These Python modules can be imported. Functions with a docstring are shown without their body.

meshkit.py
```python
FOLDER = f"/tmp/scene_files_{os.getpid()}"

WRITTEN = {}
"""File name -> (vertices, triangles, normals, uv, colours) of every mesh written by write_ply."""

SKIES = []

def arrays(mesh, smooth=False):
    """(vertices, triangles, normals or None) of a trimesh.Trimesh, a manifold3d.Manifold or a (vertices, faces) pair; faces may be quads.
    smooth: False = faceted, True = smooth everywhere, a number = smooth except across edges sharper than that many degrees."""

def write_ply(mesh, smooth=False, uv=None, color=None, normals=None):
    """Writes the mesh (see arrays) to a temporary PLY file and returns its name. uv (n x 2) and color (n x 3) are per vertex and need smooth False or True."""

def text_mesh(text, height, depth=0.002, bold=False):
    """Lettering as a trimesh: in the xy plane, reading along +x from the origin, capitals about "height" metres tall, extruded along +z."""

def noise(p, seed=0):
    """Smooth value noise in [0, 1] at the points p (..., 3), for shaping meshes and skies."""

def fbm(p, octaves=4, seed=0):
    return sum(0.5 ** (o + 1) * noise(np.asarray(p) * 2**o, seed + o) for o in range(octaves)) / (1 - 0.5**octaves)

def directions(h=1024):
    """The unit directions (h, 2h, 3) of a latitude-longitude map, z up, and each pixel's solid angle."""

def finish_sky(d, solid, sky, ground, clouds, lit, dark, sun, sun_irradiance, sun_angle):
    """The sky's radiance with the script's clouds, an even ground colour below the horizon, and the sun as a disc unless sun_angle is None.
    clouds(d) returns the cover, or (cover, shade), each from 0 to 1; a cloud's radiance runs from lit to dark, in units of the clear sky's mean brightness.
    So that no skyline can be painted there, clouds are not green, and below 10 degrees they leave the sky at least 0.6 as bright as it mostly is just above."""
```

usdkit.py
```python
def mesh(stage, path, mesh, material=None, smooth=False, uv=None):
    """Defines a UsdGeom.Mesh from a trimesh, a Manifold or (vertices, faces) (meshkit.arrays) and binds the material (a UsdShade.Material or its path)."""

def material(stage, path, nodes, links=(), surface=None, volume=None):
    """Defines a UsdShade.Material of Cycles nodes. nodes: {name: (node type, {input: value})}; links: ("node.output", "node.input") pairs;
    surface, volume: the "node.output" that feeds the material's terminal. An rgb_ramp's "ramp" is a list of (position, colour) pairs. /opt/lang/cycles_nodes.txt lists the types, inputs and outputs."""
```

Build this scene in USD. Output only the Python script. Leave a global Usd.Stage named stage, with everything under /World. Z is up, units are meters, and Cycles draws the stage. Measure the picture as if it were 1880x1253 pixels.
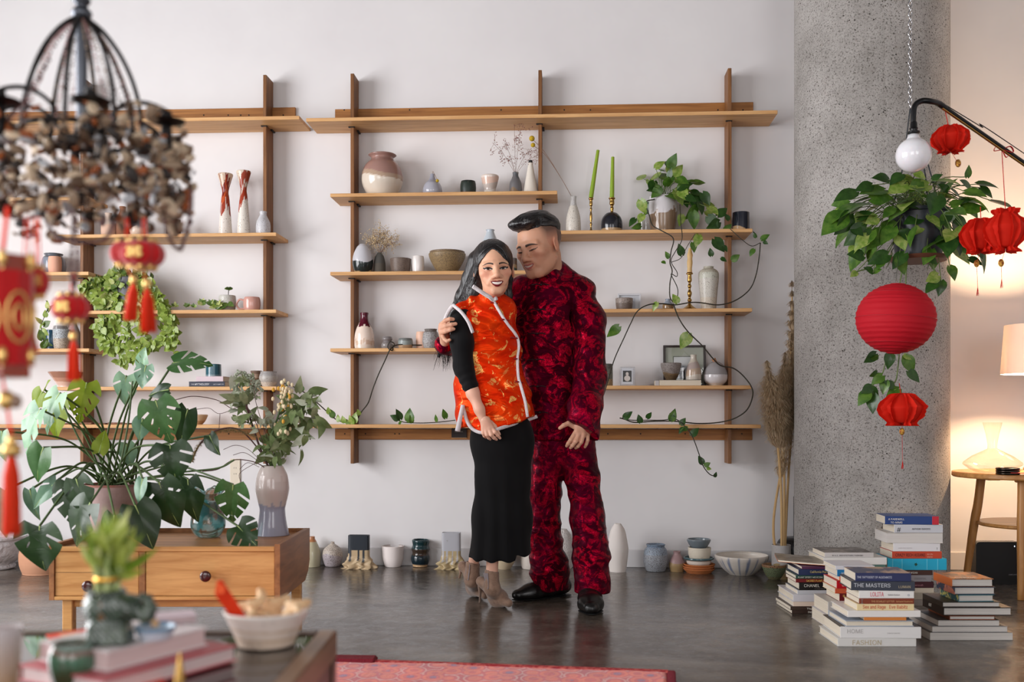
import math, random
import numpy as np, trimesh, manifold3d as m3
from pxr import Usd, UsdGeom, UsdLux, UsdShade, Gf, Sdf, Vt
import usdkit, meshkit

stage = Usd.Stage.CreateInMemory()
UsdGeom.SetStageUpAxis(stage, UsdGeom.Tokens.z)
UsdGeom.SetStageMetersPerUnit(stage, 1.0)
UsdGeom.Xform.Define(stage, '/World')
UsdGeom.Scope.Define(stage, '/World/Looks')

# ---------------------------------------------------------------- camera
FPX, HZ, YAW = 1880.0, 766.0, math.atan(108 / 1880)
CAM = np.array([0.0, -5.82, 0.85])
cam = UsdGeom.Camera.Define(stage, '/World/camera')
cam.CreateHorizontalApertureAttr(36.0)
cam.CreateVerticalApertureAttr(36.0 * 1253 / 1880)
cam.CreateFocalLengthAttr(36.0)
cam.CreateVerticalApertureOffsetAttr(36.0 * (HZ - 626.5) / 1880)
cam.CreateFStopAttr(2.2)
cam.CreateFocusDistanceAttr(4.75)
cam.CreateClippingRangeAttr(Gf.Vec2f(0.05, 60))
cam.CreateExposureAttr(-0.27)
cx = UsdGeom.Xformable(cam)
cx.AddTranslateOp().Set(Gf.Vec3d(*CAM.tolist()))
cx.AddRotateXYZOp().Set(Gf.Vec3f(90, 0, math.degrees(YAW)))

# ---------------------------------------------------------------- light
def rect_light(name, loc, look, w, h, power, color):
    l = UsdLux.RectLight.Define(stage, '/World/' + name)
    l.CreateWidthAttr(w); l.CreateHeightAttr(h)
    l.CreateIntensityAttr(power); l.CreateColorAttr(Gf.Vec3f(*color))
    d = np.array(look, float); d /= np.linalg.norm(d)
    z = -d; x = np.cross([0, 0, 1.0], z); x /= np.linalg.norm(x); y = np.cross(z, x)
    m = Gf.Matrix4d(*x, 0, *y, 0, *z, 0, *loc, 1)
    UsdGeom.Xformable(l).AddTransformOp().Set(m)
    return l
# tall loft windows: two in the left wall, two in the wall behind the camera
rect_light('daylight_left', (-4.93, -4.0, 1.75), (1, 0, 0), 4.2, 2.7, 15.0, (0.975, 0.975, 1.0))
rect_light('daylight_front_left', (-2.6, -9.92, 1.9), (0, 1, 0), 3.4, 2.7, 5.5, (1.0, 0.98, 0.985))
rect_light('daylight_front_right', (2.2, -9.92, 2.0), (0, 1, 0), 2.4, 2.7, 6.5, (1.0, 0.98, 0.985))
dome = UsdLux.DomeLight.Define(stage, '/World/sky')
dome.CreateIntensityAttr(0.2); dome.CreateColorAttr(Gf.Vec3f(0.9, 0.95, 1.0))

# ---------------------------------------------------------------- pixels to points
FW = np.array([-math.sin(YAW), math.cos(YAW), 0.0]); RT = np.array([math.cos(YAW), math.sin(YAW), 0.0])
def ray(px, py): return FW + RT * (px - 940) / FPX + np.array([0, 0, -(py - HZ) / FPX])
def at(px, py, Y):
    r = ray(px, py); return CAM + r * ((Y - CAM[1]) / r[1])
def atz(px, py, Z):
    r = ray(px, py); return CAM + r * ((Z - CAM[2]) / r[2])
def atd(px, py, d): return CAM + ray(px, py) * d
def depth(p): return float((np.asarray(p) - CAM) @ FW)
def ppm(p): return FPX / depth(p)                 # pixels per metre at a point

def lin(c):
    c = np.asarray(c, float)
    if c.max() > 1.0: c = c / 255.0
    return tuple(float(x) for x in np.where(c < 0.04045, c / 12.92, ((c + 0.055) / 1.055) ** 2.4))

# ---------------------------------------------------------------- names, things, parts
COUNT = {}
def numbered(parent, name):
    k = parent + '/' + name; n = COUNT.get(k, 0); COUNT[k] = n + 1
    return k if n == 0 else '%s_%03d' % (k, n)

class Thing:
    def __init__(s, path, loc): s.path, s.loc = path, np.asarray(loc, float)

def setdata(prim, **kw):
    for k, v in kw.items():
        if v: prim.SetCustomDataByKey(k, v)

def thing(name, label, cat, loc=(0, 0, 0), group=None, kind=None):
    p = numbered('/World', name)
    x = UsdGeom.Xform.Define(stage, p)
    x.AddTranslateOp().Set(Gf.Vec3d(*[float(a) for a in loc]))
    setdata(x.GetPrim(), label=label, category=cat, group=group, kind=kind)
    return Thing(p, loc)

def arr(mesh):
    if hasattr(mesh, 'to_mesh'):
        q = mesh.to_mesh(); return np.array(q.vert_properties[:, :3], float), np.array(q.tri_verts, int)
    if isinstance(mesh, (tuple, list)):
        v, f = np.asarray(mesh[0], float), np.asarray(mesh[1], int)
        if f.ndim == 2 and f.shape[1] == 4: f = np.vstack([f[:, [0, 1, 2]], f[:, [0, 2, 3]]])
        return v, f
    return np.array(mesh.vertices, float), np.array(mesh.faces, int)

def join(ms):
    vs, fs, n = [], [], 0
    for m in ms:
        v, f = arr(m); vs.append(v); fs.append(f + n); n += len(v)
    return np.vstack(vs), np.vstack(fs)

def put(path, loc, mesh, mat, smooth=False, col=None):
    v, f = arr(mesh)
    if smooth not in (False, True) :
        if col is None:
            tm = trimesh.graph.smooth_shade(trimesh.Trimesh(v, f, process=True), angle=math.radians(smooth), facet_minarea=None)
            v, f = np.array(tm.vertices), np.array(tm.faces); smooth = True
        else: smooth = True
    m = usdkit.mesh(stage, path, (v - loc, f), mat, smooth=smooth)
    if col is not None:
        UsdGeom.PrimvarsAPI(m).CreatePrimvar('col', Sdf.ValueTypeNames.Color3fArray, 'vertex').Set(Vt.Vec3fArray.FromNumpy(np.asarray(col, np.float32)))
    return m.GetPrim()

def part(parent, name, mesh, mat, smooth=40, col=None, label=None, kind=None):
    """A mesh given in world coordinates, defined under its thing (a Thing) or under another part (its Thing)."""
    p = numbered(parent.path, name)
    prim = put(p, parent.loc, mesh, mat, smooth, col)
    setdata(prim, label=label, kind=kind)
    return Thing(p, parent.loc)

def single(name, mesh, mat, label, cat, smooth=40, col=None, group=None, kind=None):
    """A thing that is one mesh."""
    p = numbered('/World', name)
    setdata(put(p, np.zeros(3), mesh, mat, smooth, col), label=label, category=cat, group=group, kind=kind)

def struct(name, mesh, mat, smooth=False):
    p = '/World/' + name
    setdata(put(p, np.zeros(3), mesh, mat, smooth), kind='structure')
    return Thing(p, np.zeros(3))

# ---------------------------------------------------------------- materials
MATS = {}
def mat(name, color=(200, 200, 200), rough=0.5, spec=0.5, metal=0.0, coat=0.0, sheen=0.0, trans=0.0, ior=1.45, sss=0.0,
        var=None, bump=None, attr=False, leaf=0.0, grain=None, speck=None, emis=None, aniso=0.0, sheen_tint=None, subr=None, varmode=None):
    """var: (scale, colour2, low, high); bump: (scale, strength, distance); grain: ((sx,sy,sz), colour2); speck: (scale, colour, threshold)."""
    if name in MATS: return MATS[name]
    N, L = {}, []
    P = {'roughness': rough, 'specular_ior_level': spec, 'metallic': metal, 'coat_weight': coat, 'sheen_weight': sheen, 'transmission_weight': trans, 'ior': ior, 'anisotropic': aniso}
    if sheen_tint: P['sheen_tint'] = lin(sheen_tint)
    if sss: P.update(subsurface_weight=sss, subsurface_scale=0.012 if subr is None else subr, subsurface_radius=(1.0, 0.35, 0.2))
    if emis: P.update(emission_color=lin(emis[0]), emission_strength=emis[1])
    N['tc'] = ('texture_coordinate', {})
    if attr:
        N['at'] = ('attribute', {'attribute': 'col'}); cur = 'at.color'
    else:
        N['cc'] = ('color', {'value': lin(color)}); cur = 'cc.color'
    if grain:
        N['gm'] = ('mapping', {'scale': grain[0]}); L.append(('tc.object', 'gm.vector'))
        N['gn'] = ('noise_texture', {'scale': 1.0, 'detail': 5.0, 'roughness': 0.6, 'distortion': 0.6}); L.append(('gm.vector', 'gn.vector'))
        N['gr'] = ('rgb_ramp', {'ramp': [(0.35, (0, 0, 0)), (0.68, (1, 1, 1))]}); L.append(('gn.fac', 'gr.fac'))
        N['gx'] = ('mix', {'color2': lin(grain[1])}); L += [('gr.color', 'gx.fac'), (cur, 'gx.color1')]; cur = 'gx.color'
    if var:
        N['vn'] = ('noise_texture', {'scale': float(var[0]), 'detail': 4.0, 'roughness': 0.6}); L.append(('tc.object', 'vn.vector'))
        N['vr'] = ('rgb_ramp', {'ramp': [(var[2], (0, 0, 0)), (var[3], (1, 1, 1))]}); L.append(('vn.fac', 'vr.fac'))
        N['vx'] = ('mix', {'color2': lin(var[1])}); L += [('vr.color', 'vx.fac'), (cur, 'vx.color1')]; cur = 'vx.color'
    if speck:
        N['sn'] = ('noise_texture', {'scale': float(speck[0]), 'detail': 1.0}); L.append(('tc.object', 'sn.vector'))
        N['sr'] = ('rgb_ramp', {'ramp': [(speck[2], (0, 0, 0)), (min(1, speck[2] + 0.05), (1, 1, 1))]}); L.append(('sn.fac', 'sr.fac'))
        N['sx'] = ('mix', {'color2': lin(speck[1])}); L += [('sr.color', 'sx.fac'), (cur, 'sx.color1')]; cur = 'sx.color'
    N['p'] = ('principled_bsdf', P); L.append((cur, 'p.base_color'))
    if bump:
        N['bn'] = ('noise_texture', {'scale': float(bump[0]), 'detail': 4.0}); L.append(('tc.object', 'bn.vector'))
        N['bb'] = ('bump', {'strength': float(bump[1]), 'distance': float(bump[2])}); L += [('bn.fac', 'bb.height'), ('bb.normal', 'p.normal')]
    out = 'p.BSDF'
    if leaf:
        N['tl'] = ('translucent_bsdf', {}); L.append((cur, 'tl.color'))
        N['mx'] = ('mix_closure', {'fac': leaf}); L += [('p.BSDF', 'mx.closure1'), ('tl.BSDF', 'mx.closure2')]; out = 'mx.closure'
    MATS[name] = usdkit.material(stage, '/World/Looks/' + name, N, L, surface=out)
    return MATS[name]

def glass(name, color=(255, 255, 255), rough=0.0, fac=0.16):
    """Thin clear glass: mostly see-through with a fresnel sheen."""
    if name in MATS: return MATS[name]
    N = {'t': ('transparent_bsdf', {'color': lin(color)}), 'g': ('glossy_bsdf', {'roughness': rough, 'color': (1, 1, 1)}), 'f': ('layer_weight', {'blend': 0.5}), 'q': ('math', {'math_type': 'power', 'value2': 3.0}), 's': ('math', {'math_type': 'multiply_add', 'value2': 0.55, 'value3': 0.035}), 'm': ('mix_closure', {})}
    MATS[name] = usdkit.material(stage, '/World/Looks/' + name, N, [('f.facing', 'q.value1'), ('q.value', 's.value1'), ('s.value', 'm.fac'), ('t.BSDF', 'm.closure1'), ('g.BSDF', 'm.closure2')], surface='m.closure')
    return MATS[name]
# ---------------------------------------------------------------- shapes
def box(lo, hi, b=0.0):
    lo, hi = np.asarray(lo, float), np.asarray(hi, float)
    lo, hi = np.minimum(lo, hi), np.maximum(lo, hi)
    if b <= 0:
        m = trimesh.creation.box(hi - lo); m.apply_translation((lo + hi) / 2); return m
    b = min(b, 0.45 * (hi - lo).min())
    P = []
    for sx in (0, 1):
        for sy in (0, 1):
            for sz in (0, 1):
                c = np.where([sx, sy, sz], hi, lo); d = np.where([sx, sy, sz], -b, b)
                for k in range(3):
                    q = c + d; q[k] = c[k]; P.append(q)
    return trimesh.convex.convex_hull(np.array(P))

def rotz(v, a, c=(0, 0, 0)):
    v = np.asarray(v, float); c = np.asarray(c, float); ca, sa = math.cos(a), math.sin(a)
    w = v - c; return np.stack([w[..., 0] * ca - w[..., 1] * sa, w[..., 0] * sa + w[..., 1] * ca, w[..., 2]], -1) + c

def spline(pts, n=8):
    """Catmull-Rom through the points."""
    P = np.asarray(pts, float)
    if len(P) < 3: return np.array([P[0] + (P[-1] - P[0]) * t for t in np.linspace(0, 1, n + 1)])
    Q = np.vstack([2 * P[0] - P[1], P, 2 * P[-1] - P[-2]]); out = []
    for i in range(1, len(Q) - 2):
        for t in np.arange(n) / n:
            a, b, c, d = Q[i - 1], Q[i], Q[i + 1], Q[i + 2]
            out.append(0.5 * (2 * b + (c - a) * t + (2 * a - 5 * b + 4 * c - d) * t * t + (3 * b - a - 3 * c + d) * t ** 3))
    out.append(P[-1]); return np.array(out)

def lathe(prof, n=40, center=(0, 0, 0), smooth=6, squash=1.0):
    """prof: (r, z) points; smooth>0 splines through them. A closed solid of revolution when it starts and ends at r = 0."""
    pr = spline(prof, smooth) if smooth else np.asarray(prof, float)
    pr[:, 0] = np.maximum(pr[:, 0], 0)
    a = np.linspace(0, 2 * np.pi, n, endpoint=False)
    v = np.stack([pr[:, None, 0] * np.cos(a), pr[:, None, 0] * np.sin(a) * squash, np.repeat(pr[:, 1:2], n, 1)], -1).reshape(-1, 3)
    i = np.arange(len(pr) - 1)[:, None] * n; j = np.arange(n); k = (j + 1) % n
    f = np.stack([i + j, i + k, i + n + k, i + n + j], -1).reshape(-1, 4)
    return v + np.asarray(center), np.vstack([f[:, [0, 1, 2]], f[:, [0, 2, 3]]])

def frames(path):
    path = np.asarray(path, float); t = np.gradient(path, axis=0); t /= np.maximum(np.linalg.norm(t, axis=1, keepdims=True), 1e-9)
    u = np.cross(t[0], [0.31, 0.17, 0.94]); u /= np.linalg.norm(u); U = []
    for k in range(len(path)):
        u = u - t[k] * (u @ t[k]); u /= np.linalg.norm(u); U.append(u)
    U = np.array(U); return t, U, np.cross(t, U)

def tube(path, r, n=8, cap=True, flat=1.0):
    path = np.asarray(path, float); m = len(path)
    r = np.full(m, r, float) if np.ndim(r) == 0 else np.interp(np.linspace(0, 1, m), np.linspace(0, 1, len(r)), r)
    t, U, W = frames(path); a = np.linspace(0, 2 * np.pi, n, endpoint=False)
    v = (path[:, None] + r[:, None, None] * (U[:, None] * np.cos(a)[:, None] + flat * W[:, None] * np.sin(a)[:, None])).reshape(-1, 3)
    i = np.arange(m - 1)[:, None] * n; j = np.arange(n); k = (j + 1) % n
    f = np.stack([i + j, i + k, i + n + k, i + n + j], -1).reshape(-1, 4)
    f = np.vstack([f[:, [0, 1, 2]], f[:, [0, 2, 3]]])
    if cap:
        v = np.vstack([v, path[0], path[-1]]); c0, c1 = m * n, m * n + 1
        f = np.vstack([f, np.stack([np.full(n, c0), k, j], -1), np.stack([np.full(n, c1), (m - 1) * n + j, (m - 1) * n + k], -1)])
    return v, f

def ball(c, r, n=2):
    m = trimesh.creation.icosphere(n, 1.0); m.vertices *= np.asarray(r, float); m.apply_translation(c); return m

def extrude(poly, h, T=None):
    """A shapely polygon extruded by h along z, then moved by the 4 x 4 T."""
    from shapely.geometry import Polygon
    g = poly if hasattr(poly, 'exterior') else Polygon(poly)
    m = trimesh.creation.extrude_polygon(g, h, engine='earcut')
    if T is not None: m.apply_transform(T)
    return m

def basis(o, x, y):
    """4 x 4 with origin o and axes x, y, x cross y."""
    x = np.asarray(x, float); x = x / np.linalg.norm(x); y = np.asarray(y, float); y = y - x * (x @ y); y /= np.linalg.norm(y)
    T = np.eye(4); T[:3, 0], T[:3, 1], T[:3, 2], T[:3, 3] = x, y, np.cross(x, y), o; return T

def text(s, h, T, depth=0.0006, fit=None, bold=False):
    m = meshkit.text_mesh(s, h, depth, bold)
    if fit:
        w = m.bounds[1, 0] - m.bounds[0, 0]
        if w > fit: m.vertices[:, 0] *= fit / w
    m.apply_transform(T); return m
# ================================================================ the room
XL, XR, YB, YF, ZC = -5.0, 3.6, 0.0, -10.0, 4.3
WALL = mat('wall_paint', (226, 224, 224), 0.85, 0.2, bump=(160, 0.05, 0.002), var=(1.2, (219, 216, 217), 0.35, 0.7))
def concrete_floor():
    N = {'tc': ('texture_coordinate', {}), 'm1': ('mapping', {'scale': (1.0, 2.2, 1.0)}),
         'n1': ('noise_texture', {'scale': 1.15, 'detail': 7.0, 'roughness': 0.68, 'distortion': 0.8}),
         'r1': ('rgb_ramp', {'ramp': [(0.30, lin((58, 51, 44))), (0.44, lin((82, 74, 66))), (0.58, lin((110, 102, 93))), (0.74, lin((150, 141, 130)))]}),
         'n2': ('noise_texture', {'scale': 14.0, 'detail': 6.0, 'roughness': 0.7}),
         'r2': ('rgb_ramp', {'ramp': [(0.3, (0.55, 0.55, 0.55)), (0.7, (1.15, 1.12, 1.1))]}),
         'mm': ('mix', {'mix_type': 'multiply', 'fac': 0.75}),
         'm3': ('mapping', {'scale': (0.6, 2.6, 1.0)}), 'n3': ('noise_texture', {'scale': 1.5, 'detail': 6.0, 'roughness': 0.75, 'distortion': 1.2}),
         'r3': ('rgb_ramp', {'ramp': [(0.6, (0, 0, 0)), (0.72, (0.5, 0.5, 0.5))]}), 'mx3': ('mix', {'color2': lin((146, 140, 132))}),
         'rr': ('map_range', {'from_min': 0.3, 'from_max': 0.7, 'to_min': 0.13, 'to_max': 0.3}),
         'bp': ('bump', {'strength': 0.05, 'distance': 0.003}),
         'p': ('principled_bsdf', {'specular_ior_level': 0.6})}
    L = [('tc.object', 'm1.vector'), ('m1.vector', 'n1.vector'), ('n1.fac', 'r1.fac'), ('tc.object', 'n2.vector'), ('n2.fac', 'r2.fac'),
         ('r1.color', 'mm.color1'), ('r2.color', 'mm.color2'), ('tc.object', 'm3.vector'), ('m3.vector', 'n3.vector'), ('n3.fac', 'r3.fac'), ('r3.color', 'mx3.fac'), ('mm.color', 'mx3.color1'),
         ('mx3.color', 'p.base_color'), ('n2.fac', 'rr.value'), ('rr.result', 'p.roughness'), ('n1.fac', 'bp.height'), ('bp.normal', 'p.normal')]
    return usdkit.material(stage, '/World/Looks/polished_concrete', N, L, surface='p.BSDF')
struct('floor', box((XL, YF, -0.12), (XR, YB + 0.1, 0)), concrete_floor())
struct('ceiling', box((XL, YF, ZC), (XR, YB + 0.1, ZC + 0.1)), mat('ceiling_paint', (120, 117, 114), 0.9, 0.2))
struct('wall_back', box((XL, YB, 0), (XR, YB + 0.12, ZC)), WALL)
struct('wall_left', box((XL - 0.12, YF, 0), (XL, YB + 0.1, ZC)), WALL)
struct('wall_right', box((XR, YF, 0), (XR + 0.12, YB + 0.1, ZC)), WALL)
struct('wall_front', box((XL, YF - 0.12, 0), (XR, YF, ZC)), WALL)
BASE = mat('baseboard_paint', (214, 212, 213), 0.5, 0.4)
bz = at(700, 1006.4, -0.014)[2]
struct('baseboard_back', join([box((XL, -0.014, 0), (XR, 0, bz), 0.003)]), BASE)
BLACK_FRAME = mat('window_frame_metal', (40, 40, 42), 0.4, 0.5, metal=0.3)
def window(name, cx, cy, w, h, cz, along):
    """Frame bars around and across one tall loft window (its daylight is the rect light in it)."""
    t = []
    for k in range(5):
        o = -w / 2 + w * k / 4
        t.append((o - 0.02, o + 0.02, cz - h / 2, cz + h / 2))
    for k in range(4):
        z = cz - h / 2 + h * k / 3
        t.append((-w / 2, w / 2, z - 0.02, z + 0.02))
    ms = []
    for a, b, z0, z1 in t:
        ms.append(box((cx + 0.075, cy + a, z0), (cx + 0.115, cy + b, z1)) if along == 'y' else box((cx + a, cy + 0.075, z0), (cx + b, cy + 0.115, z1)))
    struct(name, join(ms), BLACK_FRAME)
window('window_1', -5.0 + 0.0, -4.0, 4.2, 2.7, 1.75, 'y')
window('window_2', -2.6, -10.0, 3.4, 2.7, 1.9, 'x')
window('window_3', 2.2, -10.0, 2.4, 2.7, 2.0, 'x')

# ---------------------------------------------------------------- concrete column
def column_mat():
    N = {'tc': ('texture_coordinate', {}), 'n1': ('noise_texture', {'scale': 3.0, 'detail': 6.0, 'roughness': 0.65}),
         'r1': ('rgb_ramp', {'ramp': [(0.3, lin((148, 144, 139))), (0.7, lin((188, 184, 180)))]}),
         'n2': ('noise_texture', {'scale': 130.0, 'detail': 3.0, 'roughness': 0.7}),
         'r2': ('rgb_ramp', {'ramp': [(0.36, (0.2, 0.18, 0.16)), (0.42, (0.8, 0.8, 0.8)), (0.6, (1, 1, 1)), (0.75, (1.12, 1.12, 1.12))]}),
         'mm': ('mix', {'mix_type': 'multiply', 'fac': 0.9}),
         'v': ('voronoi_texture', {'scale': 42.0}), 'r3': ('rgb_ramp', {'ramp': [(0.12, (0.12, 0.11, 0.1)), (0.18, (1, 1, 1))]}), 'm3': ('mix', {'mix_type': 'multiply', 'fac': 0.85}),
         'n4': ('noise_texture', {'scale': 5.0}), 'r4': ('rgb_ramp', {'ramp': [(0.45, (0, 0, 0)), (0.6, (1, 1, 1))]}),
         'bp': ('bump', {'strength': 0.35, 'distance': 0.006}), 'p': ('principled_bsdf', {'roughness': 0.9, 'specular_ior_level': 0.2})}
    L = [('tc.object', 'n1.vector'), ('n1.fac', 'r1.fac'), ('tc.object', 'n2.vector'), ('n2.fac', 'r2.fac'), ('r1.color', 'mm.color1'), ('r2.color', 'mm.color2'),
         ('tc.object', 'v.vector'), ('v.distance', 'r3.fac'), ('mm.color', 'm3.color1'), ('r3.color', 'm3.color2'), ('tc.object', 'n4.vector'), ('n4.fac', 'r4.fac'), ('r4.color', 'm3.fac'),
         ('m3.color', 'p.base_color'), ('n2.fac', 'bp.height'), ('bp.normal', 'p.normal')]
    return usdkit.material(stage, '/World/Looks/raw_concrete', N, L, surface='p.BSDF')
COLD = 5.2
COLR = 0.374
colc = atd(1598, 766, COLD); colc[2] = 0
def col_shape():
    a = np.linspace(0, 2 * np.pi, 240, endpoint=False); z = np.array([0, 0.02, ZC])
    seam = np.zeros_like(a)                       # vertical form-board seams, a few millimetres proud or shy
    fx = {1512: -0.003, 1530: 0.002, 1576: -0.0025}
    for px, h in fx.items():
        u = (atd(px, 766, COLD) - colc) @ RT / COLR
        ang = math.atan2(-math.sqrt(1 - u * u), u) + YAW
        d = (a - ang + np.pi) % (2 * np.pi) - np.pi
        seam += h * np.exp(-(d / 0.012) ** 2)
    r = COLR + seam
    v = np.concatenate([np.stack([colc[0] + r * np.cos(a), colc[1] + r * np.sin(a), np.full_like(a, q)], -1) for q in z])
    n = 240; f = []
    for k in range(len(z) - 1):
        j = np.arange(n); f.append(np.stack([k * n + j, k * n + (j + 1) % n, (k + 1) * n + (j + 1) % n, (k + 1) * n + j], -1))
    return v, np.vstack(f)
cp = struct('trim_1', col_shape(), column_mat(), smooth=True)

# ================================================================ wall shelves
def wood(name, c1, c2, sc, rough=0.5): return mat(name, c1, rough, 0.4, grain=(sc, c2), bump=(60, 0.04, 0.002))
SHELF_WOOD = wood('pine_board', (218, 172, 118), (194, 144, 92), (3.0, 30.0, 60.0))
POST_WOOD = wood('walnut_post', (144, 98, 58), (104, 66, 36), (70.0, 30.0, 3.0))
RAIL_WOOD = wood('pine_rail', (176, 120, 64), (140, 90, 46), (3.0, 30.0, 70.0))
SD, PD, TH = 0.242, 0.133, 0.0195                  # shelf depth, post depth, board thickness
SCREW = mat('screw_hole', (22, 18, 15), 0.7)
BRACKET = mat('black_bracket', (24, 22, 22), 0.5)
SHELF_Z = {}
def shelving(label, posts, boards, rails, post_top, post_bot):
    t = thing('wall_shelf', label, 'shelves', (at(posts[0], 780, 0)[0], -0.12, 0.4))
    for px in posts:                               # px: left edge of the post's front face
        x = at(px, 500, -PD)[0]
        z1, z0 = at(px, post_top[px], -PD)[2], at(px, post_bot, -PD)[2]
        p = part(t, 'post', box((x, -PD, z0), (x + TH, -0.001, z1), 0.0015), POST_WOOD, 30)
    zs = {}
    for key, x0, x1, pe, py in boards:
        z = at(pe, py, -SD)[2]; SHELF_Z[key] = z
        a, b = at(x0, py, -SD)[0], at(x1, py, -SD)[0]
        part(t, 'shelf_board', box((a, -SD, z - TH), (b, -0.001, z), 0.0015), SHELF_WOOD, 30)
        for px in posts:
            x = at(px, 500, -PD)[0]
            if a < x < b:
                [part(t, 'shelf_bracket', q, BRACKET, 30) for q in (box((x - 0.012, -PD - 0.004, z - TH - 0.006), (x + TH + 0.004, -PD + 0.012, z - TH - 0.0002), 0.001), box((x + TH, -0.06, z - TH - 0.008), (x + TH + 0.012, -0.002, z - TH - 0.0002), 0.001))]
    for x0, x1, y0, y1, holes in rails:
        a, b = at(x0, y0, -0.02), at(x1, y0, -0.02); z0 = at((x0 + x1) / 2, y1, -0.02)[2]; z1 = at((x0 + x1) / 2, y0, -0.02)[2]
        r = part(t, 'rail', box((a[0], -0.02, z0), (b[0], -0.0005, z1), 0.0015), RAIL_WOOD, 30)
        for hx in holes:
            h = at(hx, (y0 + y1) / 2 - 1, -0.0203)
            part(r, 'screw_hole', trimesh.creation.cylinder(0.0042, 0.002, sections=12, transform=trimesh.transformations.translation_matrix(h) @ trimesh.transformations.rotation_matrix(np.pi / 2, [1, 0, 0])), SCREW, False)
    return t
shelving('wooden shelving unit with walnut posts behind the embracing couple', [643.5, 988.3, 1336.5],
    [('top', 562, 1427.7, 1427.7, 202.3), ('r2', 606.2, 1023, 606.2, 355.5), ('r2b', 958, 1381.6, 1381.6, 419.8), ('r3', 606.2, 1020, 606.2, 499.5), ('r3b', 958, 1381, 1381, 566.0),
     ('r4', 606.2, 1020, 606.2, 640), ('r4b', 958, 1380, 1380, 708), ('r5', 560, 1397, 1000, 780)],
    [(615, 1383, 194, 212, [632, 752, 920, 1036, 1084, 1318, 1364]), (615, 1381, 788, 808, [633, 671, 725, 733, 1116, 1176, 1258, 1362])],
    {643.5: 135, 988.3: 128.6, 1336.5: 125}, 851.9)
shelving('wooden shelving unit with walnut posts at the left, behind the big plant', [147, 483],
    [('topl', -170, 549.6, 549.6, 212.6), ('l2', -120, 162, 162, 360.5), ('l2b', 99, 507, 507, 427), ('l3', -120, 162.5, 162, 499), ('l3b', 100, 507, 507, 568.5),
     ('l4', -120, 163.5, 163, 640), ('l4b', 100, 507.5, 507, 710), ('l5', -170, 553, 300, 780)],
    [(-160, 542, 203, 222, [14, 47, 90, 281, 374, 419, 442, 457, 520]), (-160, 545, 788, 808, [20, 283, 420])],
    {147: 143, 483: 137.4}, 851.9)
# ================================================================ pottery
GLOSS = mat('glossy_glaze', rough=0.16, spec=0.5, attr=True, coat=0.3, bump=(40, 0.03, 0.003))
SATIN = mat('satin_glaze', rough=0.42, spec=0.4, attr=True, bump=(90, 0.06, 0.002), var=(60, (120, 110, 100), 0.62, 0.9))
MATTE = mat('bare_stoneware', rough=0.85, spec=0.25, attr=True, bump=(200, 0.15, 0.002))
SPECK = mat('speckled_glaze', rough=0.3, spec=0.45, attr=True, speck=(260, (92, 78, 70), 0.64), bump=(120, 0.05, 0.002))
SPECKD = mat('coarse_speckled_glaze', rough=0.45, spec=0.4, attr=True, speck=(320, (70, 58, 52), 0.56), bump=(160, 0.12, 0.002))
SPECKR = mat('red_speckled_glaze', rough=0.2, spec=0.5, attr=True, speck=(190, (96, 40, 30), 0.66))
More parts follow.
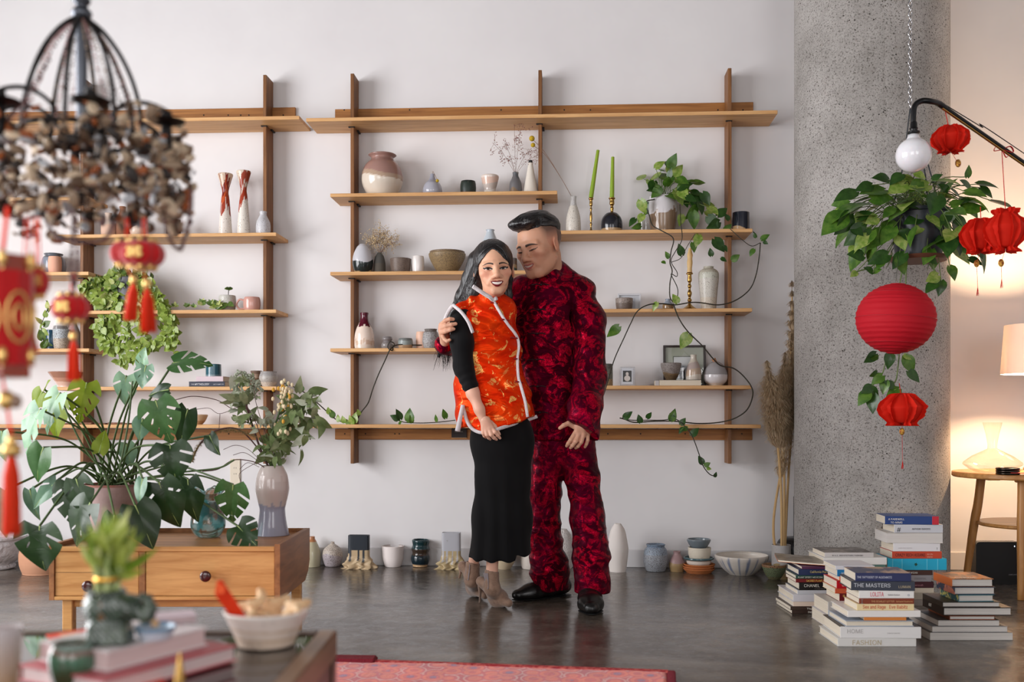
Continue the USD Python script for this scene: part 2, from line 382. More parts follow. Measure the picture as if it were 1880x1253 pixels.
PROF = {
 'barrel': [(0, 0), (.8, 0), (.92, .12), (1, .45), (.98, .8), (.9, 1)],
 'cup': [(0, 0), (.72, 0), (.86, .06), (.96, .45), (1, 1)],
 'straight': [(0, 0), (.94, 0), (1, .04), (1, .5), (.98, 1)],
 'bowl': [(0, 0), (.42, 0), (.5, .05), (.75, .35), (.95, .75), (1, .95), (.98, 1)],
 'flare': [(0, 0), (.42, 0), (.45, .08), (.5, .2), (.78, .65), (1, 1)],
 'bottle': [(0, 0), (.86, 0), (.97, .06), (1, .22), (.92, .45), (.66, .66), (.44, .78), (.37, .9), (.42, 1)],
 'flask': [(0, 0), (.8, 0), (.95, .08), (1, .3), (.93, .55), (.62, .75), (.45, .87), (.5, 1)],
 'round': [(0, 0), (.6, 0), (.82, .12), (1, .42), (.88, .68), (.5, .84), (.2, .93), (.18, 1)],
 'cone': [(0, 0), (.96, 0), (1, .03), (.62, .5), (.3, .9), (.27, 1)],
 'jar': [(0, 0), (.66, 0), (.8, .06), (.98, .3), (1, .5), (.9, .78), (.76, .88), (.7, .92), (.78, 1)],
 'tall': [(0, 0), (.66, 0), (.74, .08), (.86, .4), (1, .78), (.88, .9), (.5, .965), (.46, .98), (.52, 1)],
 'torpedo': [(0, 0), (.72, 0), (.8, .03), (1, .4), (.97, .55), (.7, .85), (.4, .97), (.3, 1)],
 'egg': [(0, 0), (.6, 0), (.8, .08), (1, .36), (.9, .65), (.62, .88), (.4, .97), (.32, 1)],
 'hour': [(0, 0), (.86, 0), (.9, .03), (.76, .3), (.54, .6), (.42, .72), (.7, .86), (1, .98), (.98, 1)],
 'teardrop': [(0, 0), (.7, 0), (.92, .1), (1, .3), (.8, .55), (.4, .75), (.24, .9), (.22, 1)],
 'bulb2': [(0, 0), (.75, 0), (1, .25), (.95, .45), (.72, .62), (.9, .8), (.82, 1)],
 'bigjar': [(0, 0), (.55, 0), (.72, .06), (.93, .25), (1, .42), (.95, .6), (.8, .76), (.6, .86), (.53, .905), (.56, .94), (.68, .985), (.65, 1)],
 'widebowl': [(0, 0), (.4, 0), (.48, .04), (.72, .32), (.95, .7), (1, .9), (.93, .93), (.95, 1)],
 'pot': [(0, 0), (.78, 0), (.86, .06), (.98, .4), (1, .8), (.96, 1)],
 'foot': [(0, 0), (.78, 0), (.8, .1), (.62, .28), (.8, .55), (1, .9), (.95, 1)],
 'wobble': [(0, 0), (.72, 0), (.8, .06), (.98, .22), (1, .36), (.86, .5), (.98, .66), (.86, .8), (.95, .95), (.9, 1)],
}
def pot_mesh(c, R, H, prof, bands, seed=0, wav=0.0, drip=0.0, thick=0.09, n=48, deep=0.55, squash=1.0, tilt=0.0, streak=None):
    pr = spline(PROF[prof] if isinstance(prof, str) else prof, 7); pr[:, 0] = np.maximum(pr[:, 0], 0)
    pr = pr * [R, H]
    # resample the outside evenly so that glaze edges stay crisp
    s = np.r_[0, np.cumsum(np.hypot(*np.diff(pr, axis=0).T))]; q = np.linspace(0, s[-1], 64)
    out = np.stack([np.interp(q, s, pr[:, 0]), np.interp(q, s, pr[:, 1])], -1)
    rim = out[-1]; th = min(thick * R, 0.006, 0.5 * rim[0])
    k = [i for i in range(len(out)) if out[i, 1] > H * (1 - deep)]
    inn = np.array([[max(out[i, 0] - th, 0.002), out[i, 1]] for i in k[::-1]]); inn[0, 1] = rim[1] - 0.3 * th
    full = np.vstack([out, [[rim[0] - 0.5 * th, rim[1] + 0.3 * th]], inn, [[0, inn[-1, 1]]]])
    v, f = lathe(full, n, (0, 0, 0), 0, squash)
    t = v[:, 2] / H; ang = np.arctan2(v[:, 1], v[:, 0]); rng = np.random.RandomState(seed + 17)
    ph = rng.uniform(0, 6.28, 6); w = sum(np.sin(ang * (k + 1) + ph[k]) / (k + 1) for k in range(4)) * wav
    if drip:
        for k in range(9):
            d = (ang - rng.uniform(-np.pi, np.pi) + np.pi) % (2 * np.pi) - np.pi
            w = w + drip * rng.uniform(.4, 1) * np.clip(1.2 - np.abs(d) / 0.11, 0, 1)
    tt = t + w; col = np.zeros((len(v), 3))
    for t0, c_ in bands: col[tt >= t0] = lin(c_)
    col[tt < bands[0][0]] = lin(bands[0][1])
    if streak:
        for sc, lo, hi in streak:
            pass
    if tilt:
        ca, sa = math.cos(tilt), math.sin(tilt); v = np.stack([v[:, 0] * ca + v[:, 2] * sa, v[:, 1], -v[:, 0] * sa + v[:, 2] * ca], -1); v[:, 2] -= v[:, 2].min()
    return (v + np.asarray(c), f), col

POTS = {}
def pot(name, label, cat, x0, x1, yt, base, Y, prof, bands, m=None, group=None, yb=None, key=None, **kw):
    """x0..x1, yt: the pot's left, right and top in the photograph; base: a shelf key, a height, or 'floor' (then yb is where its base stands)."""
    cx = (x0 + x1) / 2
    if base == 'floor':
        p = atz(cx, yb, 0); Y = p[1] + 0.5 * (x1 - x0) / ppm(p) * 0.75; z = 0.0
    else: z = SHELF_Z[base] if isinstance(base, str) else base
    p = at(cx, yt, Y); R = 0.5 * (x1 - x0) / ppm(p); H = p[2] - z
    mesh, col = pot_mesh((p[0], Y, z), R, H, prof, bands, seed=len(POTS), **kw)
    single(name, mesh, m or GLOSS, label, cat, True, col, group)
    POTS[key or len(POTS)] = (np.array([p[0], Y, z]), R, H)
    return np.array([p[0], Y, z]), R, H
def vpot(name, label, cat, *a, **k): return pot(name, label, cat, *a, **k)
Ym = -0.125
# -- upper shelf of the couple's unit
pot('ceramic_jar', 'large round-bellied jar with mauve glaze over ribbed cream clay', 'vase', 664, 740, 284.5, 'r2', -0.124, 'bigjar', [(0, (214, 202, 186)), (.44, (176, 150, 128)), (.54, (158, 122, 112)), (.9, (150, 114, 104))], wav=.06, drip=.02)
pot('bud_vase', 'small grey glossy teardrop vase with a single dried yellow bloom', 'vase', 776, 812, 320, 'r2', -0.12, 'teardrop', [(0, (168, 168, 178)), (.6, (150, 152, 164))], key='tear')
pot('tumbler', 'squat dark green cup with a rusty brown foot', 'cup', 845, 874, 333.5, 'r2', -0.13, 'barrel', [(0, (74, 50, 38)), (.22, (36, 46, 40)), (.9, (28, 34, 32))], SATIN, wav=.05)
pot('pinched_cup', 'flared pinkish cream cup with a narrow waist beside the dark green cup', 'cup', 883, 916, 323, 'r2', -0.13, 'foot', [(0, (214, 206, 196)), (.3, (190, 178, 170)), (.62, (214, 184, 168)), (.92, (220, 206, 196))], wav=.05)
pot('bud_vase', 'slate grey bottle vase holding dried sprigs on the upper shelf', 'vase', 935, 958, 317, 'r2', -0.12, 'flask', [(0, (122, 98, 72)), (.14, (104, 102, 104)), (.7, (84, 86, 90)), (.93, (128, 122, 116))], SATIN, wav=.1, key='sprig')
pot('cone_vase', 'cream cone-shaped vase with a black dipped tip', 'vase', 960, 988, 295, 'r2', -0.12, 'cone', [(0, (222, 214, 202)), (.93, (28, 26, 26))], SATIN)
pot('bottle_vase', 'white speckled bottle vase with two long yellow-headed stems', 'vase', 1039, 1066.5, 361, 'r2b', -0.12, 'bottle', [(0, (208, 202, 192)), (.75, (196, 194, 192))], SPECK, key='crasp')
pot('round_vase', 'round black vase on a bare tan foot with a candle holder in its neck', 'vase', 1103, 1143, 390.5, 'r2b', -0.13, [(0, 0), (.84, 0), (.93, .06), (1, .38), (.9, .7), (.55, .94), (.24, 1), (.2, 1)], [(0, (176, 146, 108)), (.2, (26, 28, 36))], key='blackball')
pot('flower_pot', 'brown plant pot with white dripping glaze under the trailing pothos', 'plant pot', 1191, 1243, 362, 'r2b', -0.12, 'pot', [(0, (136, 112, 90)), (.5, (206, 202, 204))], wav=.03, drip=-.14, key='pothos', deep=.2)
pot('tumbler', 'small black cup with tan unglazed foot at the end of a shelf', 'cup', 1345, 1376, 391, 'r2b', -0.13, 'straight', [(0, (184, 152, 112)), (.22, (22, 28, 42))], wav=.07)
# -- second left shelf
pot('egg_vase', 'egg-shaped vase, white above and black below with a tan foot', 'vase', 647, 685, 449, 'r3', -0.13, 'egg', [(0, (182, 152, 112)), (.12, (34, 42, 42)), (.46, (196, 196, 202))], wav=.06)
pot('bud_vase', 'dark grey faceted vase holding dried white baby\'s breath', 'vase', 686, 708, 464.5, 'r3', -0.11, [(0, 0), (.96, 0), (1, .05), (.98, .5), (.75, .8), (.42, .96), (.38, 1)], [(0, (92, 86, 78)), (.5, (84, 82, 78))], MATTE, n=9, key='gyps')
pot('bowl', 'plain dark brown straight-sided bowl between grey vase and white cup', 'bowl', 716, 755, 476, 'r3', -0.13, [(0, 0), (.74, 0), (.84, .08), (.94, .5), (1, 1)], [(0, (112, 96, 86))], SPECKD)
pot('tumbler', 'small glossy white cup beside the dark brown bowl', 'cup', 756.5, 779, 471, 'r3', -0.14, 'barrel', [(0, (196, 180, 168)), (.12, (226, 220, 216))])
pot('bowl', 'wide speckled olive-brown bowl left of the woman\'s hair', 'bowl', 787, 855, 463, 'r3', -0.12, 'widebowl', [(0, (142, 120, 86)), (.92, (126, 104, 78))], SPECKD)
pot('cone_vase', 'pale blue flaring vase showing above the woman\'s head', 'vase', 864, 936, 422.5, 'r3', -0.122, [(0, 0), (.9, 0), (1, .12), (.92, .3), (.62, .5), (.38, .75), (.2, .95), (.23, 1)], [(0, (188, 198, 206)), (.96, (176, 184, 194))])
pot('tumbler', 'small striped cup between the two heads', 'cup', 933, 949.5, 475, 'r3', -0.12, 'straight', [(0, (92, 96, 92)), (.2, (50, 62, 56)), (.36, (154, 128, 92)), (.6, (102, 80, 66)), (.85, (90, 82, 78))], wav=.03)
# -- third right shelf
pot('bowl', 'small footed grey-brown bowl in front of a white picture frame', 'bowl', 1130, 1162, 548.5, 'r3b', -0.15, 'cup', [(0, (112, 98, 90)), (.55, (150, 138, 130))], SPECKD, wav=.06)
pot('bud_vase', 'tiny bottle half hidden by variegated leaf, blue above brown', 'vase', 1216, 1237, 549.5, 'r3b', -0.13, 'flask', [(0, (132, 102, 66)), (.55, (138, 146, 158))], wav=.05)
pot('tall_vase', 'tall cream shouldered vase beside brass candlestick', 'vase', 1282, 1319.5, 490.5, 'r3b', -0.11, 'tall', [(0, (206, 196, 180)), (.3, (204, 200, 190)), (.72, (198, 198, 184)), (.86, (184, 180, 164))], SPECK)
# -- third left shelf
pot('bottle_vase', 'cream bottle with dripping burgundy glaze at the neck', 'vase', 650.5, 687.5, 575, 'r4', -0.14, 'bottle', [(0, (220, 206, 192)), (.1, (206, 178, 156)), (.22, (230, 212, 198)), (.6, (82, 10, 34))], drip=-.1, wav=.02)
pot('bud_vase', 'tiny grey double-bulged pot by the vine knot', 'vase', 700, 721.5, 619, 'r4', -0.15, 'bulb2', [(0, (134, 128, 126)), (.5, (122, 116, 116))])
pot('tumbler', 'small pot with blue-green top and tan base', 'cup', 731, 758, 622, 'r4', -0.14, 'barrel', [(0, (182, 148, 114)), (.4, (142, 152, 150)), (.8, (112, 116, 114))], SPECK, wav=.02)
pot('tumbler', 'peach pink cup half hidden behind a grey jar', 'cup', 763.5, 786, 610, 'r4', -0.10, 'barrel', [(0, (226, 184, 160))], SATIN)
pot('jar', 'grey streaked jar by the man\'s hand on her arm', 'jar', 775.5, 806, 605, 'r4', -0.16, 'jar', [(0, (168, 166, 166)), (.85, (122, 116, 112))], SPECKD)
# -- fourth right shelf
pot('tall_cup', 'tall grey-green cup with tan base by the man\'s sleeve', 'cup', 1096, 1125, 669, 'r4b', -0.15, 'straight', [(0, (176, 150, 112)), (.34, (126, 128, 116)), (.8, (104, 106, 98))], SPECKD, wav=.04)
BOOKZ = at(1245, 698, -0.2)[2]
pot('bowl', 'speckled stone bowl standing on the cream book', 'bowl', 1213, 1251, 667.5, BOOKZ, -0.15, 'bowl', [(0, (104, 84, 58)), (.28, (122, 100, 72)), (.38, (140, 132, 128))], SPECKD, wav=.05)
pot('bottle_vase', 'pink and tan banded bottle standing on the cream book', 'vase', 1259, 1287.5, 652, BOOKZ, -0.15, 'bottle', [(0, (202, 192, 178)), (.18, (184, 162, 142)), (.42, (172, 156, 150)), (.68, (196, 186, 172))], wav=.04)
pot('teardrop_vase', 'glossy white teardrop vase with an off-centre brown spout', 'vase', 1292, 1335.5, 664, 'r4b', -0.14, [(0, 0), (.5, 0), (.58, .04), (.9, .18), (1, .4), (.86, .68), (.6, .86), (.3, .97), (0, 1)], [(0, (214, 202, 190)), (.08, (206, 202, 204)), (.94, (170, 120, 84))], key='spout', wav=.03)
# -- left unit
pot('ribbed_vase', 'pinkish vase with a lattice-ribbed neck behind the hanging lanterns', 'vase', 186, 213, 392, 'l2b', -0.13, 'flask', [(0, (206, 172, 152)), (.5, (196, 176, 162))], MATTE, n=24)
pot('bottle_vase', 'brown clay vase on the shelf behind the chandelier', 'vase', 213, 238, 380, 'l2b', -0.11, 'flask', [(0, (134, 92, 70))], MATTE)
pot('jug', 'round cream jug with a dark spot behind the small red lantern', 'jug', 238, 268, 400, 'l2b', -0.14, 'egg', [(0, (212, 190, 172)), (.45, (60, 62, 70)), (.7, (216, 196, 180))], wav=.1)
pot('tumbler', 'black faceted cup near the chandelier on the left unit', 'cup', 306, 331.5, 404, 'l2b', -0.13, 'straight', [(0, (42, 40, 42))], MATTE, n=12)
HB = [(0, (222, 214, 206)), (.44, (150, 52, 30)), (.62, (186, 82, 40)), (.74, (120, 34, 24)), (.9, (206, 182, 160))]
pot('candle_stand', 'red and white splashed hourglass candle stand with a notched rim', 'candle holder', 400, 427.5, 320, 'l2b', -0.12, 'hour', HB, SPECKR, wav=.1, drip=-.2)
pot('candle_stand', 'slightly taller red and white splashed hourglass candle stand beside the small white bottle', 'candle holder', 434, 460.5, 315, 'l2b', -0.13, 'hour', [(0, (224, 218, 208)), (.5, (158, 58, 34)), (.7, (196, 184, 170)), (.76, (150, 62, 40)), (.93, (210, 196, 178))], SPECKR, wav=.07, drip=-.12)
pot('bud_vase', 'small grey-white bottle at the right end of its shelf next to the splashed candle stands', 'vase', 470, 496.5, 389, 'l2b', -0.14, 'flask', [(0, (196, 196, 200))], SPECK)
pot('bottle', 'amber brown bottle behind the chandelier at the left edge', 'bottle', 10, 30, 338, 'l2', -0.12, 'bottle', [(0, (112, 62, 20))])
pot('tumbler', 'peach clay cup in front of a slate vase', 'cup', 89, 112.5, 472, 'l3', -0.15, 'barrel', [(0, (222, 170, 146))], MATTE)
pot('round_vase', 'slate blue vase behind the peach clay cup', 'vase', 77, 120, 467, 'l3', -0.085, 'jar', [(0, (128, 136, 148)), (.8, (96, 100, 108))])
pot('tumbler', 'speckled grey cup with a tiny seedling', 'cup', 402, 433, 543.5, 'l3b', -0.12, 'pot', [(0, (150, 146, 136)), (.4, (190, 188, 180))], SPECK, key='seed', deep=.25)
pot('flower_pot', 'dark speckled pot almost hidden in round-leaved trailing plant', 'plant pot', 212, 272, 512, 'l3b', -0.12, 'pot', [(0, (62, 62, 66)), (.3, (86, 88, 94))], SPECKD, key='pep', deep=.2)
pot('jar', 'deep blue jar behind the speckled pale cup', 'jar', 82, 110, 607, 'l4', -0.09, 'barrel', [(0, (40, 72, 96))])
pot('tumbler', 'pale blue-grey speckled cup on the lower left shelf', 'cup', 98, 128, 605.5, 'l4', -0.16, 'cup', [(0, (186, 172, 156)), (.45, (178, 184, 188))], SPECKD, wav=.08)
pot('bottle_vase', 'white vase behind the pale speckled cup', 'vase', 97, 124, 572, 'l4', -0.05, 'flask', [(0, (206, 202, 200)), (.4, (150, 146, 146)), (.62, (226, 224, 222))])
pot('bottle_vase', 'grey vase half hidden behind the red lantern\'s tassel', 'vase', 122, 148, 588, 'l4', -0.09, 'flask', [(0, (158, 154, 150))], SPECK)
pot('bowl', 'flared pink bowl at the left end of the shelf above the big plant', 'bowl', 90, 153.5, 684, 'l4b', -0.13, 'flare', [(0, (224, 192, 176)), (.35, (196, 148, 126)), (.6, (168, 122, 102))], wav=.02)
pot('tumbler', 'glossy teal cup standing on a small pile of books', 'cup', 378, 406, 669.5, at(390, 691.5, -.2)[2], -0.14, 'straight', [(0, (112, 132, 138)), (.15, (36, 84, 98)), (.8, (44, 92, 104))])
pot('hourglass_vase', 'brown waisted vase behind the grey round bowl', 'vase', 456, 485, 681.5, 'l4b', -0.09, [(0, 0), (1, 0), (.96, .1), (.62, .5), (.5, .62), (.56, .8), (.72, .95), (.7, 1)], [(0, (96, 72, 52)), (.55, (150, 126, 108)), (.8, (116, 96, 84))], SATIN)
pot('round_pot', 'round grey banded pot at the right end of the shelf above dried bouquet', 'pot', 476, 510.5, 683, 'l4b', -0.15, [(0, 0), (.6, 0), (.66, .06), (.93, .35), (1, .58), (.94, .8), (.84, .94), (.88, 1)], [(0, (200, 190, 178)), (.3, (170, 164, 158)), (.7, (156, 152, 150))], SPECK)
pot('bowl', 'small tan bowl behind the big plant on the bottom board', 'bowl', 345, 381, 762, 'l5', -0.13, 'bowl', [(0, (188, 146, 106)), (.4, (206, 176, 142))], SATIN)
# -- on the floor along the wall
pot('bottle_vase', 'celadon bottle with a rust-red neck beside the sideboard', 'vase', 556, 589, 986, 'floor', 0, [(0, 0), (.86, 0), (.93, .04), (1, .3), (.9, .55), (.55, .82), (.36, .93), (.34, 1)], [(0, (186, 178, 150)), (.83, (176, 118, 78))], yb=1042.5)
pot('bud_vase', 'squat mottled grey bottle on the floor next to the celadon bottle', 'vase', 592, 629, 995.5, 'floor', 0, 'round', [(0, (176, 166, 170)), (.5, (196, 184, 172))], SPECKD, yb=1042.5, wav=.1)
pot('planter', 'plain matte white pot on the floor by the wall', 'pot', 701, 742, 1003, 'floor', 0, [(0, 0), (.6, 0), (.72, .04), (.9, .35), (1, .95), (1, 1)], [(0, (232, 222, 218))], MATTE, yb=1043)
pot('lumpy_vase', 'dark teal and brown lumpy vase on a tan foot', 'vase', 754, 788.5, 992, 'floor', 0, 'wobble', [(0, (190, 156, 118)), (.1, (22, 38, 46)), (.44, (58, 46, 38)), (.68, (24, 52, 56))], yb=1043, tilt=.03)
pot('bowl', 'cream bowl on the floor just behind the woman\'s boot', 'bowl', 902, 950, 1012, 'floor', 0, 'bowl', [(0, (206, 188, 158))], SATIN, yb=1048)
pot('planter', 'pale pot on the floor between the woman\'s skirt and the man\'s trouser leg', 'pot', 955, 1000, 1015, 'floor', 0, 'cup', [(0, (210, 200, 190))], SATIN, yb=1047)
mesh_white = mat('carved_white_clay', (216, 210, 206), 0.8, 0.2, bump=(150, 1.0, 0.012))
pot('tall_vase', 'white carved vase seen between the man\'s legs', 'vase', 1015, 1054, 972, 'floor', 0, 'torpedo', [(0, (212, 206, 202))], mesh_white, yb=1046)
pot('tall_vase', 'tall matte white torpedo vase right of the man\'s trousers', 'vase', 1115, 1153.5, 962, 'floor', 0, 'torpedo', [(0, (230, 222, 216))], MATTE, yb=1052)
pot('jar', 'blue-grey speckled jar with an open collar on the floor', 'jar', 1181, 1226.5, 1000, 'floor', 0, 'jar', [(0, (150, 154, 160)), (.62, (146, 158, 172)), (.9, (124, 142, 162))], SPECKD, yb=1051.5)
pot('bud_vase', 'small mauve and tan vase between the blue jar and the bowls', 'vase', 1228, 1257.5, 1013, 'floor', 0, [(0, 0), (.76, 0), (.84, .05), (1, .32), (.86, .58), (.5, .82), (.42, .92), (.48, 1)], [(0, (152, 126, 88)), (.45, (158, 128, 128))], SATIN, yb=1051.5, wav=.03)
def disc_stack(specs, cx, yb):
    p0 = atz(cx, yb, 0); r0 = 29 / ppm(p0); c = p0 + np.array([0, r0 * 0.75, 0]); s = 1 / ppm(c)
    z = 0.0
    for name, label, cat, wpx, hpx, prof, bands, m, group in specs:
        mesh, col = pot_mesh((c[0] + random.Random(name + label).uniform(-1, 1) * s, c[1], z), wpx / 2 * s, hpx * s, prof, bands, deep=.8, n=44)
        single(name, mesh, m, label, cat, True, col, group); z += hpx * s * (0.5 if 'saucer' in name else 0.82)
SAU = [(0, 0), (.7, 0), (.78, .1), (.97, .8), (1, 1)]
disc_stack([('saucer', 'terracotta saucer, lowest of the stack under the bowls', 'saucer', 58, 8, SAU, [(0, (186, 112, 66))], MATTE, 'terracotta saucers under the bowls'),
  ('saucer', 'terracotta saucer, middle one of the stack under the bowls', 'saucer', 58, 8, SAU, [(0, (192, 116, 70))], MATTE, 'terracotta saucers under the bowls'),
  ('saucer', 'terracotta saucer directly beneath the white plate with a teal rim', 'saucer', 58, 8, SAU, [(0, (190, 114, 66))], MATTE, 'terracotta saucers under the bowls'),
  ('plate_bowl', 'white shallow dish with a teal rim on terracotta saucers', 'dish', 55, 16, [(0, 0), (.55, 0), (.78, .3), (.84, .66), (1, .84), (1, 1)], [(0, (216, 204, 192)), (.72, (62, 92, 98))], GLOSS, None),
  ('bowl', 'cream bowl nested under a grey bowl in the floor stack', 'bowl', 42, 21, 'cup', [(0, (212, 202, 184))], SATIN, None),
  ('bowl', 'glossy grey-blue bowl on top of the floor stack', 'bowl', 44, 19, 'bowl', [(0, (112, 122, 128))], GLOSS, None)], 1286, 1055)
STRIPE = mat('blue_streaked_glaze', (214, 206, 196), 0.3, 0.45, attr=True)
def striped_bowl():
    p = atz(1365, 1058, 0); R = 49.5 / ppm(p); c = np.array([p[0], p[1] + R * .42, 0]); H = (at(1365, 1019.5, c[1])[2])
    (v, f), col = pot_mesh(c, R, H, 'bowl', [(0, (214, 206, 196))], n=96, deep=.9)
    a = np.arctan2(v[:, 1] - c[1], v[:, 0] - c[0]); t = v[:, 2] / H; out = np.arange(len(v)) < 64 * 96
    s = (np.sin(a * 30 + 2 * np.sin(a * 7)) + .5 * np.sin(a * 17 + 1.3)) * np.clip(1.25 - np.abs(t - .5) * 1.5, 0, 1)
    k = np.clip((s - .55) * 3, 0, 1)[:, None] * out[:, None]; col = col * (1 - k) + np.array(lin((128, 136, 158))) * k
    single('bowl', (v, f), STRIPE, 'large white bowl with blue-grey drip streaks, beside the pampas grass', 'bowl', True, col); return c, R, H
sb = striped_bowl()
pot('bowl', 'small green bowl with a brown rim in front of the pampas vase', 'bowl', 1399, 1443.5, 1037, 'floor', 0, 'bowl', [(0, (120, 118, 84)), (.2, (112, 124, 92)), (.85, (150, 112, 78))], SPECKD, yb=1066.5)
pot('pampas_vase', 'grey cylinder vase with brown leaf marks holding pampas grass', 'vase', 1417, 1452, 1001, 'floor', 0, 'straight', [(0, (150, 128, 88)), (.3, (172, 168, 166))], SATIN, yb=1064, wav=.14, drip=.18, key='pampas')
pot('planter', 'white embossed garden pot at the left edge on the floor', 'plant pot', -70, 42, 985, 'floor', 0, [(0, 0), (.62, 0), (.7, .1), (.66, .16), (.9, .4), (1, .8), (.96, .88), (1.04, .93), (1.04, 1)], [(0, (204, 200, 202))], mat('embossed_white', rough=.6, attr=True, bump=(28, 1.0, 0.02)), yb=1051)
pot('saucer_pot', 'terracotta pot low behind the sideboard', 'plant pot', 38, 120, 1010, 'floor', 0, 'pot', [(0, (198, 146, 116))], MATTE, yb=1058)

# handles, spouts and slab vases
def add_spout():
    c, R, H = POTS['spout']; b = c + [0, 0, H * .86]
    path = spline([b + [0.0, 0, -.01], b + [-.004, 0, .018], b + [-.012, 0, .034]], 6)
    single('vase_spout', tube(path, [.017, .012, .0105, .012], 20), mat('brown_clay', (172, 122, 88), .6), 'brown clay spout leaning from the white teardrop vase', 'vase neck')
add_spout()
def mug():
    c0 = at(462.5, 546.5, -.14); R = 15.5 / ppm(c0); z = SHELF_Z['l3b']; c = np.array([c0[0], -.14, z]); H = c0[2] - z
    t = thing('mug', 'glossy dusty pink mug with its handle to the left', 'mug', c)
    mesh, col = pot_mesh(c, R, H, 'barrel', [(0, (198, 150, 138))]); part(t, 'body', mesh, GLOSS, True, col)
    h = [c + [-R * .9, 0, H * .8], c + [-R * 1.5, 0, H * .85], c + [-R * 1.85, 0, H * .5], c + [-R * 1.5, 0, H * .2], c + [-R * .9, 0, H * .22]]
    part(t, 'handle', tube(spline(h, 6), .0055, 10), mat('dusty_pink_glaze', (198, 150, 138), .2, coat=.3), True)
mug()
def slab_vase(x0, x1, yt, yb, name, label, top, drips, clay, split, seed):
    """A flat slab vase: a folded rectangular mouth above drips of glaze, its clay foot crumpled like cloth."""
    p = atz((x0 + x1) / 2, yb, 0); s = 1 / ppm(p); c = np.array([p[0], p[1] + .045, 0]); W = (x1 - x0) * s * .5; H = at((x0 + x1) / 2, yt, c[1])[2]
    nz, na = 70, 72; rng = np.random.RandomState(seed); V = []; A = np.linspace(0, 2 * np.pi, na, endpoint=False)
    for k in range(nz + 12):
        inner = k >= nz; t = k / (nz - 1) if not inner else 1 - (k - nz) * .04
        sq = 1 / np.maximum(np.abs(np.cos(A)) ** 6 + np.abs(np.sin(A)) ** 6, 1e-9) ** (1 / 6)
        wx = W * .72 * sq * np.cos(A); wy = .026 * sq * np.sin(A)
        if inner: wx = wx * .92; wy = wy * .75
        low = np.clip(1 - t / .38, 0, 1)
        fold = low ** 1.2 * (.010 * np.sin(7 * A + 14 * t + seed) + .008 * np.sin(11 * A - 22 * t))
        wx = wx * (1 + .42 * low) + fold * np.cos(A) * 1.5 + .012 * low * np.sin(5 * t * 6); wy = wy * (1 + .75 * low) + fold * np.sin(A)
        V.append(np.stack([c[0] + wx, c[1] + wy, np.full(na, H * t)], -1))
    v = np.concatenate(V); j = np.arange(na); f = []
    for k in range(nz + 11): f.append(np.stack([k * na + j, k * na + (j + 1) % na, (k + 1) * na + (j + 1) % na, (k + 1) * na + j], -1))
    f = np.vstack(f); t = v[:, 2] / H; u = (v[:, 0] - c[0]) / W; w = np.zeros(len(v))
    for dx, dw, dl in drips: w = np.maximum(w, dl * (np.abs(u - dx) < dw))
    col = np.where((t + w > split)[:, None], np.array(lin(top)), np.array(lin(clay)))
    single(name, (v, f), SATIN, label, 'vase', True, col)
slab_vase(629, 683, 983, 1046, 'slab_vase', 'tan slab vase with black dripping glaze and a crumpled base', (40, 46, 54), [(-.55, .09, .35), (.02, .07, .3), (.38, .08, .36), (-.68, .05, .1)], (190, 166, 132), .56, 3)
slab_vase(803, 851, 978, 1047, 'slab_vase', 'tan slab vase with pale grey dripping glaze near the woman\'s boots', (176, 176, 182), [(-.62, .06, .3), (-.3, .05, .34), (.12, .05, .36), (.5, .06, .32)], (176, 156, 118), .5, 8)

# brass candlesticks with their candles
BRASS = mat('aged_brass', (170, 134, 74), .25, .5, metal=1.0)
GREEN_WAX = mat('green_wax', (128, 160, 40), .4, .4, sss=.15)
CREAM_WAX = mat('cream_wax', (222, 184, 128), .45, .4, sss=.15)
WICK = mat('candle_wick', (214, 196, 170), .9)
STICK = [(0, 0), (.95, 0), (1, .03), (.55, .07), (.3, .12), (.2, .2), (.34, .27), (.2, .32), (.34, .4), (.36, .52), (.2, .62), (.32, .68), (.2, .74), (.46, .8), (.42, .92), (.66, .95), (.62, .985), (.2, 1)]
def candlestick(cx, yt, z, Y, wpx, label, prof=STICK):
    p = at(cx, yt, Y); R = wpx / 2 / ppm(p); H = p[2] - z
    single('candlestick', lathe([(r * R, q * H) for r, q in prof] + [(0, H)], 28, (p[0], Y, z), 4), BRASS, label, 'candlestick'); return np.array([p[0], Y, z + H])
def candle(b, tx, ty, wpx, label, m, twist=False):
    top = at(tx, ty, b[1]); r = wpx / 2 / ppm(top); pth = np.array([b + (top - b) * q for q in np.linspace(0, 1, 14)])
    t = thing('candle', label, 'candle', b)
    rr = [r * 1.05, r, r * .92, r * .8, r * .75] if not twist else [r, r * .8, r * .95, r * 1.05, r * .8, r * 1.1, r * .7, r * .5]
    part(t, 'wax', tube(pth, rr, 14), m); part(t, 'wick', tube([top, top + [0.001, 0, .008]], .001, 5), WICK)
ca = candlestick(1085, 363, SHELF_Z['r2b'], -.13, 13, 'slim brass candlestick left of the round black vase, holding a leaning candle')
candle(ca, 1098, 276, 8, 'tall green taper candle leaning in the slim brass candlestick', GREEN_WAX)
bb = POTS['blackball']
cb = candlestick(1123.5, 363, bb[0][2] + bb[2] - .004, bb[0][1], 12, 'short brass candle holder set into the neck of the round black vase', [(0, 0), (.5, 0), (.4, .15), (.55, .3), (.4, .45), (.75, .6), (.7, .85), (1, .92), (.95, .98), (.3, 1)])
candle(cb, 1125, 288.5, 8, 'upright green taper candle above the round black vase', GREEN_WAX)
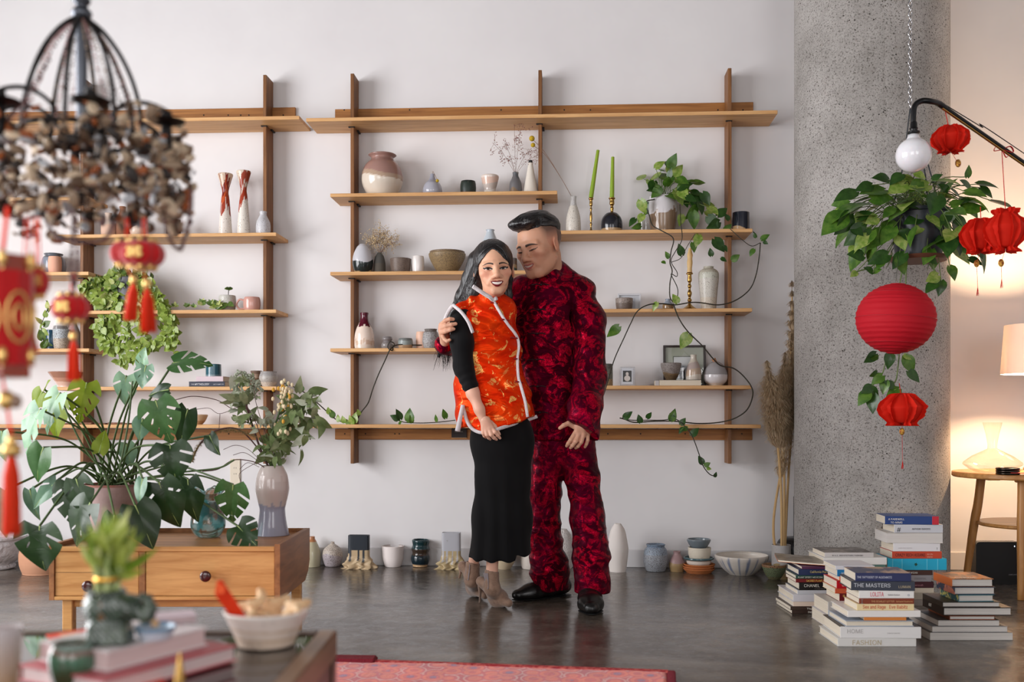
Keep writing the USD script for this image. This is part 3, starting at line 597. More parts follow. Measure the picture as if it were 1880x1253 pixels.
cc = candlestick(1266, 500.5, SHELF_Z['r3b'], -.14, 27, 'tall turned brass candlestick with a wide foot next to the cream vase', [(0, 0), (.95, 0), (1, .03), (.7, .08), (.3, .14), (.16, .2), (.3, .27), (.15, .33), (.26, .4), (.3, .47), (.14, .56), (.26, .64), (.14, .72), (.3, .78), (.27, .93), (.46, .95), (.42, .985), (.15, 1)])
candle(cc, 1267, 456, 10, 'carved cream figure candle in the tall brass candlestick', CREAM_WAX, True)

# picture frames and the books on the shelves
def frame(x0, x1, y0, z, Y, name, label, fw, fm, mats, lean=.02):
    a, b = at(x0, y0, Y), at(x1, y0, Y); w = b[0] - a[0]; h = a[2] - z; c = np.array([a[0], Y, z]); f = fw / ppm(a)
    t = thing(name, label, 'picture frame', c)
    tr = lambda m: (np.stack([arr(m)[0][:, 0], arr(m)[0][:, 1] + lean * (arr(m)[0][:, 2] - z) / h, arr(m)[0][:, 2]], -1), arr(m)[1])
    for q in (((0, 0), (w, f)), ((0, h - f), (w, h)), ((0, f), (f, h - f)), ((w - f, f), (w, h - f))):
        part(t, 'frame_bar', tr(box(c + [q[0][0], -.009, q[0][1]], c + [q[1][0], .004, q[1][1]], .001)), fm, 30)
    for k, (nm, u0, v0, u1, v1, m) in enumerate(mats):
        part(t, nm, tr(box(c + [f + (w - 2 * f) * u0, .001 - .0012 * k, f + (h - 2 * f) * v0], c + [f + (w - 2 * f) * u1, .004, f + (h - 2 * f) * v1])), m, False)
    part(t, 'glass', tr(box(c + [f, -.0068, f], c + [w - f, -.006, h - f])), glass('frame_glass'), False)
PALE = mat('white_frame', (206, 206, 210), .4); DARKW = mat('dark_frame_wood', (44, 34, 30), .4)
frame(1134, 1177, 539, SHELF_Z['r3b'], -.09, 'picture_frame', 'small white frame behind the footed bowl', 3, PALE, [('mount', 0, 0, 1, 1, mat('pale_print', (198, 200, 204), .6)), ('print', .12, .1, .8, .8, mat('grey_print', (176, 178, 186), .6))])
frame(1218, 1296, 634, SHELF_Z['r4b'], -.075, 'picture_frame', 'large dark-framed picture with a sage mount behind bowl and bottle', 4, DARKW, [('mount', 0, 0, 1, 1, mat('sage_mount', (164, 168, 154), .8)), ('print', .2, .14, .76, .76, mat('print_border', (88, 92, 84), .8)), ('print', .22, .16, .74, .74, mat('white_print', (204, 206, 206), .7)), ('print', .3, .16, .7, .5, mat('blue_print', (130, 142, 158), .7, var=(30, (196, 200, 204), .4, .6)))])
def acrylic():
    a, b = at(1138, 674, -.16), at(1166, 674, -.16); z = SHELF_Z['r4b']; w = b[0] - a[0]; h = a[2] - z; c = np.array([a[0], -.16, z])
    t = thing('photo_block', 'small clear acrylic photo block with a black-and-white portrait', 'picture frame', c)
    part(t, 'acrylic_block', box(c + [0, 0, 0], c + [w, .03, h], .002), mat('acrylic', (240, 242, 246), .05, trans=.85, ior=1.3), 30)
    part(t, 'card', box(c + [w * .12, -.0015, h * .1], c + [w * .86, -.0005, h * .92]), mat('grey_card', (198, 200, 206), .6), False)
    part(t, 'photo_print', box(c + [w * .2, -.0025, h * .22], c + [w * .76, -.0016, h * .8]), mat('photo_dark', (30, 28, 28), .3), False)
    p = c + [w * .48, -.0028, h * .5]
    part(t, 'portrait', join([ball(p + [0, 0, h * .13], (w * .1, .0006, h * .1)), ball(p + [0, 0, -h * .1], (w * .2, .0006, h * .15))]), mat('photo_light', (196, 188, 182), .3))
acrylic()
PAGES = mat('book_pages', (224, 214, 196), .9, grain=((4, 4, 900), (206, 194, 174)))
def book(x, y, z, w, d, h, ang, cover, label, spine=None, textcol=None, grp=None, pages=None, soft=True, lettering=(), hinge='front', top=None, name='book', swap=0, toptext=None, emblem=0, redband=0):
    """A closed book lying flat: x, y the centre; w its spine's length, d its depth, h its thickness; turned by ang about z. hinge: the side its spine faces."""
    t = thing(name, label, 'book', (x, y, z), grp)
    e = .0025 if soft else .004; ct = .0012 if soft else .003
    cov = cover if not isinstance(cover, tuple) else mat('cover_%02x%02x%02x' % cover, cover, .38, .4)
    R = lambda m: (rotz(arr(m)[0], ang, (0, 0, 0)) + [x, y, z], arr(m)[1])
    rot = {'front': 0, 'left': -np.pi / 2, 'right': np.pi / 2, 'back': np.pi}[hinge]
    def Q(m):
        v, f = arr(m); return R((rotz(v, rot), f))
    W, D = (d, w) if swap else (w, d)
    part(t, 'cover', Q(box((-W / 2, -D / 2, 0), (W / 2, D / 2, ct), .0006)), cov, 30)
    part(t, 'cover', Q(box((-W / 2, -D / 2, h - ct), (W / 2, D / 2, h), .0006)), cov if top is None else top, 30)
    sm = cov if spine is None else (mat('cover_%02x%02x%02x' % spine, spine, .38, .4) if isinstance(spine, tuple) else spine)
    part(t, 'spine', Q(box((-W / 2, -D / 2 - .0012, 0), (W / 2, -D / 2 + .0012, h), .001)), sm, 30)
    part(t, 'page_block', Q(box((-W / 2 + e, -D / 2 + .001, ct), (W / 2 - e, D / 2 - e, h - ct))), pages or PAGES, False)
    for s, u, v_, hh, fit, c_ in lettering:
        m = mat('ink_%02x%02x%02x' % c_, c_, .5)
        part(t, 'lettering', Q(text(s, hh, basis((-W / 2 + u * W, -D / 2 - .0014, h * v_), (1, 0, 0), (0, 0, 1)), .0005, fit * W)), m, False)
    if toptext:
        s_, c_ = toptext; part(t, 'lettering', R(text(s_, .02, basis((-w * .38, -d * .42, h + .0001), (1, 0, 0), (0, 1, 0)), .0006, w * .76)), mat('ink_%02x%02x%02x' % c_, c_, .4), False)
    if emblem:
        pts = [(.009 * (1 if k % 2 == 0 else .5) * math.cos(k * np.pi / 6 + .26), .009 * (1 if k % 2 == 0 else .5) * math.sin(k * np.pi / 6 + .26)) for k in range(12)]
        part(t, 'leaf_emblem', Q(extrude(pts, .0006, basis((-.02 * W, -D / 2 - .0013, h * .5), (1, 0, 0), (0, 0, 1)))), mat('emblem_green', (24, 70, 50), .5), False)
        for u in (-.42, -.26, .16, .34): part(t, 'spine_band', Q(box((u * W, -D / 2 - .0022, .001), (u * W + .004, -D / 2, h - .001), .0008)), mat('turquoise_band', (96, 196, 222), .4), 30)
        part(t, 'bookmark', Q(tube(spline([(W / 2, -D * .3, h * .6), (W / 2 + .01, -D * .32, h * .5), (W / 2 + .013, -D * .34, -h * .3)], 5), .0014, 5)), mat('green_ribbon', (30, 60, 44), .6), True)
    if redband: part(t, 'spine_band', Q(box((W * .38, -D / 2 - .002, 0), (W / 2 + .0006, -D / 2, h + .0004), .0005)), mat('band_red', (190, 30, 50), .4), 30)
    return t, Q
def shelf_book(x0, x1, yt, z, Y, d, cover, label, **k):
    a, b = at(x0, yt, Y), at(x1, yt, Y); h = a[2] - z
    return book((a[0] + b[0]) / 2, Y + d / 2, z, b[0] - a[0], d, h, 0, cover, label, **k)
zb = SHELF_Z['l4b']; zn = at(380, 701, -.2)[2]
shelf_book(347, 413, 701, zb, -.21, .17, (36, 40, 58), 'navy paperback with white MYTHOLOGY lettering under the pink book', lettering=[('THE', .06, .34, .0075, .08, (200, 200, 206)), ('MYTHOLOGY', .16, .3, .0105, .4, (226, 226, 230)), ('EDITH HAMILTON', .68, .36, .006, .28, (190, 190, 198))])
shelf_book(360, 410, 691.5, zn, -.2, .15, (204, 184, 190), 'pale pink book under the glossy teal cup')
shelf_book(408, 425, 694, zb, -.06, .02, (58, 60, 62), 'dark slim book standing behind the navy paperback')
z4 = SHELF_Z['r4b']
shelf_book(1210, 1288, 698, z4, -.2, .17, (36, 32, 32), 'black-covered book with cream pages under the stone bowl and banded bottle', hinge='back')
shelf_book(1203, 1210, 699, z4, -.19, .1, (176, 172, 172), 'thin grey booklet peeking out left of the black-covered book')
# small glass things
GL = glass('clear_glass')
def glassjar(x0, x1, yt, z, Y, label, name='glass_jar', cat='jar'):
    p = at((x0 + x1) / 2, yt, Y); R = (x1 - x0) / 2 / ppm(p); H = p[2] - z
    single(name, lathe([(0, 0.001), (R * .95, .001), (R, .006), (R, H), (R * .93, H), (R * .93, .008), (0, .006)], 28, (p[0], Y, z), 0), GL, label, cat)
glassjar(1174, 1190, 399, SHELF_Z['r2b'], -.15, 'small clear glass jar left of the dripping white pot')
glassjar(1247, 1260, 676, BOOKZ, -.12, 'tiny clear glass between stone bowl and banded bottle')
# the flat brown pieces on the bottom board of the left unit and the label on the rail
for k, (x0, x1) in enumerate([(116, 150), (150, 172), (176, 198), (200, 222), (222, 240)]):
    a, b = at(x0, 775, -.17), at(x1, 775, -.17); z = SHELF_Z['l5']
    single('clay_tile', box((a[0], -.19, z), (b[0] - .003, -.11, z + .008 + .003 * (k % 2)), .002), mat('brown_clay_tile', (134, 92, 72), .8, var=(40, (100, 64, 50), .4, .6)), 'flat brown clay piece on the bottom board, number %s from the left post' % ['one', 'two', 'three', 'four', 'five'][k], 'clay piece', group='flat clay pieces on the bottom board')
# ================================================================ dried stems
STEM = mat('dried_stem', (128, 96, 78), .8)
rs = np.random.RandomState(4)
def sprig(base, tips, name, label, cat, dotcol, dots, dr, droop=.0, stem=STEM, spread=.03, side=5):
    t = thing(name, label, cat, base); S = []; D = []
    for tip in tips:
        mid = (base + tip) / 2 + [0, 0, .02]
        p = spline([base, mid, tip], 8); S.append(tube(p, .0009, 4))
        for k in range(side):
            i = rs.randint(len(p) // 2, len(p)); e = p[i] + rs.normal(size=3) * [spread, spread * .5, spread]
            S.append(tube([p[i], (p[i] + e) / 2 + [0, 0, .004], e], .0006, 3))
            for q in range(dots): D.append(ball(p[i] + (e - p[i]) * rs.uniform(.3, 1.1) + rs.normal(size=3) * spread * .25, dr * rs.uniform(.6, 1.2), 0))
    part(t, 'stem', join(S), stem, True, kind='stuff'); part(t, 'blossom', join(D), dotcol, True, kind='stuff')
c, R, H = POTS['sprig']; b = c + [0, 0, H - .01]
sprig(b, [at(904, 262, -.14), at(926, 262, -.1), at(944, 232, -.12), at(955, 240, -.1), at(976, 272, -.15), at(988, 285, -.13), at(930, 290, -.16)], 'dried_sprig', 'airy dried pinkish sprigs in the slate grey bottle', 'dried flowers', mat('dried_pink', (140, 92, 84), .9), 5, .0026, side=9)
c, R, H = POTS['gyps']; b = c + [0, 0, H - .01]
sprig(b, [at(x, y, -.11 + .03 * math.sin(x)) for x, y in [(672, 436), (684, 424), (698, 416), (712, 424), (722, 436), (730, 444), (690, 440), (706, 436), (718, 450), (678, 446)]], 'dried_flowers', 'cloud of dried cream baby\'s breath in the dark grey vase', 'dried flowers', mat('dried_cream', (206, 184, 148), .9), 9, .0028, side=12, spread=.028)
YEL = mat('craspedia_yellow', (196, 164, 40), .9, bump=(220, 1, .006))
c, R, H = POTS['crasp']; b = c + [0, 0, H - .02]
for px, py, lab in [(976.5, 254.5, 'upper yellow ball flower on a long thin stem leaning from the white bottle'), (978.5, 266.5, 'lower yellow ball flower on a long thin stem leaning from the white bottle')]:
    t = thing('craspedia', lab, 'dried flower', b); tip = at(px, py, -.13)
    m1 = at(1001, 281 + (py - 254) * .3, -.13); m2 = at(1030, 327, -.12)
    part(t, 'stem', tube(spline([b, m2, m1, tip], 8), .0013, 6), STEM); part(t, 'flower_head', ball(tip, .0155 if py < 260 else .0125, 3), YEL)
c, R, H = POTS['tear']; b = c + [0, 0, H - .01]; tip = at(803, 332, -.15)
t = thing('dried_bloom', 'small drooping yellow dried bloom in the grey teardrop vase', 'dried flower', b)
part(t, 'stem', tube(spline([b, b + [.004, -.01, .022], tip + [-.004, 0, .012], tip], 6), .0012, 5), STEM); part(t, 'flower_head', ball(tip, .009, 2), YEL)
# pampas grass beside the column: stems and feather heads
PST = mat('pampas_stem', (190, 156, 108), .7); PFL = mat('pampas_plume', (236, 218, 190), 1.0, .1, leaf=.4, var=(20, (214, 192, 160), .35, .65))
def pampas(foot, path, r, label, n, seed, lengths=(.05, .09)):
    t = thing('pampas_grass', label, 'pampas grass', foot); p = spline([foot] + path, 10)
    part(t, 'stem', tube(p, [.0075, .0065, .004], 8), PST)
    rr = np.random.RandomState(seed); V, F = [], []; m = len(p); i0 = int(m * .52); tt, U, W = frames(p)
    cv = []
    for k in range(n):
        q = rr.uniform(0, 1); i = min(m - 1, int(i0 + q * (m - i0))); o = p[i]
        a = rr.uniform(0, 6.28); rad = r * (math.sin(min(1, .12 + q * 1.05) * np.pi) ** .6) * rr.uniform(.3, 1)
        d = U[i] * math.cos(a) + W[i] * math.sin(a); L = rr.uniform(*lengths)
        e = o + d * rad + tt[i] * L * .9; e2 = e + d * L * .35 + tt[i] * L * .2 + np.array([0, 0, -L * .45])
        mid = (o + e) / 2 + d * rad * .25
        for w0 in range(1):
            pts = [o, mid, e, e2]; sd = np.cross(d, tt[i]); sd /= np.linalg.norm(sd) + 1e-9; b0 = len(V) ; wd = [.0006, .0016, .0014, .0002]
            for P_, w_ in zip(pts, wd): V += [P_ - sd * w_, P_ + sd * w_]
            for s_ in range(3): F += [(b0 + 2 * s_, b0 + 2 * s_ + 1, b0 + 2 * s_ + 3), (b0 + 2 * s_, b0 + 2 * s_ + 3, b0 + 2 * s_ + 2)]
    part(t, 'plume', (np.array(V), np.array(F)), PFL, True, kind='stuff')
c, R, H = POTS['pampas']; Yp = c[1]; f0 = c + [0, 0, .02]
pampas(f0 + [.0, -.01, 0], [at(1434, 900, Yp - .03), at(1424, 780, Yp - .06), at(1412, 690, Yp - .1)], .085, 'lowest drooping pampas plume beside the column', 2600, 1)
pampas(f0 + [.01, 0, 0], [at(1440, 900, Yp + .01), at(1436, 780, Yp), at(1440, 675, Yp - .02)], .085, 'middle pampas plume right of the drooping one', 2400, 2)
pampas(f0 + [.015, .01, 0], [at(1446, 900, Yp + .05), at(1456, 720, Yp + .06), at(1454, 540, Yp + .06)], .05, 'tallest narrow pampas plume against the column', 2000, 3, (.05, .08))
pampas(f0 + [-.01, .01, 0], [at(1420, 960, Yp + .02), at(1440, 820, Yp + .02), at(1452, 640, Yp + .03)], .06, 'rear pampas plume between the middle and tallest ones', 1400, 5)
# dark things in the gap behind the pampas vase
g0 = atz(1455, 1040, 0)
single('crock', lathe([(0, 0), (.09, 0), (.1, .03), (.1, .12), (.085, .17), (.05, .19), (0, .19)], 30, (at(1458, 1000, -.12)[0], -.12, 0), 4), mat('black_enamel', (22, 21, 22), .25), 'round black pot on the floor behind the pampas vase', 'pot')
bx = at(1456.5, 960, -.03)[0]
single('panel', box((bx, -.05, 0), (bx + .3, -.03, at(1460, 912, -.04)[2]), .002), mat('black_panel', (28, 24, 24), .6), 'dark panel leaning in the gap behind column', 'panel')
single('paper_sheet', box((bx + .004, -.056, .02), (bx + .2, -.054, at(1460, 941, -.055)[2])), mat('grey_paper', (188, 186, 190), .8), 'grey printed sheet in front of the dark panel behind the column', 'paper')
# ================================================================ soft bodies: signed distances, meshed by surface nets
def smin(a, b, k):
    if k <= 0: return np.minimum(a, b)
    h = np.clip(.5 + .5 * (b - a) / k, 0, 1); return b + (a - b) * h - k * h * (1 - h)
def cap(a, b, ra, rb=None, flat=None):
    """Tapered capsule; flat = (axis, factor) squeezes it along an axis."""
    a, b = np.asarray(a, float), np.asarray(b, float); rb = ra if rb is None else rb
    ax = None if flat is None else np.asarray(flat[0], float) / np.linalg.norm(flat[0]); s = 1 if flat is None else 1 / flat[1] - 1
    ab = b - a
    if ax is not None: ab = ab + ax * (ab @ ax) * s
    L = max(ab @ ab, 1e-12)
    def f(p):
        q = p - a
        if ax is not None: q = q + ax * (q @ ax)[..., None] * s
        t = np.clip(q @ ab / L, 0, 1); return np.linalg.norm(q - t[..., None] * ab, axis=-1) - (ra + (rb - ra) * t)
    f.box = (np.minimum(a - ra, b - rb), np.maximum(a + ra, b + rb)); return f
def ell(c, r, R=None):
    c, r = np.asarray(c, float), np.asarray(r, float)
    def f(p):
        q = p - c
        if R is not None: q = q @ R
        k0 = np.linalg.norm(q / r, axis=-1); k1 = np.linalg.norm(q / r ** 2, axis=-1); return k0 * (k0 - 1) / np.maximum(k1, 1e-9)
    m = r.max(); f.box = (c - (m if R is not None else r), c + (m if R is not None else r)); return f
def plane(o, n):
    """Negative on the side that n points away from."""
    o, n = np.asarray(o, float), np.asarray(n, float); n = n / np.linalg.norm(n); return lambda p: (p - o) @ n
class Body:
    def __init__(s): s.ops, s.lo, s.hi, s.disp = [], np.full(3, 9e9), np.full(3, -9e9), None
    def add(s, f, k=.02):
        s.ops.append(('u', f, k)); s.lo = np.minimum(s.lo, f.box[0]); s.hi = np.maximum(s.hi, f.box[1]); return s
    def chain(s, pts, rs, k=.02, flat=None):
        for i in range(len(pts) - 1): s.add(cap(pts[i], pts[i + 1], rs[i], rs[i + 1], flat), k)
        return s
    def sub(s, f, k=.005): s.ops.append(('s', f, k)); return s
    def keep(s, f, k=.004): s.ops.append(('i', f, k)); return s       # keep what lies inside f
    def __call__(s, p):
        d = np.full(p.shape[:-1], 9.0)
        for op, f, k in s.ops:
            e = f(p)
            d = smin(d, e, k) if op == 'u' else -smin(-d, e if op == 's' else -e, k)
        return d if s.disp is None else d + s.disp(p)
    def mesh(s, h, pad=None, block=8):
        pad = 4 * h if pad is None else pad
        lo = s.lo - pad; n = np.ceil((s.hi + pad - lo) / h / block).astype(int) * block; nb = n // block
        bc = np.stack(np.meshgrid(*[np.arange(k) for k in nb], indexing='ij'), -1).reshape(-1, 3)
        cd = s(lo + (bc * block + (block - 1) / 2) * h)
        D = np.repeat(np.repeat(np.repeat(np.sign(cd).reshape(nb) * 1.0, block, 0), block, 1), block, 2).astype(np.float32)
        act = bc[np.abs(cd) < h * block * 1.35]
        loc = np.stack(np.meshgrid(*[np.arange(block)] * 3, indexing='ij'), -1).reshape(-1, 3)
        for i in range(0, len(act), 400):
            a = act[i:i + 400]; ix = (a[:, None] * block + loc[None]).reshape(-1, 3)
            D[ix[:, 0], ix[:, 1], ix[:, 2]] = s(lo + ix * h)
        return nets(D, lo, h)
def nets(D, lo, h):
    S = D < 0
    c = [S[i:S.shape[0] - 1 + i, j:S.shape[1] - 1 + j, k:S.shape[2] - 1 + k] for i in (0, 1) for j in (0, 1) for k in (0, 1)]
    tot = sum(x.astype(np.int8) for x in c); cell = np.argwhere((tot > 0) & (tot < 8))
    idx = -np.ones(tot.shape, np.int64); idx[tuple(cell.T)] = np.arange(len(cell))
    off = np.array([(i, j, k) for i in (0, 1) for j in (0, 1) for k in (0, 1)])
    val = np.stack([D[tuple((cell + o).T)] for o in off], 1); acc = np.zeros((len(cell), 3)); cnt = np.zeros(len(cell))
    for a in range(8):
        for b in range(a + 1, 8):
            if np.abs(off[a] - off[b]).sum() != 1: continue
            va, vb = val[:, a], val[:, b]; m = (va < 0) != (vb < 0); t = np.where(m, va / np.where(m, va - vb, 1), 0)
            acc += np.where(m[:, None], off[a] + t[:, None] * (off[b] - off[a]), 0); cnt += m
    V = lo + (cell + acc / np.maximum(cnt, 1)[:, None]) * h; F = []
    for ax in range(3):
        sl0 = [slice(None)] * 3; sl1 = [slice(None)] * 3; sl0[ax] = slice(0, -1); sl1[ax] = slice(1, None)
        A, B = S[tuple(sl0)], S[tuple(sl1)]; e = np.argwhere(A != B); u, v = (ax + 1) % 3, (ax + 2) % 3
        e = e[(e[:, u] > 0) & (e[:, v] > 0) & (e[:, u] < S.shape[u] - 1) & (e[:, v] < S.shape[v] - 1)]
        du, dv = np.eye(3, dtype=int)[u], np.eye(3, dtype=int)[v]
        q = [idx[tuple((e - o).T)] for o in (du + dv, dv, 0 * du, du)]; Q = np.stack(q, 1)
        inn = A[tuple(e.T)]; Q[~inn] = Q[~inn][:, ::-1]; F.append(Q[(Q >= 0).all(1)])
    F = np.vstack(F); return V, np.vstack([F[:, [0, 1, 2]], F[:, [0, 2, 3]]])
def taubin(v, f, n=6, lam=.5, mu=-.53):
    from scipy.sparse import coo_matrix
    e = np.vstack([f[:, [0, 1]], f[:, [1, 2]], f[:, [2, 0]]]); e = np.vstack([e, e[:, ::-1]])
    A = coo_matrix((np.ones(len(e)), (e[:, 0], e[:, 1])), shape=(len(v),) * 2).tocsr(); A.data[:] = 1; d = np.maximum(np.asarray(A.sum(1)).ravel(), 1)
    for _ in range(n):
        v = v + lam * (A @ v / d[:, None] - v); v = v + mu * (A @ v / d[:, None] - v)
    return v
def hit(s, px, py, d0=4.0, d1=5.2, n=260):
    """First point of the body s along the sight line of a pixel (to lay a seam or a button on it)."""
    ds = np.linspace(d0, d1, n); P = CAM + ray(px, py) * ds[:, None]; v = s(P); k = np.argmax(v < 0)
    if not (v < 0).any(): k = np.argmin(v); return P[k]
    t = v[k - 1] / (v[k - 1] - v[k]) if k else 0
    return P[k - 1] + (P[k] - P[k - 1]) * t if k else P[0]
def rot3(yaw, pitch, roll):
    """Columns: the head's right-hand x, its facing direction y, its up z, for a head that faces the camera side when all angles are zero."""
    cy, sy, cp, sp, cr, sr = math.cos(yaw), math.sin(yaw), math.cos(pitch), math.sin(pitch), math.cos(roll), math.sin(roll)
    B = np.array([[-1.0, 0, 0], [0, -1.0, 0], [0, 0, 1.0]]).T            # facing -y: local x points to world -x
    Rz = np.array([[cy, -sy, 0], [sy, cy, 0], [0, 0, 1]]); Rx = np.array([[1, 0, 0], [0, cp, -sp], [0, sp, cp]]); Ry = np.array([[cr, 0, sr], [0, 1, 0], [-sr, 0, cr]])
    return Rz @ Ry @ Rx @ B
# ================================================================ heads
ZE = -.0095                                                           # the eye line below the middle of the skull
def head_body(man):
    b = Body(); j = 1.0 if man else .88
    b.add(ell((0, -.014, .032), (.077, .096, .086)), .02).add(ell((0, .024, -.028), (.064 * j, .064, .086)), .03)
    b.add(ell((0, .03, -.07), (.054 * j * (1 if man else .9), .054, .044)), .03).add(cap((-.012 * j, .071, -.101), (.012 * j, .071, -.101), .0165 if man else   .0115), .018)
    if man: b.add(cap((-.052, .0, -.062), (-.024, .06, -.1), .016, .014), .022).add(cap((.052, .0, -.062), (.024, .06, -.1), .016, .014), .022)
    for s in (-1, 1):
        b.add(ell((s * .045 * (1 if man else .96), .057, -.024), (.024, .023, .02)), .02)                       # cheekbone
        b.add(cap((s * .012, .085, .02 + ZE * .8), (s * .046, .07, .018 + ZE * .8), .009, .008), .014)         # brow
        b.sub(ell((s * .032, .108, ZE), (.016, .024, .0105)), .014)                        # eye socket
        b.add(ell((s * .0315, .0735, ZE - .001), (.0145, .0125, .0115)), .004)                 # eyeball under its lids
        b.add(ell((s * .079, -.006, -.012), (.0075, .018, .031), np.linalg.qr(np.array([[1, s * .35, 0], [-s * .35, 1, 0], [0, .12, 1.0]]))[0]), .006)
        b.sub(ell((s * .088, .001, -.008), (.006, .009, .017)), .004)
        b.add(ell((s * .0125, .0965, -.0415), (.0085, .0095, .0075)), .006)                # nostril wing
        b.add(cap((s * .02, .088, -.045), (s * .034, .074, -.068), .006, .005), .012)      # smile fold
        b.add(ell((s * .036, .063, -.05), (.0125, .013, .012)), .016)
    b.add(cap((0, .084, .012), (0, .1035, -.036), .0075, .0115), .012).add(ell((0, .105, -.037), (.011, .0105, .0095)), .006)
    w = .026
    xs = np.linspace(-w, w, 7)
    for i in range(6):
        z = lambda x, o: -.0665 + 7.5 * x * x + o * (1 - (x / w) ** 2)
        y = lambda x: .0885 - 16 * x * x
        b.add(cap((xs[i], y(xs[i]) + .001, z(xs[i], .0035)), (xs[i + 1], y(xs[i + 1]) + .001, z(xs[i + 1], .0035)), .0042), .006)
        b.add(cap((xs[i], y(xs[i]), z(xs[i], -.0095)), (xs[i + 1], y(xs[i + 1]), z(xs[i + 1], -.0095)), .0048), .006)
    return b
def face_colours(v, man, skin, lip, teeth, scalp=None):
    """Colours of skin, lips, teeth, brows and eyes, in the head's own coordinates."""
    x, y, z = v.T; c = np.tile(np.array(lin(skin)), (len(v), 1)); fr = y > .03
    def lay(m, col, a=1.0):
        a = np.clip(np.asarray(a, float) * m, 0, 1)[:, None]; c[:] = c * (1 - a) + np.array(lin(col)) * a
    ax = np.abs(x)
    lay(fr, (206, 122, 104) if not man else (176, 104, 82), .42 * np.exp(-((ax - .044) ** 2 + (z + .03) ** 2) / .00045))
    lay(fr, (200, 126, 104), .18 * np.exp(-(x ** 2 + (z + .038) ** 2) / .00012))
    lay(np.abs(x) > .07, (190, 112, 90), .3)
    w = .0265; q = np.clip(1 - (x / w) ** 2, 0, 1); zc = -.0665 + 7.5 * x * x
    up = zc + .0085 * q ** .6 - .0018 * np.exp(-(x / .004) ** 2); lo = zc - (.0165 if not man else .0135) * q ** .8
    e = lambda d: np.clip(d / .0016 + .5, 0, 1)
    lay(fr & (y > .055), lip, e(up - z) * e(z - lo) * (ax < w))
    iu = zc + (.0022 if not man else .0006) * q; il = zc - (.0074 if not man else .0048) * q; wi = .022
    lay(fr & (ax < wi), (60, 24, 22), e(iu + .0006 - z) * e(z - il + .0006) * (q > .25))
    lay(fr & (ax < wi - .0018), teeth, e(iu - z) * e(z - il) * (q > .3))
    for s in (-1, 1):
        u = (s * x - .0315) / (.0162 if not man else .0155); ze = ZE + .0004 + .0016 * u + (0 if not man else -.002); g = np.clip(1 - u * u, 0, 1)
        h0 = (.0044 if not man else .0017) * g; h1 = (.0036 if not man else .0012) * g; ey = fr & (np.abs(u) < 1.0)
        lay(fr & (np.abs(u) < 1.25), (120, 72, 60) if not man else (150, 100, 78), .55 * np.exp(-((z - ZE - .006) / .006) ** 2) * np.clip(1.3 - np.abs(u), 0, 1))
        lay(ey, (226, 218, 212) if not man else (90, 66, 56), e(ze + h0 - z) * e(z - ze + h1))
        xi = (s * x - .0315 - s * .0022) if not man else (s * x - .0315)
        lay(ey, (26, 16, 12), e(.0062 - np.hypot(xi, z - ze - .0004)) * e(ze + h0 - z) * e(z - ze + h1))
        lw = .0031 if not man else .0014
        lay(fr & (u > -1.05) & (u < 1.3), (16, 12, 12) if not man else (52, 36, 30), e(lw - np.abs(z - (ze + h0 + .0008 + np.maximum(u - .9, 0) * .008))))
        lay(ey, (92, 56, 46), .8 * e(.0009 - np.abs(z - (ze - h1 - .0005))))
        t = np.clip((s * x - .0125) / .042, 0, 1); zb = ZE + (.0165 if not man else .0185) + (.0075 if not man else .005) * np.sin(np.pi * (t * .8 + .12)) - .004 * t ** 2 - (.002 if man else 0); bw = (.0046 if man else .0036) * (1 - .75 * t ** 2)
        lay(fr & (s * x > .0115) & (s * x < .0545), (28, 22, 20) if not man else (34, 28, 26), .95 * e(bw - np.abs(z - zb)))
    lay(fr & (y > .09) & (ax > .004) & (ax < .012), (96, 48, 40), .5 * e(.0013 - np.abs(z + .047)) * (ax > .006))
    if scalp is not None: lay(scalp(x, y, z) > 0, (58, 48, 44), np.clip(scalp(x, y, z), 0, .8))
    return c
def make_head(man, M, o, sc, neck, skin, lip, teeth, h, scalp=None):
    """M: 3 x 3 axes, o: the head's centre, sc: scale; neck: world points and radii from the skull's base down to the collar."""
    hb = head_body(man); B = Body()
    def f(p): return hb((p - o) @ M / sc) * sc
    r = .16 * sc; f.box = (o - r, o + r); B.add(f, 0)
    for i in range(len(neck) - 1): B.add(cap(neck[i][0], neck[i + 1][0], neck[i][1], neck[i + 1][1]), .02)
    v, F = B.mesh(h); L = (v - o) @ M / sc
    col = face_colours(L, man, skin, lip, teeth, scalp); col[L[:, 2] < -.125] = lin(skin)
    return (v, F), col, B
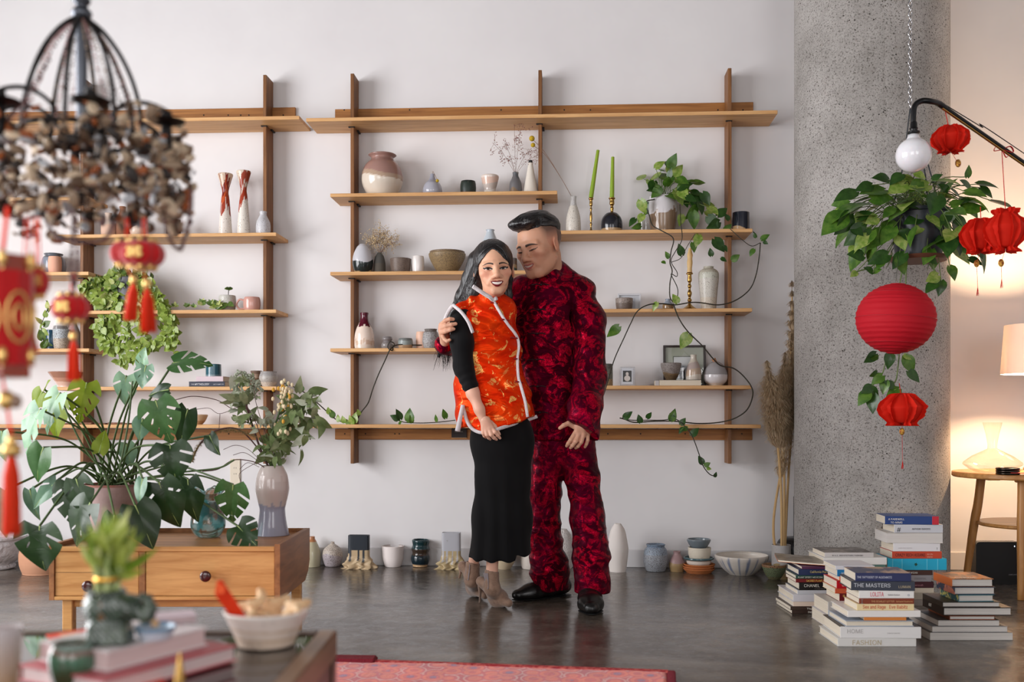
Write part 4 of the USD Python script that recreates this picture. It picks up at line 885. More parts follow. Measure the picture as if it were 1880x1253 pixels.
# ================================================================ the couple
def J(px, py, d): return atd(px, py, d)
def jj(L): return [J(*p) for p in L]
PX = lambda n, d: n / (FPX / d)                                       # n pixels at depth d, in metres
SKIN = mat('skin', rough=.46, spec=.4, attr=True, sss=.12, subr=.006, bump=(380, .06, .0012))
def cloth_mat(name, base, motif, hi, scale, lo_, hi_, metal, rough, sheen, warp=1.6, fine=None):
    """Satin brocade: a woven motif (warped noise) in a second colour on a darker ground."""
    N = {'tc': ('texture_coordinate', {}), 'mp': ('mapping', {'scale': (1, 1, 1)}),
         'n': ('noise_texture', {'scale': scale, 'detail': 4.0, 'roughness': .6, 'distortion': warp}), 'r': ('rgb_ramp', {'ramp': [(lo_, (0, 0, 0)), (hi_, (1, 1, 1))]}),
         'n2': ('noise_texture', {'scale': scale * 5.5, 'detail': 2.0, 'distortion': 2.2}), 'r2': ('rgb_ramp', {'ramp': [(.44, (0, 0, 0)), (.54, (1, 1, 1))]}),
         'mm': ('mix', {'mix_type': 'multiply', 'fac': .62}), 'x': ('mix', {'color1': lin(base), 'color2': lin(motif)}),
         'n3': ('noise_texture', {'scale': scale * .6, 'detail': 3.0}), 'r3': ('rgb_ramp', {'ramp': [(.4, (0, 0, 0)), (.65, (1, 1, 1))]}), 'x3': ('mix', {'color2': lin(hi)}), 'f3': ('math', {'math_type': 'multiply', 'value2': .55}),
         'rm': ('map_range', {'to_min': rough, 'to_max': rough * .62}), 'wm': ('mapping', {'scale': (9.0, 9.0, 15.0), 'rotation': (.3, .5, 0)}), 'wb': ('noise_texture', {'scale': 1.0, 'detail': 2.5, 'distortion': .8}), 'b': ('bump', {'strength': .55, 'distance': .022}),
         'p': ('principled_bsdf', {'metallic': metal, 'sheen_weight': sheen, 'sheen_tint': lin(hi), 'sheen_roughness': .35, 'specular_ior_level': .5, 'specular_tint': lin(hi), 'anisotropic': .4})}
    L = [('tc.object', 'mp.vector'), ('mp.vector', 'n.vector'), ('n.fac', 'r.fac'), ('mp.vector', 'n2.vector'), ('n2.fac', 'r2.fac'), ('r.color', 'mm.color1'), ('r2.color', 'mm.color2'), ('mm.color', 'x.fac'),
         ('tc.object', 'n3.vector'), ('n3.fac', 'r3.fac'), ('r3.color', 'f3.value1'), ('f3.value', 'x3.fac'), ('x.color', 'x3.color1'), ('x3.color', 'p.base_color'), ('mm.color', 'rm.value'), ('rm.result', 'p.roughness'),
         ('tc.object', 'wm.vector'), ('wm.vector', 'wb.vector'), ('wb.fac', 'b.height'), ('b.normal', 'p.normal')]
    MATS[name] = usdkit.material(stage, '/World/Looks/' + name, N, L, surface='p.BSDF'); return MATS[name]
BROCADE = cloth_mat('crimson_brocade', (54, 3, 20), (182, 8, 40), (92, 4, 36), 13.0, .47, .58, .2, .38, .2, 2.4)
VEST = cloth_mat('orange_brocade', (206, 38, 8), (236, 186, 104), (228, 72, 16), 19.0, .565, .61, .25, .36, .3, 1.2)
def hair_mat():
    N = {'tc': ('texture_coordinate', {}), 'mp': ('mapping', {'scale': (260, 260, 9)}), 'n': ('noise_texture', {'scale': 1.0, 'detail': 3.0}), 'b': ('bump', {'strength': .6, 'distance': .004}),
         'p': ('principled_bsdf', {'base_color': lin((20, 18, 20)), 'roughness': .34, 'specular_ior_level': .6, 'anisotropic': .5})}
    return usdkit.material(stage, '/World/Looks/black_hair', N, [('tc.object', 'mp.vector'), ('mp.vector', 'n.vector'), ('n.fac', 'b.height'), ('b.normal', 'p.normal')], surface='p.BSDF')
HAIR = hair_mat()
BLACKK = mat('black_knit', (9, 9, 11), .8, .2, sheen=.08, bump=(500, .1, .001))
LEATHER = mat('black_leather', (16, 15, 15), .3, .5, bump=(120, .12, .002))
SUEDE = mat('taupe_suede', (150, 122, 104), .9, .2, sheen=.3, bump=(300, .15, .001), var=(40, (128, 102, 86), .4, .65))
ELASTIC = mat('grey_elastic', (132, 122, 124), .8, .2)
FUR = mat('white_plush', (232, 226, 228), 1.0, .1, sheen=.6, bump=(420, 1.0, .004))
FROG = mat('crimson_cord', (150, 20, 18), .6)
DARKFROG = mat('wine_cord', (40, 4, 16), .6)
nz = lambda p, s, seed=0: meshkit.noise(np.asarray(p) * s, seed) - .5
TOP_AX = RT

# ---------------------------------------------------------------- the man
MD = 4.76
mo = J(1030, 1098, MD); mo[2] = 0
man = thing('person', 'smiling man in crimson brocade suit and black shoes, looking down at the woman he holds', 'person', mo)
FL = (FW, .78)                                                        # torsos are flatter front to back
# body: head, neck, trunk, arms and legs, one mesh; most of it lies under the clothes
MH = rot3(math.radians(-40), math.radians(17), math.radians(-4)); mh_o = J(990, 450, 4.66); MS = 1.17
neck_m = [(mh_o + MH @ np.array([0, -.035, -.05]) * MS, .06), (J(1009, 500, 4.75), .06), (J(1010, 530, 4.77), .062)]
fade = lambda x, y, z: 1.1 * (np.clip((z - .012) / .05, 0, 1) * np.clip((.05 - y) / .03, 0, 1)) * (np.abs(x) > .045) + 1.0 * ((y < -.03) & (z > -.045)) * np.clip((z + .045) / .06, 0, 1)
(hv, hf), hcol, HB_ = make_head(True, MH, mh_o, MS, neck_m, (200, 150, 122), (170, 98, 88), (214, 200, 188), .0018, fade)
def limbs(parts, h):
    b = Body()
    for pts, rs, k in parts: b.chain(jj(pts), [PX(r, MD) for r in rs], k)
    return b.mesh(h)
def hand(fingers, palm, h=.0022, kf=.006):
    """palm: capsules (a, b, ra, rb) in points; fingers: [joint points], [radii]; every finger its own chain rooted in the palm."""
    b = Body()
    for a, c_, ra, rb in palm: b.add(cap(a, c_, ra, rb), .012)
    for pts, rs in fingers: 
        g = Body(); g.chain(pts, rs, .003); f = lambda p, g=g: g(p); f.box = (g.lo, g.hi); b.add(f, kf)
    return b.mesh(h)
mm = lambda *a: [x / 1000 for x in a]
# his left hand hangs from the cuff on the right; his right hand holds her arm
dl = 4.52
lh = hand([(jj([(1056, 795, dl), (1048, 808, dl - .012), (1043, 815, dl), (1040.5, 819.5, dl + .012)]), mm(10.5, 9.6, 8.6, 7.2)),
           (jj([(1063.5, 797, dl), (1057, 811, dl - .014), (1051, 819, dl), (1047.5, 822.5, dl + .014)]), mm(11, 10, 8.8, 7.4)),
           (jj([(1071.5, 798, dl + .004), (1067, 812, dl - .008), (1061, 820, dl + .006), (1057, 823, dl + .02)]), mm(10.5, 9.6, 8.6, 7.2)),
           (jj([(1079.5, 797, dl + .012), (1079, 808, dl + .004), (1076.5, 816, dl + .008), (1074, 821, dl + .018)]), mm(9.5, 8.6, 7.6, 6.6)),
           (jj([(1058, 786, dl + .01), (1043, 778, dl - .004), (1035, 781.5, dl - .012), (1028, 786.5, dl - .012)]), mm(12, 11, 10, 8.2))],
          [(J(1061, 783, dl), J(1060, 796, dl), .017, .013), (J(1069, 782, dl + .004), J(1071, 797, dl + .002), .019, .014), (J(1076, 783, dl + .012), J(1078, 796, dl + .01), .016, .012), (J(1070, 770, dl + .01), J(1069, 785, dl + .006), .024, .022)])
dr = 4.425
rh = hand([(jj([(811, 596, dr + .035), (818, 589, dr + .005), (826, 586, dr - .004), (832, 586.5, dr - .001)]), mm(10.5, 9.8, 9, 7.8)),
           (jj([(810, 603, dr + .035), (819, 599, dr + .002), (829, 596.5, dr - .006), (836.5, 595, dr - .004)]), mm(10.8, 10, 9.2, 8)),
           (jj([(811, 611, dr + .035), (819, 608.5, dr + .004), (827, 606, dr - .004), (833, 604.5, dr - .002)]), mm(10.5, 9.8, 8.8, 7.6)),
           (jj([(813, 618, dr + .04), (816.5, 624, dr + .012), (821, 627, dr + .002), (825.5, 624.5, dr - .001)]), mm(9.6, 8.8, 8, 7)),
           (jj([(818, 604, dr + .13), (826, 594, dr + .135), (834, 588, dr + .13)]), mm(12, 10.5, 8.5))],
          [(J(811, 598, dr + .04), J(815, 604, dr + .1), .014, .018), (J(810.5, 606, dr + .04), J(815, 610, dr + .1), .015, .02), (J(812, 614, dr + .045), J(816, 617, dr + .1), .014, .018), (J(815, 609, dr + .09), J(817, 628, dr + .12), .02, .023)])
trunk = limbs([([(1008, 560, MD+.02), (1010, 660, MD+.02), (1018, 780, MD+.01)], [24, 24, 24], .05), ([(1012, 790, MD), (1008, 930, MD + .03), (1022, 1070, MD + .06)], [20, 17, 13], .03), ([(1050, 790, MD), (1074, 930, MD - .08), (1086, 1075, MD - .15)], [20, 17, 13], .03)], .014)
bv, bf = join([(hv, hf), lh, rh, trunk]); bcol = np.vstack([hcol, np.tile(np.array(lin((204, 154, 128))), (len(bv) - len(hv), 1))])
mbody = part(man, 'body', (bv, bf), SKIN, True, bcol)
# hair: swept-back top over short clipped sides (the clipped sides are the scalp's own colour)
hb = Body(); loc = lambda q: mh_o + MH @ np.asarray(q, float) * MS
hb.add(ell(loc((0, -.022, .058)), np.array((.0785, .0935, .066)) * MS, MH), .012)
hb.add(ell(loc((0, .012, .104)), np.array((.066, .074, .03)) * MS, MH), .02)
hb.add(ell(loc((0, .072, .094)), np.array((.058, .03, .026)) * MS, MH), .02).add(ell(loc((.012, .094, .1)), np.array((.036, .02, .017)) * MS, MH), .014)
def hairline(p):
    q = (p - mh_o) @ MH / MS; x, y, z = q[..., 0], q[..., 1], q[..., 2]
    zl = .064 + .006 * np.cos(x * 90) * (y > .03) - .075 * np.clip((-y - .03) / .06, 0, 1) - .012 * np.clip((.02 - y) / .05, 0, 1); return (zl - z) * MS
hb.keep(hairline, .008)
def hd(p):
    q = (p - mh_o) @ MH / MS; return .0035 * nz(q * [4, 1.2, 3], 30, 1) + .0022 * nz(q * [6, 1.2, 5], 45, 3)
hb.disp = hd
v, f = hb.mesh(.003); part(man, 'hair', (v, f), HAIR, True)
hs = []; rng = np.random.RandomState(6)
for k in range(90):
    u = rng.rand(); P_ = [(949 + 46 * u, 417 - 3 * u), (944 + 52 * u, 404 - 4 * u), (956 + 48 * u, 395 + 2 * u), (978 + 36 * u, 391 + 9 * u), (1000 + 22 * u, 394 + 16 * u)]
    hs.append(tube(spline([hit(hb, x + rng.normal() * 1.2, y + rng.normal() * .8, 4.2, 4.9) - FW * .0004 for x, y in P_], 5), [.0009, .0018, .0014, .0006], 4))
part(man, 'hair_strands', join(hs), HAIR, True, kind='stuff')
# jacket: trunk, sleeves, stand collar
jk = Body(); K = PX(1, MD)
jk.add(cap(J(962, 533, MD), J(1062, 533, MD), 22 * K, 26 * K), .05)
jk.chain(jj([(1010, 560, MD), (1008, 640, MD), (1014, 720, MD - .01), (1026, 800, MD - .02)]), [52 * K, 52 * K, 52 * K, 57 * K], .06, (FW, .66))
jk.add(cap(J(1010, 520, MD), J(1010, 590, MD), 44 * K, 46 * K, (FW, .62)), .04)
jk.add(cap(J(1006, 500, 4.74), J(1008, 530, MD), 25 * K, 34 * K), .02)
jk.chain(jj([(985, 560, MD + .03), (983, 650, MD + .03), (990, 740, MD + .02), (1000, 800, MD)]), [44 * K, 44 * K, 44 * K, 44 * K], .05, (FW, .6))
jk.add(cap(J(1030, 516, 4.76), J(1072, 540, MD), 15 * K, 22 * K), .03)
jk.keep(plane(J(1020, 807, MD), (0, 0, -1.0)), .008)
slv = Body(); slv.chain(jj([(1062, 538, MD), (1080, 590, MD - .02), (1083, 690, MD - .1), (1074, 750, 4.57), (1066, 800, 4.53)]), [27 * K, 30 * K, 28 * K, 28 * K, 31.5 * K], .03)
slv.keep(plane(J(1067, 787.5, 4.53), J(1062, 788, 4.53) - J(1072, 772, 4.55) + np.array([-.006, 0, -.012])), .006)
fs = lambda p: slv(p) - .0; fs.box = (slv.lo, slv.hi); jk.sub(lambda p: slv(p) - .007 + .35 * np.clip(p[..., 2] - J(1050, 575, MD)[2], 0, .1), .004); jk.add(fs, .003)
arm = Body(); arm.chain(jj([(955, 535, MD), (905, 590, 4.78), (850, 636, 4.72), (816, 634, 4.58)]), [25 * K, 24 * K, 22 * K, 17 * K], .03)
fa = lambda p: arm(p); fa.box = (arm.lo, arm.hi); jk.add(fa, .02)
jk.sub(cap(J(1000, 455, 4.7), J(1003, 515, 4.73), 20 * K, 17 * K), .004)
fold = lambda p, a, s: a * (np.sin((p @ (RT * .55 + np.array([0, 0, 1.0]))) * s + 6 * nz(p, 7, 3)) * np.clip(nz(p, 5, 8) * 3 + .5, 0, 1))
def ridge(p, dirs, s, a, seed):
    """Soft creases: ridged noise stretched along a direction."""
    q = np.stack([p @ np.asarray(d_, float) for d_ in dirs], -1) * s; n1 = meshkit.noise(q, seed); n2 = meshkit.noise(q * 2.1 + 7, seed + 1)
    return a * ((1 - np.abs(2 * n1 - 1) * 1.6) + .5 * (1 - np.abs(2 * n2 - 1) * 1.6) - .4)
UP = np.array([0, 0, 1.0])
jk.disp = lambda p: -ridge(p, (RT * .9 + UP * .4, FW * .5, UP * .45 - RT * .2), 13, .0055, 5) + fold(p, .0025, 70)
jv, jf = jk.mesh(.0055); part(man, 'jacket', (jv, jf), BROCADE, True)
# collar band and its centre opening, frog buttons down the front
col = Body()
col.add(cap(J(1012, 488, 4.75), J(1010, 525, 4.76), 27.5 * K, 32 * K, (FW, .92)), .0)
col.sub(cap(J(1012, 460, 4.75), J(1010, 535, 4.76), 25 * K, 28.5 * K, (FW, .92)), .0)
col.keep(plane(J(1012, 501, 4.75), np.array([0, 0, 1.0]) - .46 * RT - .4 * FW), .002)
col.keep(plane(J(1008, 527, 4.76), np.array([0, 0, -1.0]) + .3 * RT), .002)
nv = J(993, 520, 4.62)
col.sub(lambda p: np.maximum(np.abs((p - nv) @ RT) - .25 * np.clip((p - nv)[..., 2], 0, .1), ((p - nv) @ FW) - .12), .002)
part(man, 'collar', col.mesh(.0035), BROCADE, True)
for px, py in [(993, 523), (988, 569), (986, 613), (985, 661), (987, 710), (991, 758)]:
    q = [hit(jk, px + dx, py + dy) - FW * .003 for dx, dy in ((-17, 1), (-8, -1), (0, 0), (8, -1), (15, 1))]
    part(man, 'frog_button', join([tube(spline(q, 4), .0026, 6), ball(q[2] - FW * .003, .006, 1)]), DARKFROG, True)
# trousers
tr = Body()
tr.chain(jj([(1030, 800, MD), (1032, 826, MD)]), [46 * K, 44 * K], .03, (FW, .75))
tr.chain(jj([(1006, 815, MD), (1001, 900, MD + .01), (1001, 985, MD + .03), (1009, 1045, MD + .04), (1014, 1074, MD + .05)]), [31 * K, 28 * K, 28 * K, 34 * K, 31 * K], .03)
tr.chain(jj([(1060, 815, MD), (1070, 880, MD - .05), (1079, 950, MD - .1), (1085, 1020, MD - .14), (1088, 1082, MD - .17)]), [32 * K, 29 * K, 28.5 * K, 31 * K, 30.5 * K], .03)
tr.keep(lambda p: .045 - p[..., 2] + .02 * ((p - J(1050, 900, MD)) @ RT > 0), .004)
tr.disp = lambda p: -ridge(p, (RT * .7, FW * .4, UP * 1.1 + RT * .35), 13, .0052 , 9) * np.clip((1.0 - p[..., 2]) / .5, .5, 1.25) + .003 * np.sin((p[..., 2] * 1.0 + .35 * (p @ RT)) * 74 + 7 * nz(p, 6, 1)) * np.clip((.5 - p[..., 2]) / .35, .12, 1) * np.clip(.6 + 2.4 * nz(p, 4, 2), 0, 1) + .003 * nz(p, 11, 4)
part(man, 'trousers', tr.mesh(.0055), BROCADE, True)
# shoes
def shoe(heel, toe, w, label=None):
    """heel and toe: points on the floor."""
    d = toe - heel; L = np.linalg.norm(d); d /= L; s = np.array([-d[1], d[0], 0]); u = np.array([0, 0, 1.0]); b = Body(); A = lambda a, z, y=0: heel + d * L * a + u * z + s * y
    b.chain([A(.12, .05), A(.4, .045), A(.68, .034), A(.9, .028)], [w * .82, w * .86, w * .92, w * .62], .03, (u, .85))
    b.add(cap(A(.16, .06), A(.14, .1), w * .8, w * .68), .03).add(cap(A(.4, .06), A(.28, .1), w * .62, w * .6), .03).keep(plane(heel + u * .012, (0, 0, 1.0)) if False else (lambda p: p[..., 2] - .014), .002)
    b.keep(lambda p: -(p[..., 2] - .014), .002) if False else None
    t = part(man, 'shoe', (lambda m: m)(Bkeep(b).mesh(.0035)), LEATHER, True)
    o = Body(); o.chain([A(.1, .006), A(.45, .006), A(.7, .006), A(.92, .006)], [w * .8, w * .78, w * .92, w * .58], .02, (u, .09)); 
    part(t, 'sole', o.mesh(.003), mat('black_rubber', (12, 12, 12), .6), True)
    for k in range(3): part(t, 'lace', tube(spline([A(.46 + .06 * k, .083 - .008 * k, -.02), A(.46 + .06 * k, .091 - .009 * k, 0), A(.46 + .06 * k, .083 - .008 * k, .02)], 4), .0022, 6), BLACKK, True)
def Bkeep(b):
    b.ops = [o for o in b.ops if o[0] != 'i']; b.keep(lambda p: .011 - p[..., 2], .002); return b
shoe(atz(1046, 1097, 0) + FW * .045, atz(941, 1107, 0) + FW * .03, .05)
hl = atz(1086, 1132, 0); shoe(hl + FW * .29 + RT * .012, hl + FW * .005, .056)

# ---------------------------------------------------------------- the woman
WD = 4.55; K2 = PX(1, WD)
wo = J(900, 1100, WD + .05); wo[2] = 0
wom = thing('person', 'smiling long-haired woman in orange brocade vest, black skirt and taupe boots', 'person', wo)
WH = rot3(math.radians(11), math.radians(3), math.radians(-4)); wh_o = J(906, 493, 4.5); WS = 1.05
neck_w = [(wh_o + WH @ np.array([0, -.03, -.06]) * WS, .052), (J(903, 552, 4.55), .05), (J(900, 580, 4.57), .06)]
(hv, hf), hcol, WB_ = make_head(False, WH, wh_o, WS, neck_w, (222, 172, 142), (118, 16, 26), (236, 226, 218), .0017)
da = 4.44
fore = Body(); fore.chain(jj([(861, 692, da + .02), (868, 722, da), (880, 752, da - .02), (886.5, 771, da - .025)]), [11.5 * K2, 11 * K2, 8.6 * K2, 7 * K2], .02)
dh = da - .03
wh = hand([(jj([(903, 786, dh), (909, 794, dh - .012), (914, 800, dh - .004), (918, 805, dh + .006)]), mm(9, 8.2, 7.4, 6)),
           (jj([(898, 788, dh - .004), (902, 799, dh - .016), (907, 804.5, dh - .004), (911.5, 807.5, dh + .008)]), mm(9.2, 8.4, 7.4, 6)),
           (jj([(892, 789, dh - .003), (894, 799, dh - .013), (897, 804.5, dh), (900, 807, dh + .012)]), mm(9, 8, 7, 5.8)),
           (jj([(886.5, 788, dh + .002), (887, 796, dh - .006), (889, 801, dh + .002), (891.5, 803.5, dh + .012)]), mm(8.2, 7.2, 6.4, 5.4)),
           (jj([(901, 776, dh + .012), (908.5, 783, dh + .012), (913, 791, dh + .012), (917, 798, dh + .014)]), mm(10, 8.6, 7.6, 6.2))],
          [(J(887, 772, dh + .004), J(887, 786, dh), .0135, .0095), (J(889, 772, dh), J(892.5, 787, dh - .002), .0145, .0105), (J(892, 772, dh), J(898, 786, dh - .003), .0145, .0105), (J(894, 772, dh + .004), J(902, 784, dh), .0135, .0105)])
fv = fore.mesh(.004)
legs = Body(); legs.chain(jj([(895, 800, WD), (896, 900, WD+.02), (880, 985, WD + .06), (868, 1040, WD + .1)]), [19 * K2, 14 * K2, 11 * K2, 10 * K2], .03).chain(jj([(925, 800, WD), (915, 900, WD - .02), (905, 1000, WD), (903, 1056, WD)]), [19 * K2, 15 * K2, 11.5 * K2, 11 * K2], .03)
legs.chain(jj([(895, 590, WD), (903, 680, WD), (905, 780, WD)]), [24 * K2, 24 * K2, 26 * K2], .05, (FW, .7))
bv, bf = join([(hv, hf), fv, wh, legs.mesh(.007)]); bcol = np.vstack([hcol, np.tile(np.array(lin((226, 176, 152))), (len(bv) - len(hv), 1))])
part(wom, 'body', (bv, bf), SKIN, True, bcol)
# hair
wl = lambda q: wh_o + WH @ np.asarray(q, float) * WS
hr = Body(); hr.add(ell(wl((0, -.018, .032)), np.array((.0865, .104, .0925)) * WS, WH), .0)
LK = [((872, 478), (862, 512), (850, 545), (834, 575), (818, 615), (806, 655)), ((876, 480), (866, 525), (856, 560), (838, 600), (820, 640)), ((880, 500), (872, 540), (862, 575), (848, 610)), ((929, 480), (934.5, 510), (934, 545), (929, 575)), ((926, 478), (932, 505), (930, 540), (925, 590)), ((890, 510), (888, 560), (884, 600))]
for i, L in enumerate(LK):
    dep = [4.52, 4.55, 4.58, 4.63, 4.64, 4.62] if i < 3 else ([4.5, 4.53, 4.555, 4.56] if i in (3, 4) else [4.6, 4.66, 4.7])
    rad = [13, 13, 13, 10, 7, 2.5] if i == 0 else [15, 14, 13, 11, 6] if i == 1 else [17, 16, 15, 12] if i == 2 else [5, 5.5, 5.5, 3] if i in (3, 4) else [22, 26, 20]
    hr.chain([J(x, y, d) for (x, y), d in zip(L, dep)], [r * K2 for r in rad], .02)
# the face stays clear: a rounded window whose top comes to a centre parting
def window_f(p):
    q = (p - wh_o) @ WH / WS; x, y, z = q[..., 0], q[..., 1], q[..., 2]
    zt = .072 - 4.0 * np.abs(x - .008) ** 1.5 * 1.1; side = .066 - .12 * np.clip(z, 0, .1) + .03 * np.clip(-z - .02, 0, .1)
    m = np.maximum(np.abs(x) - side, z - zt); return np.maximum(np.maximum(m, .012 + .15 * np.clip(z, 0, .09) - y), -.19 - z) * WS
hr.sub(window_f, .006)
hr.disp = lambda p: .0022 * nz(np.stack([p @ RT * 7, p @ FW * 3, p[..., 2]], -1), 22, 2) + .0016 * nz(np.stack([p @ RT * 9, p @ FW * 4, p[..., 2]], -1), 40, 5)
part(wom, 'hair', hr.mesh(.0032), HAIR, True)
rng = np.random.RandomState(12); st = []
for k in range(70):
    s = rng.uniform(0, 1); a = J(838 + 14 * s, 575 + 10 * rng.rand(), 4.6); b = J(810 + 22 * s + rng.normal() * 3, 625 + rng.rand() * 10, 4.62); e = J(799 + 30 * s + rng.normal() * 5, 655 + 28 * rng.rand(), 4.6)
    st.append(tube(spline([a, b, e], 6), [.0016, .0014, .0003], 4))
for k in range(110):
    u = rng.uniform(0, 1); side = k % 4
    P_ = [(907 - 10 * u, 449 + 4 * u), (888 - 10 * u, 460 + 12 * u), (868 + 8 * u, 485 + 10 * u), (856 + 10 * u, 520 + 8 * u), (842 + 14 * u, 548 + 10 * u), (832 + 14 * u, 566 + 6 * u)] if side else [(911 + 6 * u, 449 + 3 * u), (924 + 4 * u, 460 + 4 * u), (932 + 4 * u, 480), (935 + 2 * u, 505)]
    st.append(tube(spline([hit(hr, x_ + rng.normal() * .8, y_, 4.2, 4.9) - FW * .0006 for x_, y_ in P_], 5), [.0008, .0016, .0012, .0006], 4))
part(wom, 'hair_strands', join(st), HAIR, True, kind='stuff')
# black top: the sleeve of her right arm
sl = Body(); sl.chain(jj([(846, 585, 4.5), (848, 630, 4.47), (851, 675, da + .03), (868, 722, da)]), [20 * K2, 20.5 * K2, 17.5 * K2, 13.4 * K2], .02)
sl.keep(plane(J(867, 716.5, da), J(872, 730, da) - J(862, 704, da)), .003); sl.disp = lambda p: .0022 * np.sin((p[..., 2] - .5 * (p @ RT)) * 150 + 5 * nz(p, 20)) * np.clip((1.12 - p[..., 2]) / .15, 0, 1)
part(wom, 'sleeve', sl.mesh(.0045), BLACKK, True)
# skirt
sk = Body(); sk.chain(jj([(918, 760, WD), (922, 810, WD), (924, 880, WD), (921, 950, WD + .01), (918, 1040, WD + .02)]), [48 * K2, 56 * K2, 48 * K2, 53 * K2, 60 * K2], .04, (FW, .62))
sk.keep(lambda p: (p[..., 2] - .0) * -1 + (J(918, 1029, WD)[2] + .022 * ((p - J(948, 1020, WD)) @ RT > 0) + .10 * np.clip((p - J(885, 1020, WD)) @ -RT, 0, .1)), .004)
sk.disp = lambda p: .0052 * np.sin((p @ RT) * 95 + 2.4 * p[..., 2] + 3 * nz(p, 5)) * np.clip((.72 - p[..., 2]) / .5, 0, 1) + .003 * nz(p, 12)
part(wom, 'skirt', sk.mesh(.006), BLACKK, True)
# vest: quilted satin over the trunk, edged in white plush
vs = Body(); vs.add(cap(J(868, 583, WD), J(925, 566, WD), 22 * K2, 20 * K2), .03)
vs.chain(jj([(897, 595, WD), (895, 645, WD), (899, 700, WD), (906, 740, WD - .005), (915, 800, WD - .01)]), [51 * K2, 58 * K2, 59 * K2, 66 * K2, 75 * K2], .05, (FW, .62))
vs.add(cap(J(900, 560, 4.54), J(898, 590, WD), 28 * K2, 40 * K2), .03)
hp = J(893, 797, WD - .1)
hemz = lambda p: hp[2] - p[..., 2] * 0 + .36 * np.clip((p - hp) @ RT, 0, .4) + .55 * np.clip(-((p - hp) @ RT) - .02, 0, .05) - .28 * np.clip(-((p - hp) @ RT) - .09, 0, .2)
vs.keep(lambda p: hemz(p) - p[..., 2], .006)
vs.sub(cap(J(842, 588, 4.46), J(847, 640, 4.45), 20 * K2, 22 * K2), .006)
vs.add(cap(J(843, 566, 4.5), J(886, 549, 4.53), 9 * K2, 13 * K2), .008)
vs.add(cap(J(846, 573, 4.49), J(868, 590, 4.49), 8 * K2, 14 * K2), .01)
vs.sub(cap(J(905, 500, 4.52), J(902, 556, 4.545), 22 * K2, 19 * K2), .004)
slit = [J(849, 742, 4.5), J(856, 800, 4.5)]
vs.sub(cap(slit[0], slit[1], .001, .018), .002)
vs.disp = lambda p: .0048 * np.sin((p[..., 2] + .6 * (p @ RT)) * 58 + 8 * nz(p, 8, 6)) * np.clip(.5 + 2 * nz(p, 7, 1), 0, 1) + .005 * nz(p, 18, 9)
part(wom, 'vest', vs.mesh(.005), VEST, True)
def trim(pts, r, out=.007, n=6):
    q = [hit(vs, x, y) - FW * out for x, y in pts]; return part(wom, 'plush_trim', tube(spline(q, n), r, 10, flat=.75), FUR, True)
trim([(906.5, 553), (912, 564), (922, 581), (933, 597), (945, 612), (950.5, 623), (952.5, 638), (950, 659), (951.5, 692), (956, 709), (964, 738), (968.5, 766)], .0085)
trim([(849, 745), (853, 758), (857, 772), (863, 783), (872, 791), (886, 795), (903, 792), (918, 787), (943, 779), (969, 771), (986, 765)], .0105)
part(wom, 'plush_trim', tube(spline(jj([(850, 744, 4.45), (847, 757, 4.45), (844, 772, 4.455), (840, 792, 4.46)]), 6), [.009, .0095, .0115], 10), FUR, True)
part(wom, 'plush_trim', tube(spline(jj([(832, 560.5, 4.43), (845, 571.5, 4.412), (853, 581, 4.408), (860.5, 592.6, 4.41), (868, 611, 4.425)]), 6), .0098, 10, flat=.8), FUR, True)
part(wom, 'plush_trim', tube(spline(jj([(832, 560.5, 4.43), (826, 568, 4.45), (821, 577, 4.47), (817, 588, 4.5)]), 6), .0088, 10, flat=.8), FUR, True)
cb_ = Body(); cb_.add(cap(J(903, 545, 4.53), J(900, 575, 4.555), 25 * K2, 34 * K2), 0); cb_.sub(cap(J(905, 500, 4.52), J(902, 580, 4.55), 20 * K2, 24 * K2), 0)
cb_.keep(lambda p: (J(907, 549, 4.43)[2] + .60 * np.clip(-(p - J(907, 549, 4.43)) @ RT, 0, .3) + .35 * np.clip((p - J(907, 549, 4.43)) @ RT, 0, .3)) - p[..., 2], .002)
cb_.keep(lambda p: p[..., 2] - J(900, 582, 4.5)[2], .002)
part(wom, 'collar', cb_.mesh(.003), VEST, True)
q = [hit(cb_, x, y, 4.2) - FW * .003 for x, y in [(868, 526), (874, 530), (882, 535.5), (890, 540.5), (899, 546), (905, 551)]] + [hit(cb_, 912, 548, 4.2) - FW * .003]
part(wom, 'plush_trim', tube(spline(q, 6), .0088, 10), FUR, True)
for px, py in [(907, 557), (928, 588), (944, 621), (951, 660), (953, 702)]:
    q = [hit(vs, px + dx, py + dy) - FW * .011 for dx, dy in ((-7, -1), (0, 0), (7, 1))]; part(wom, 'frog_button', tube(spline(q, 4), .0034, 8), FROG, True)
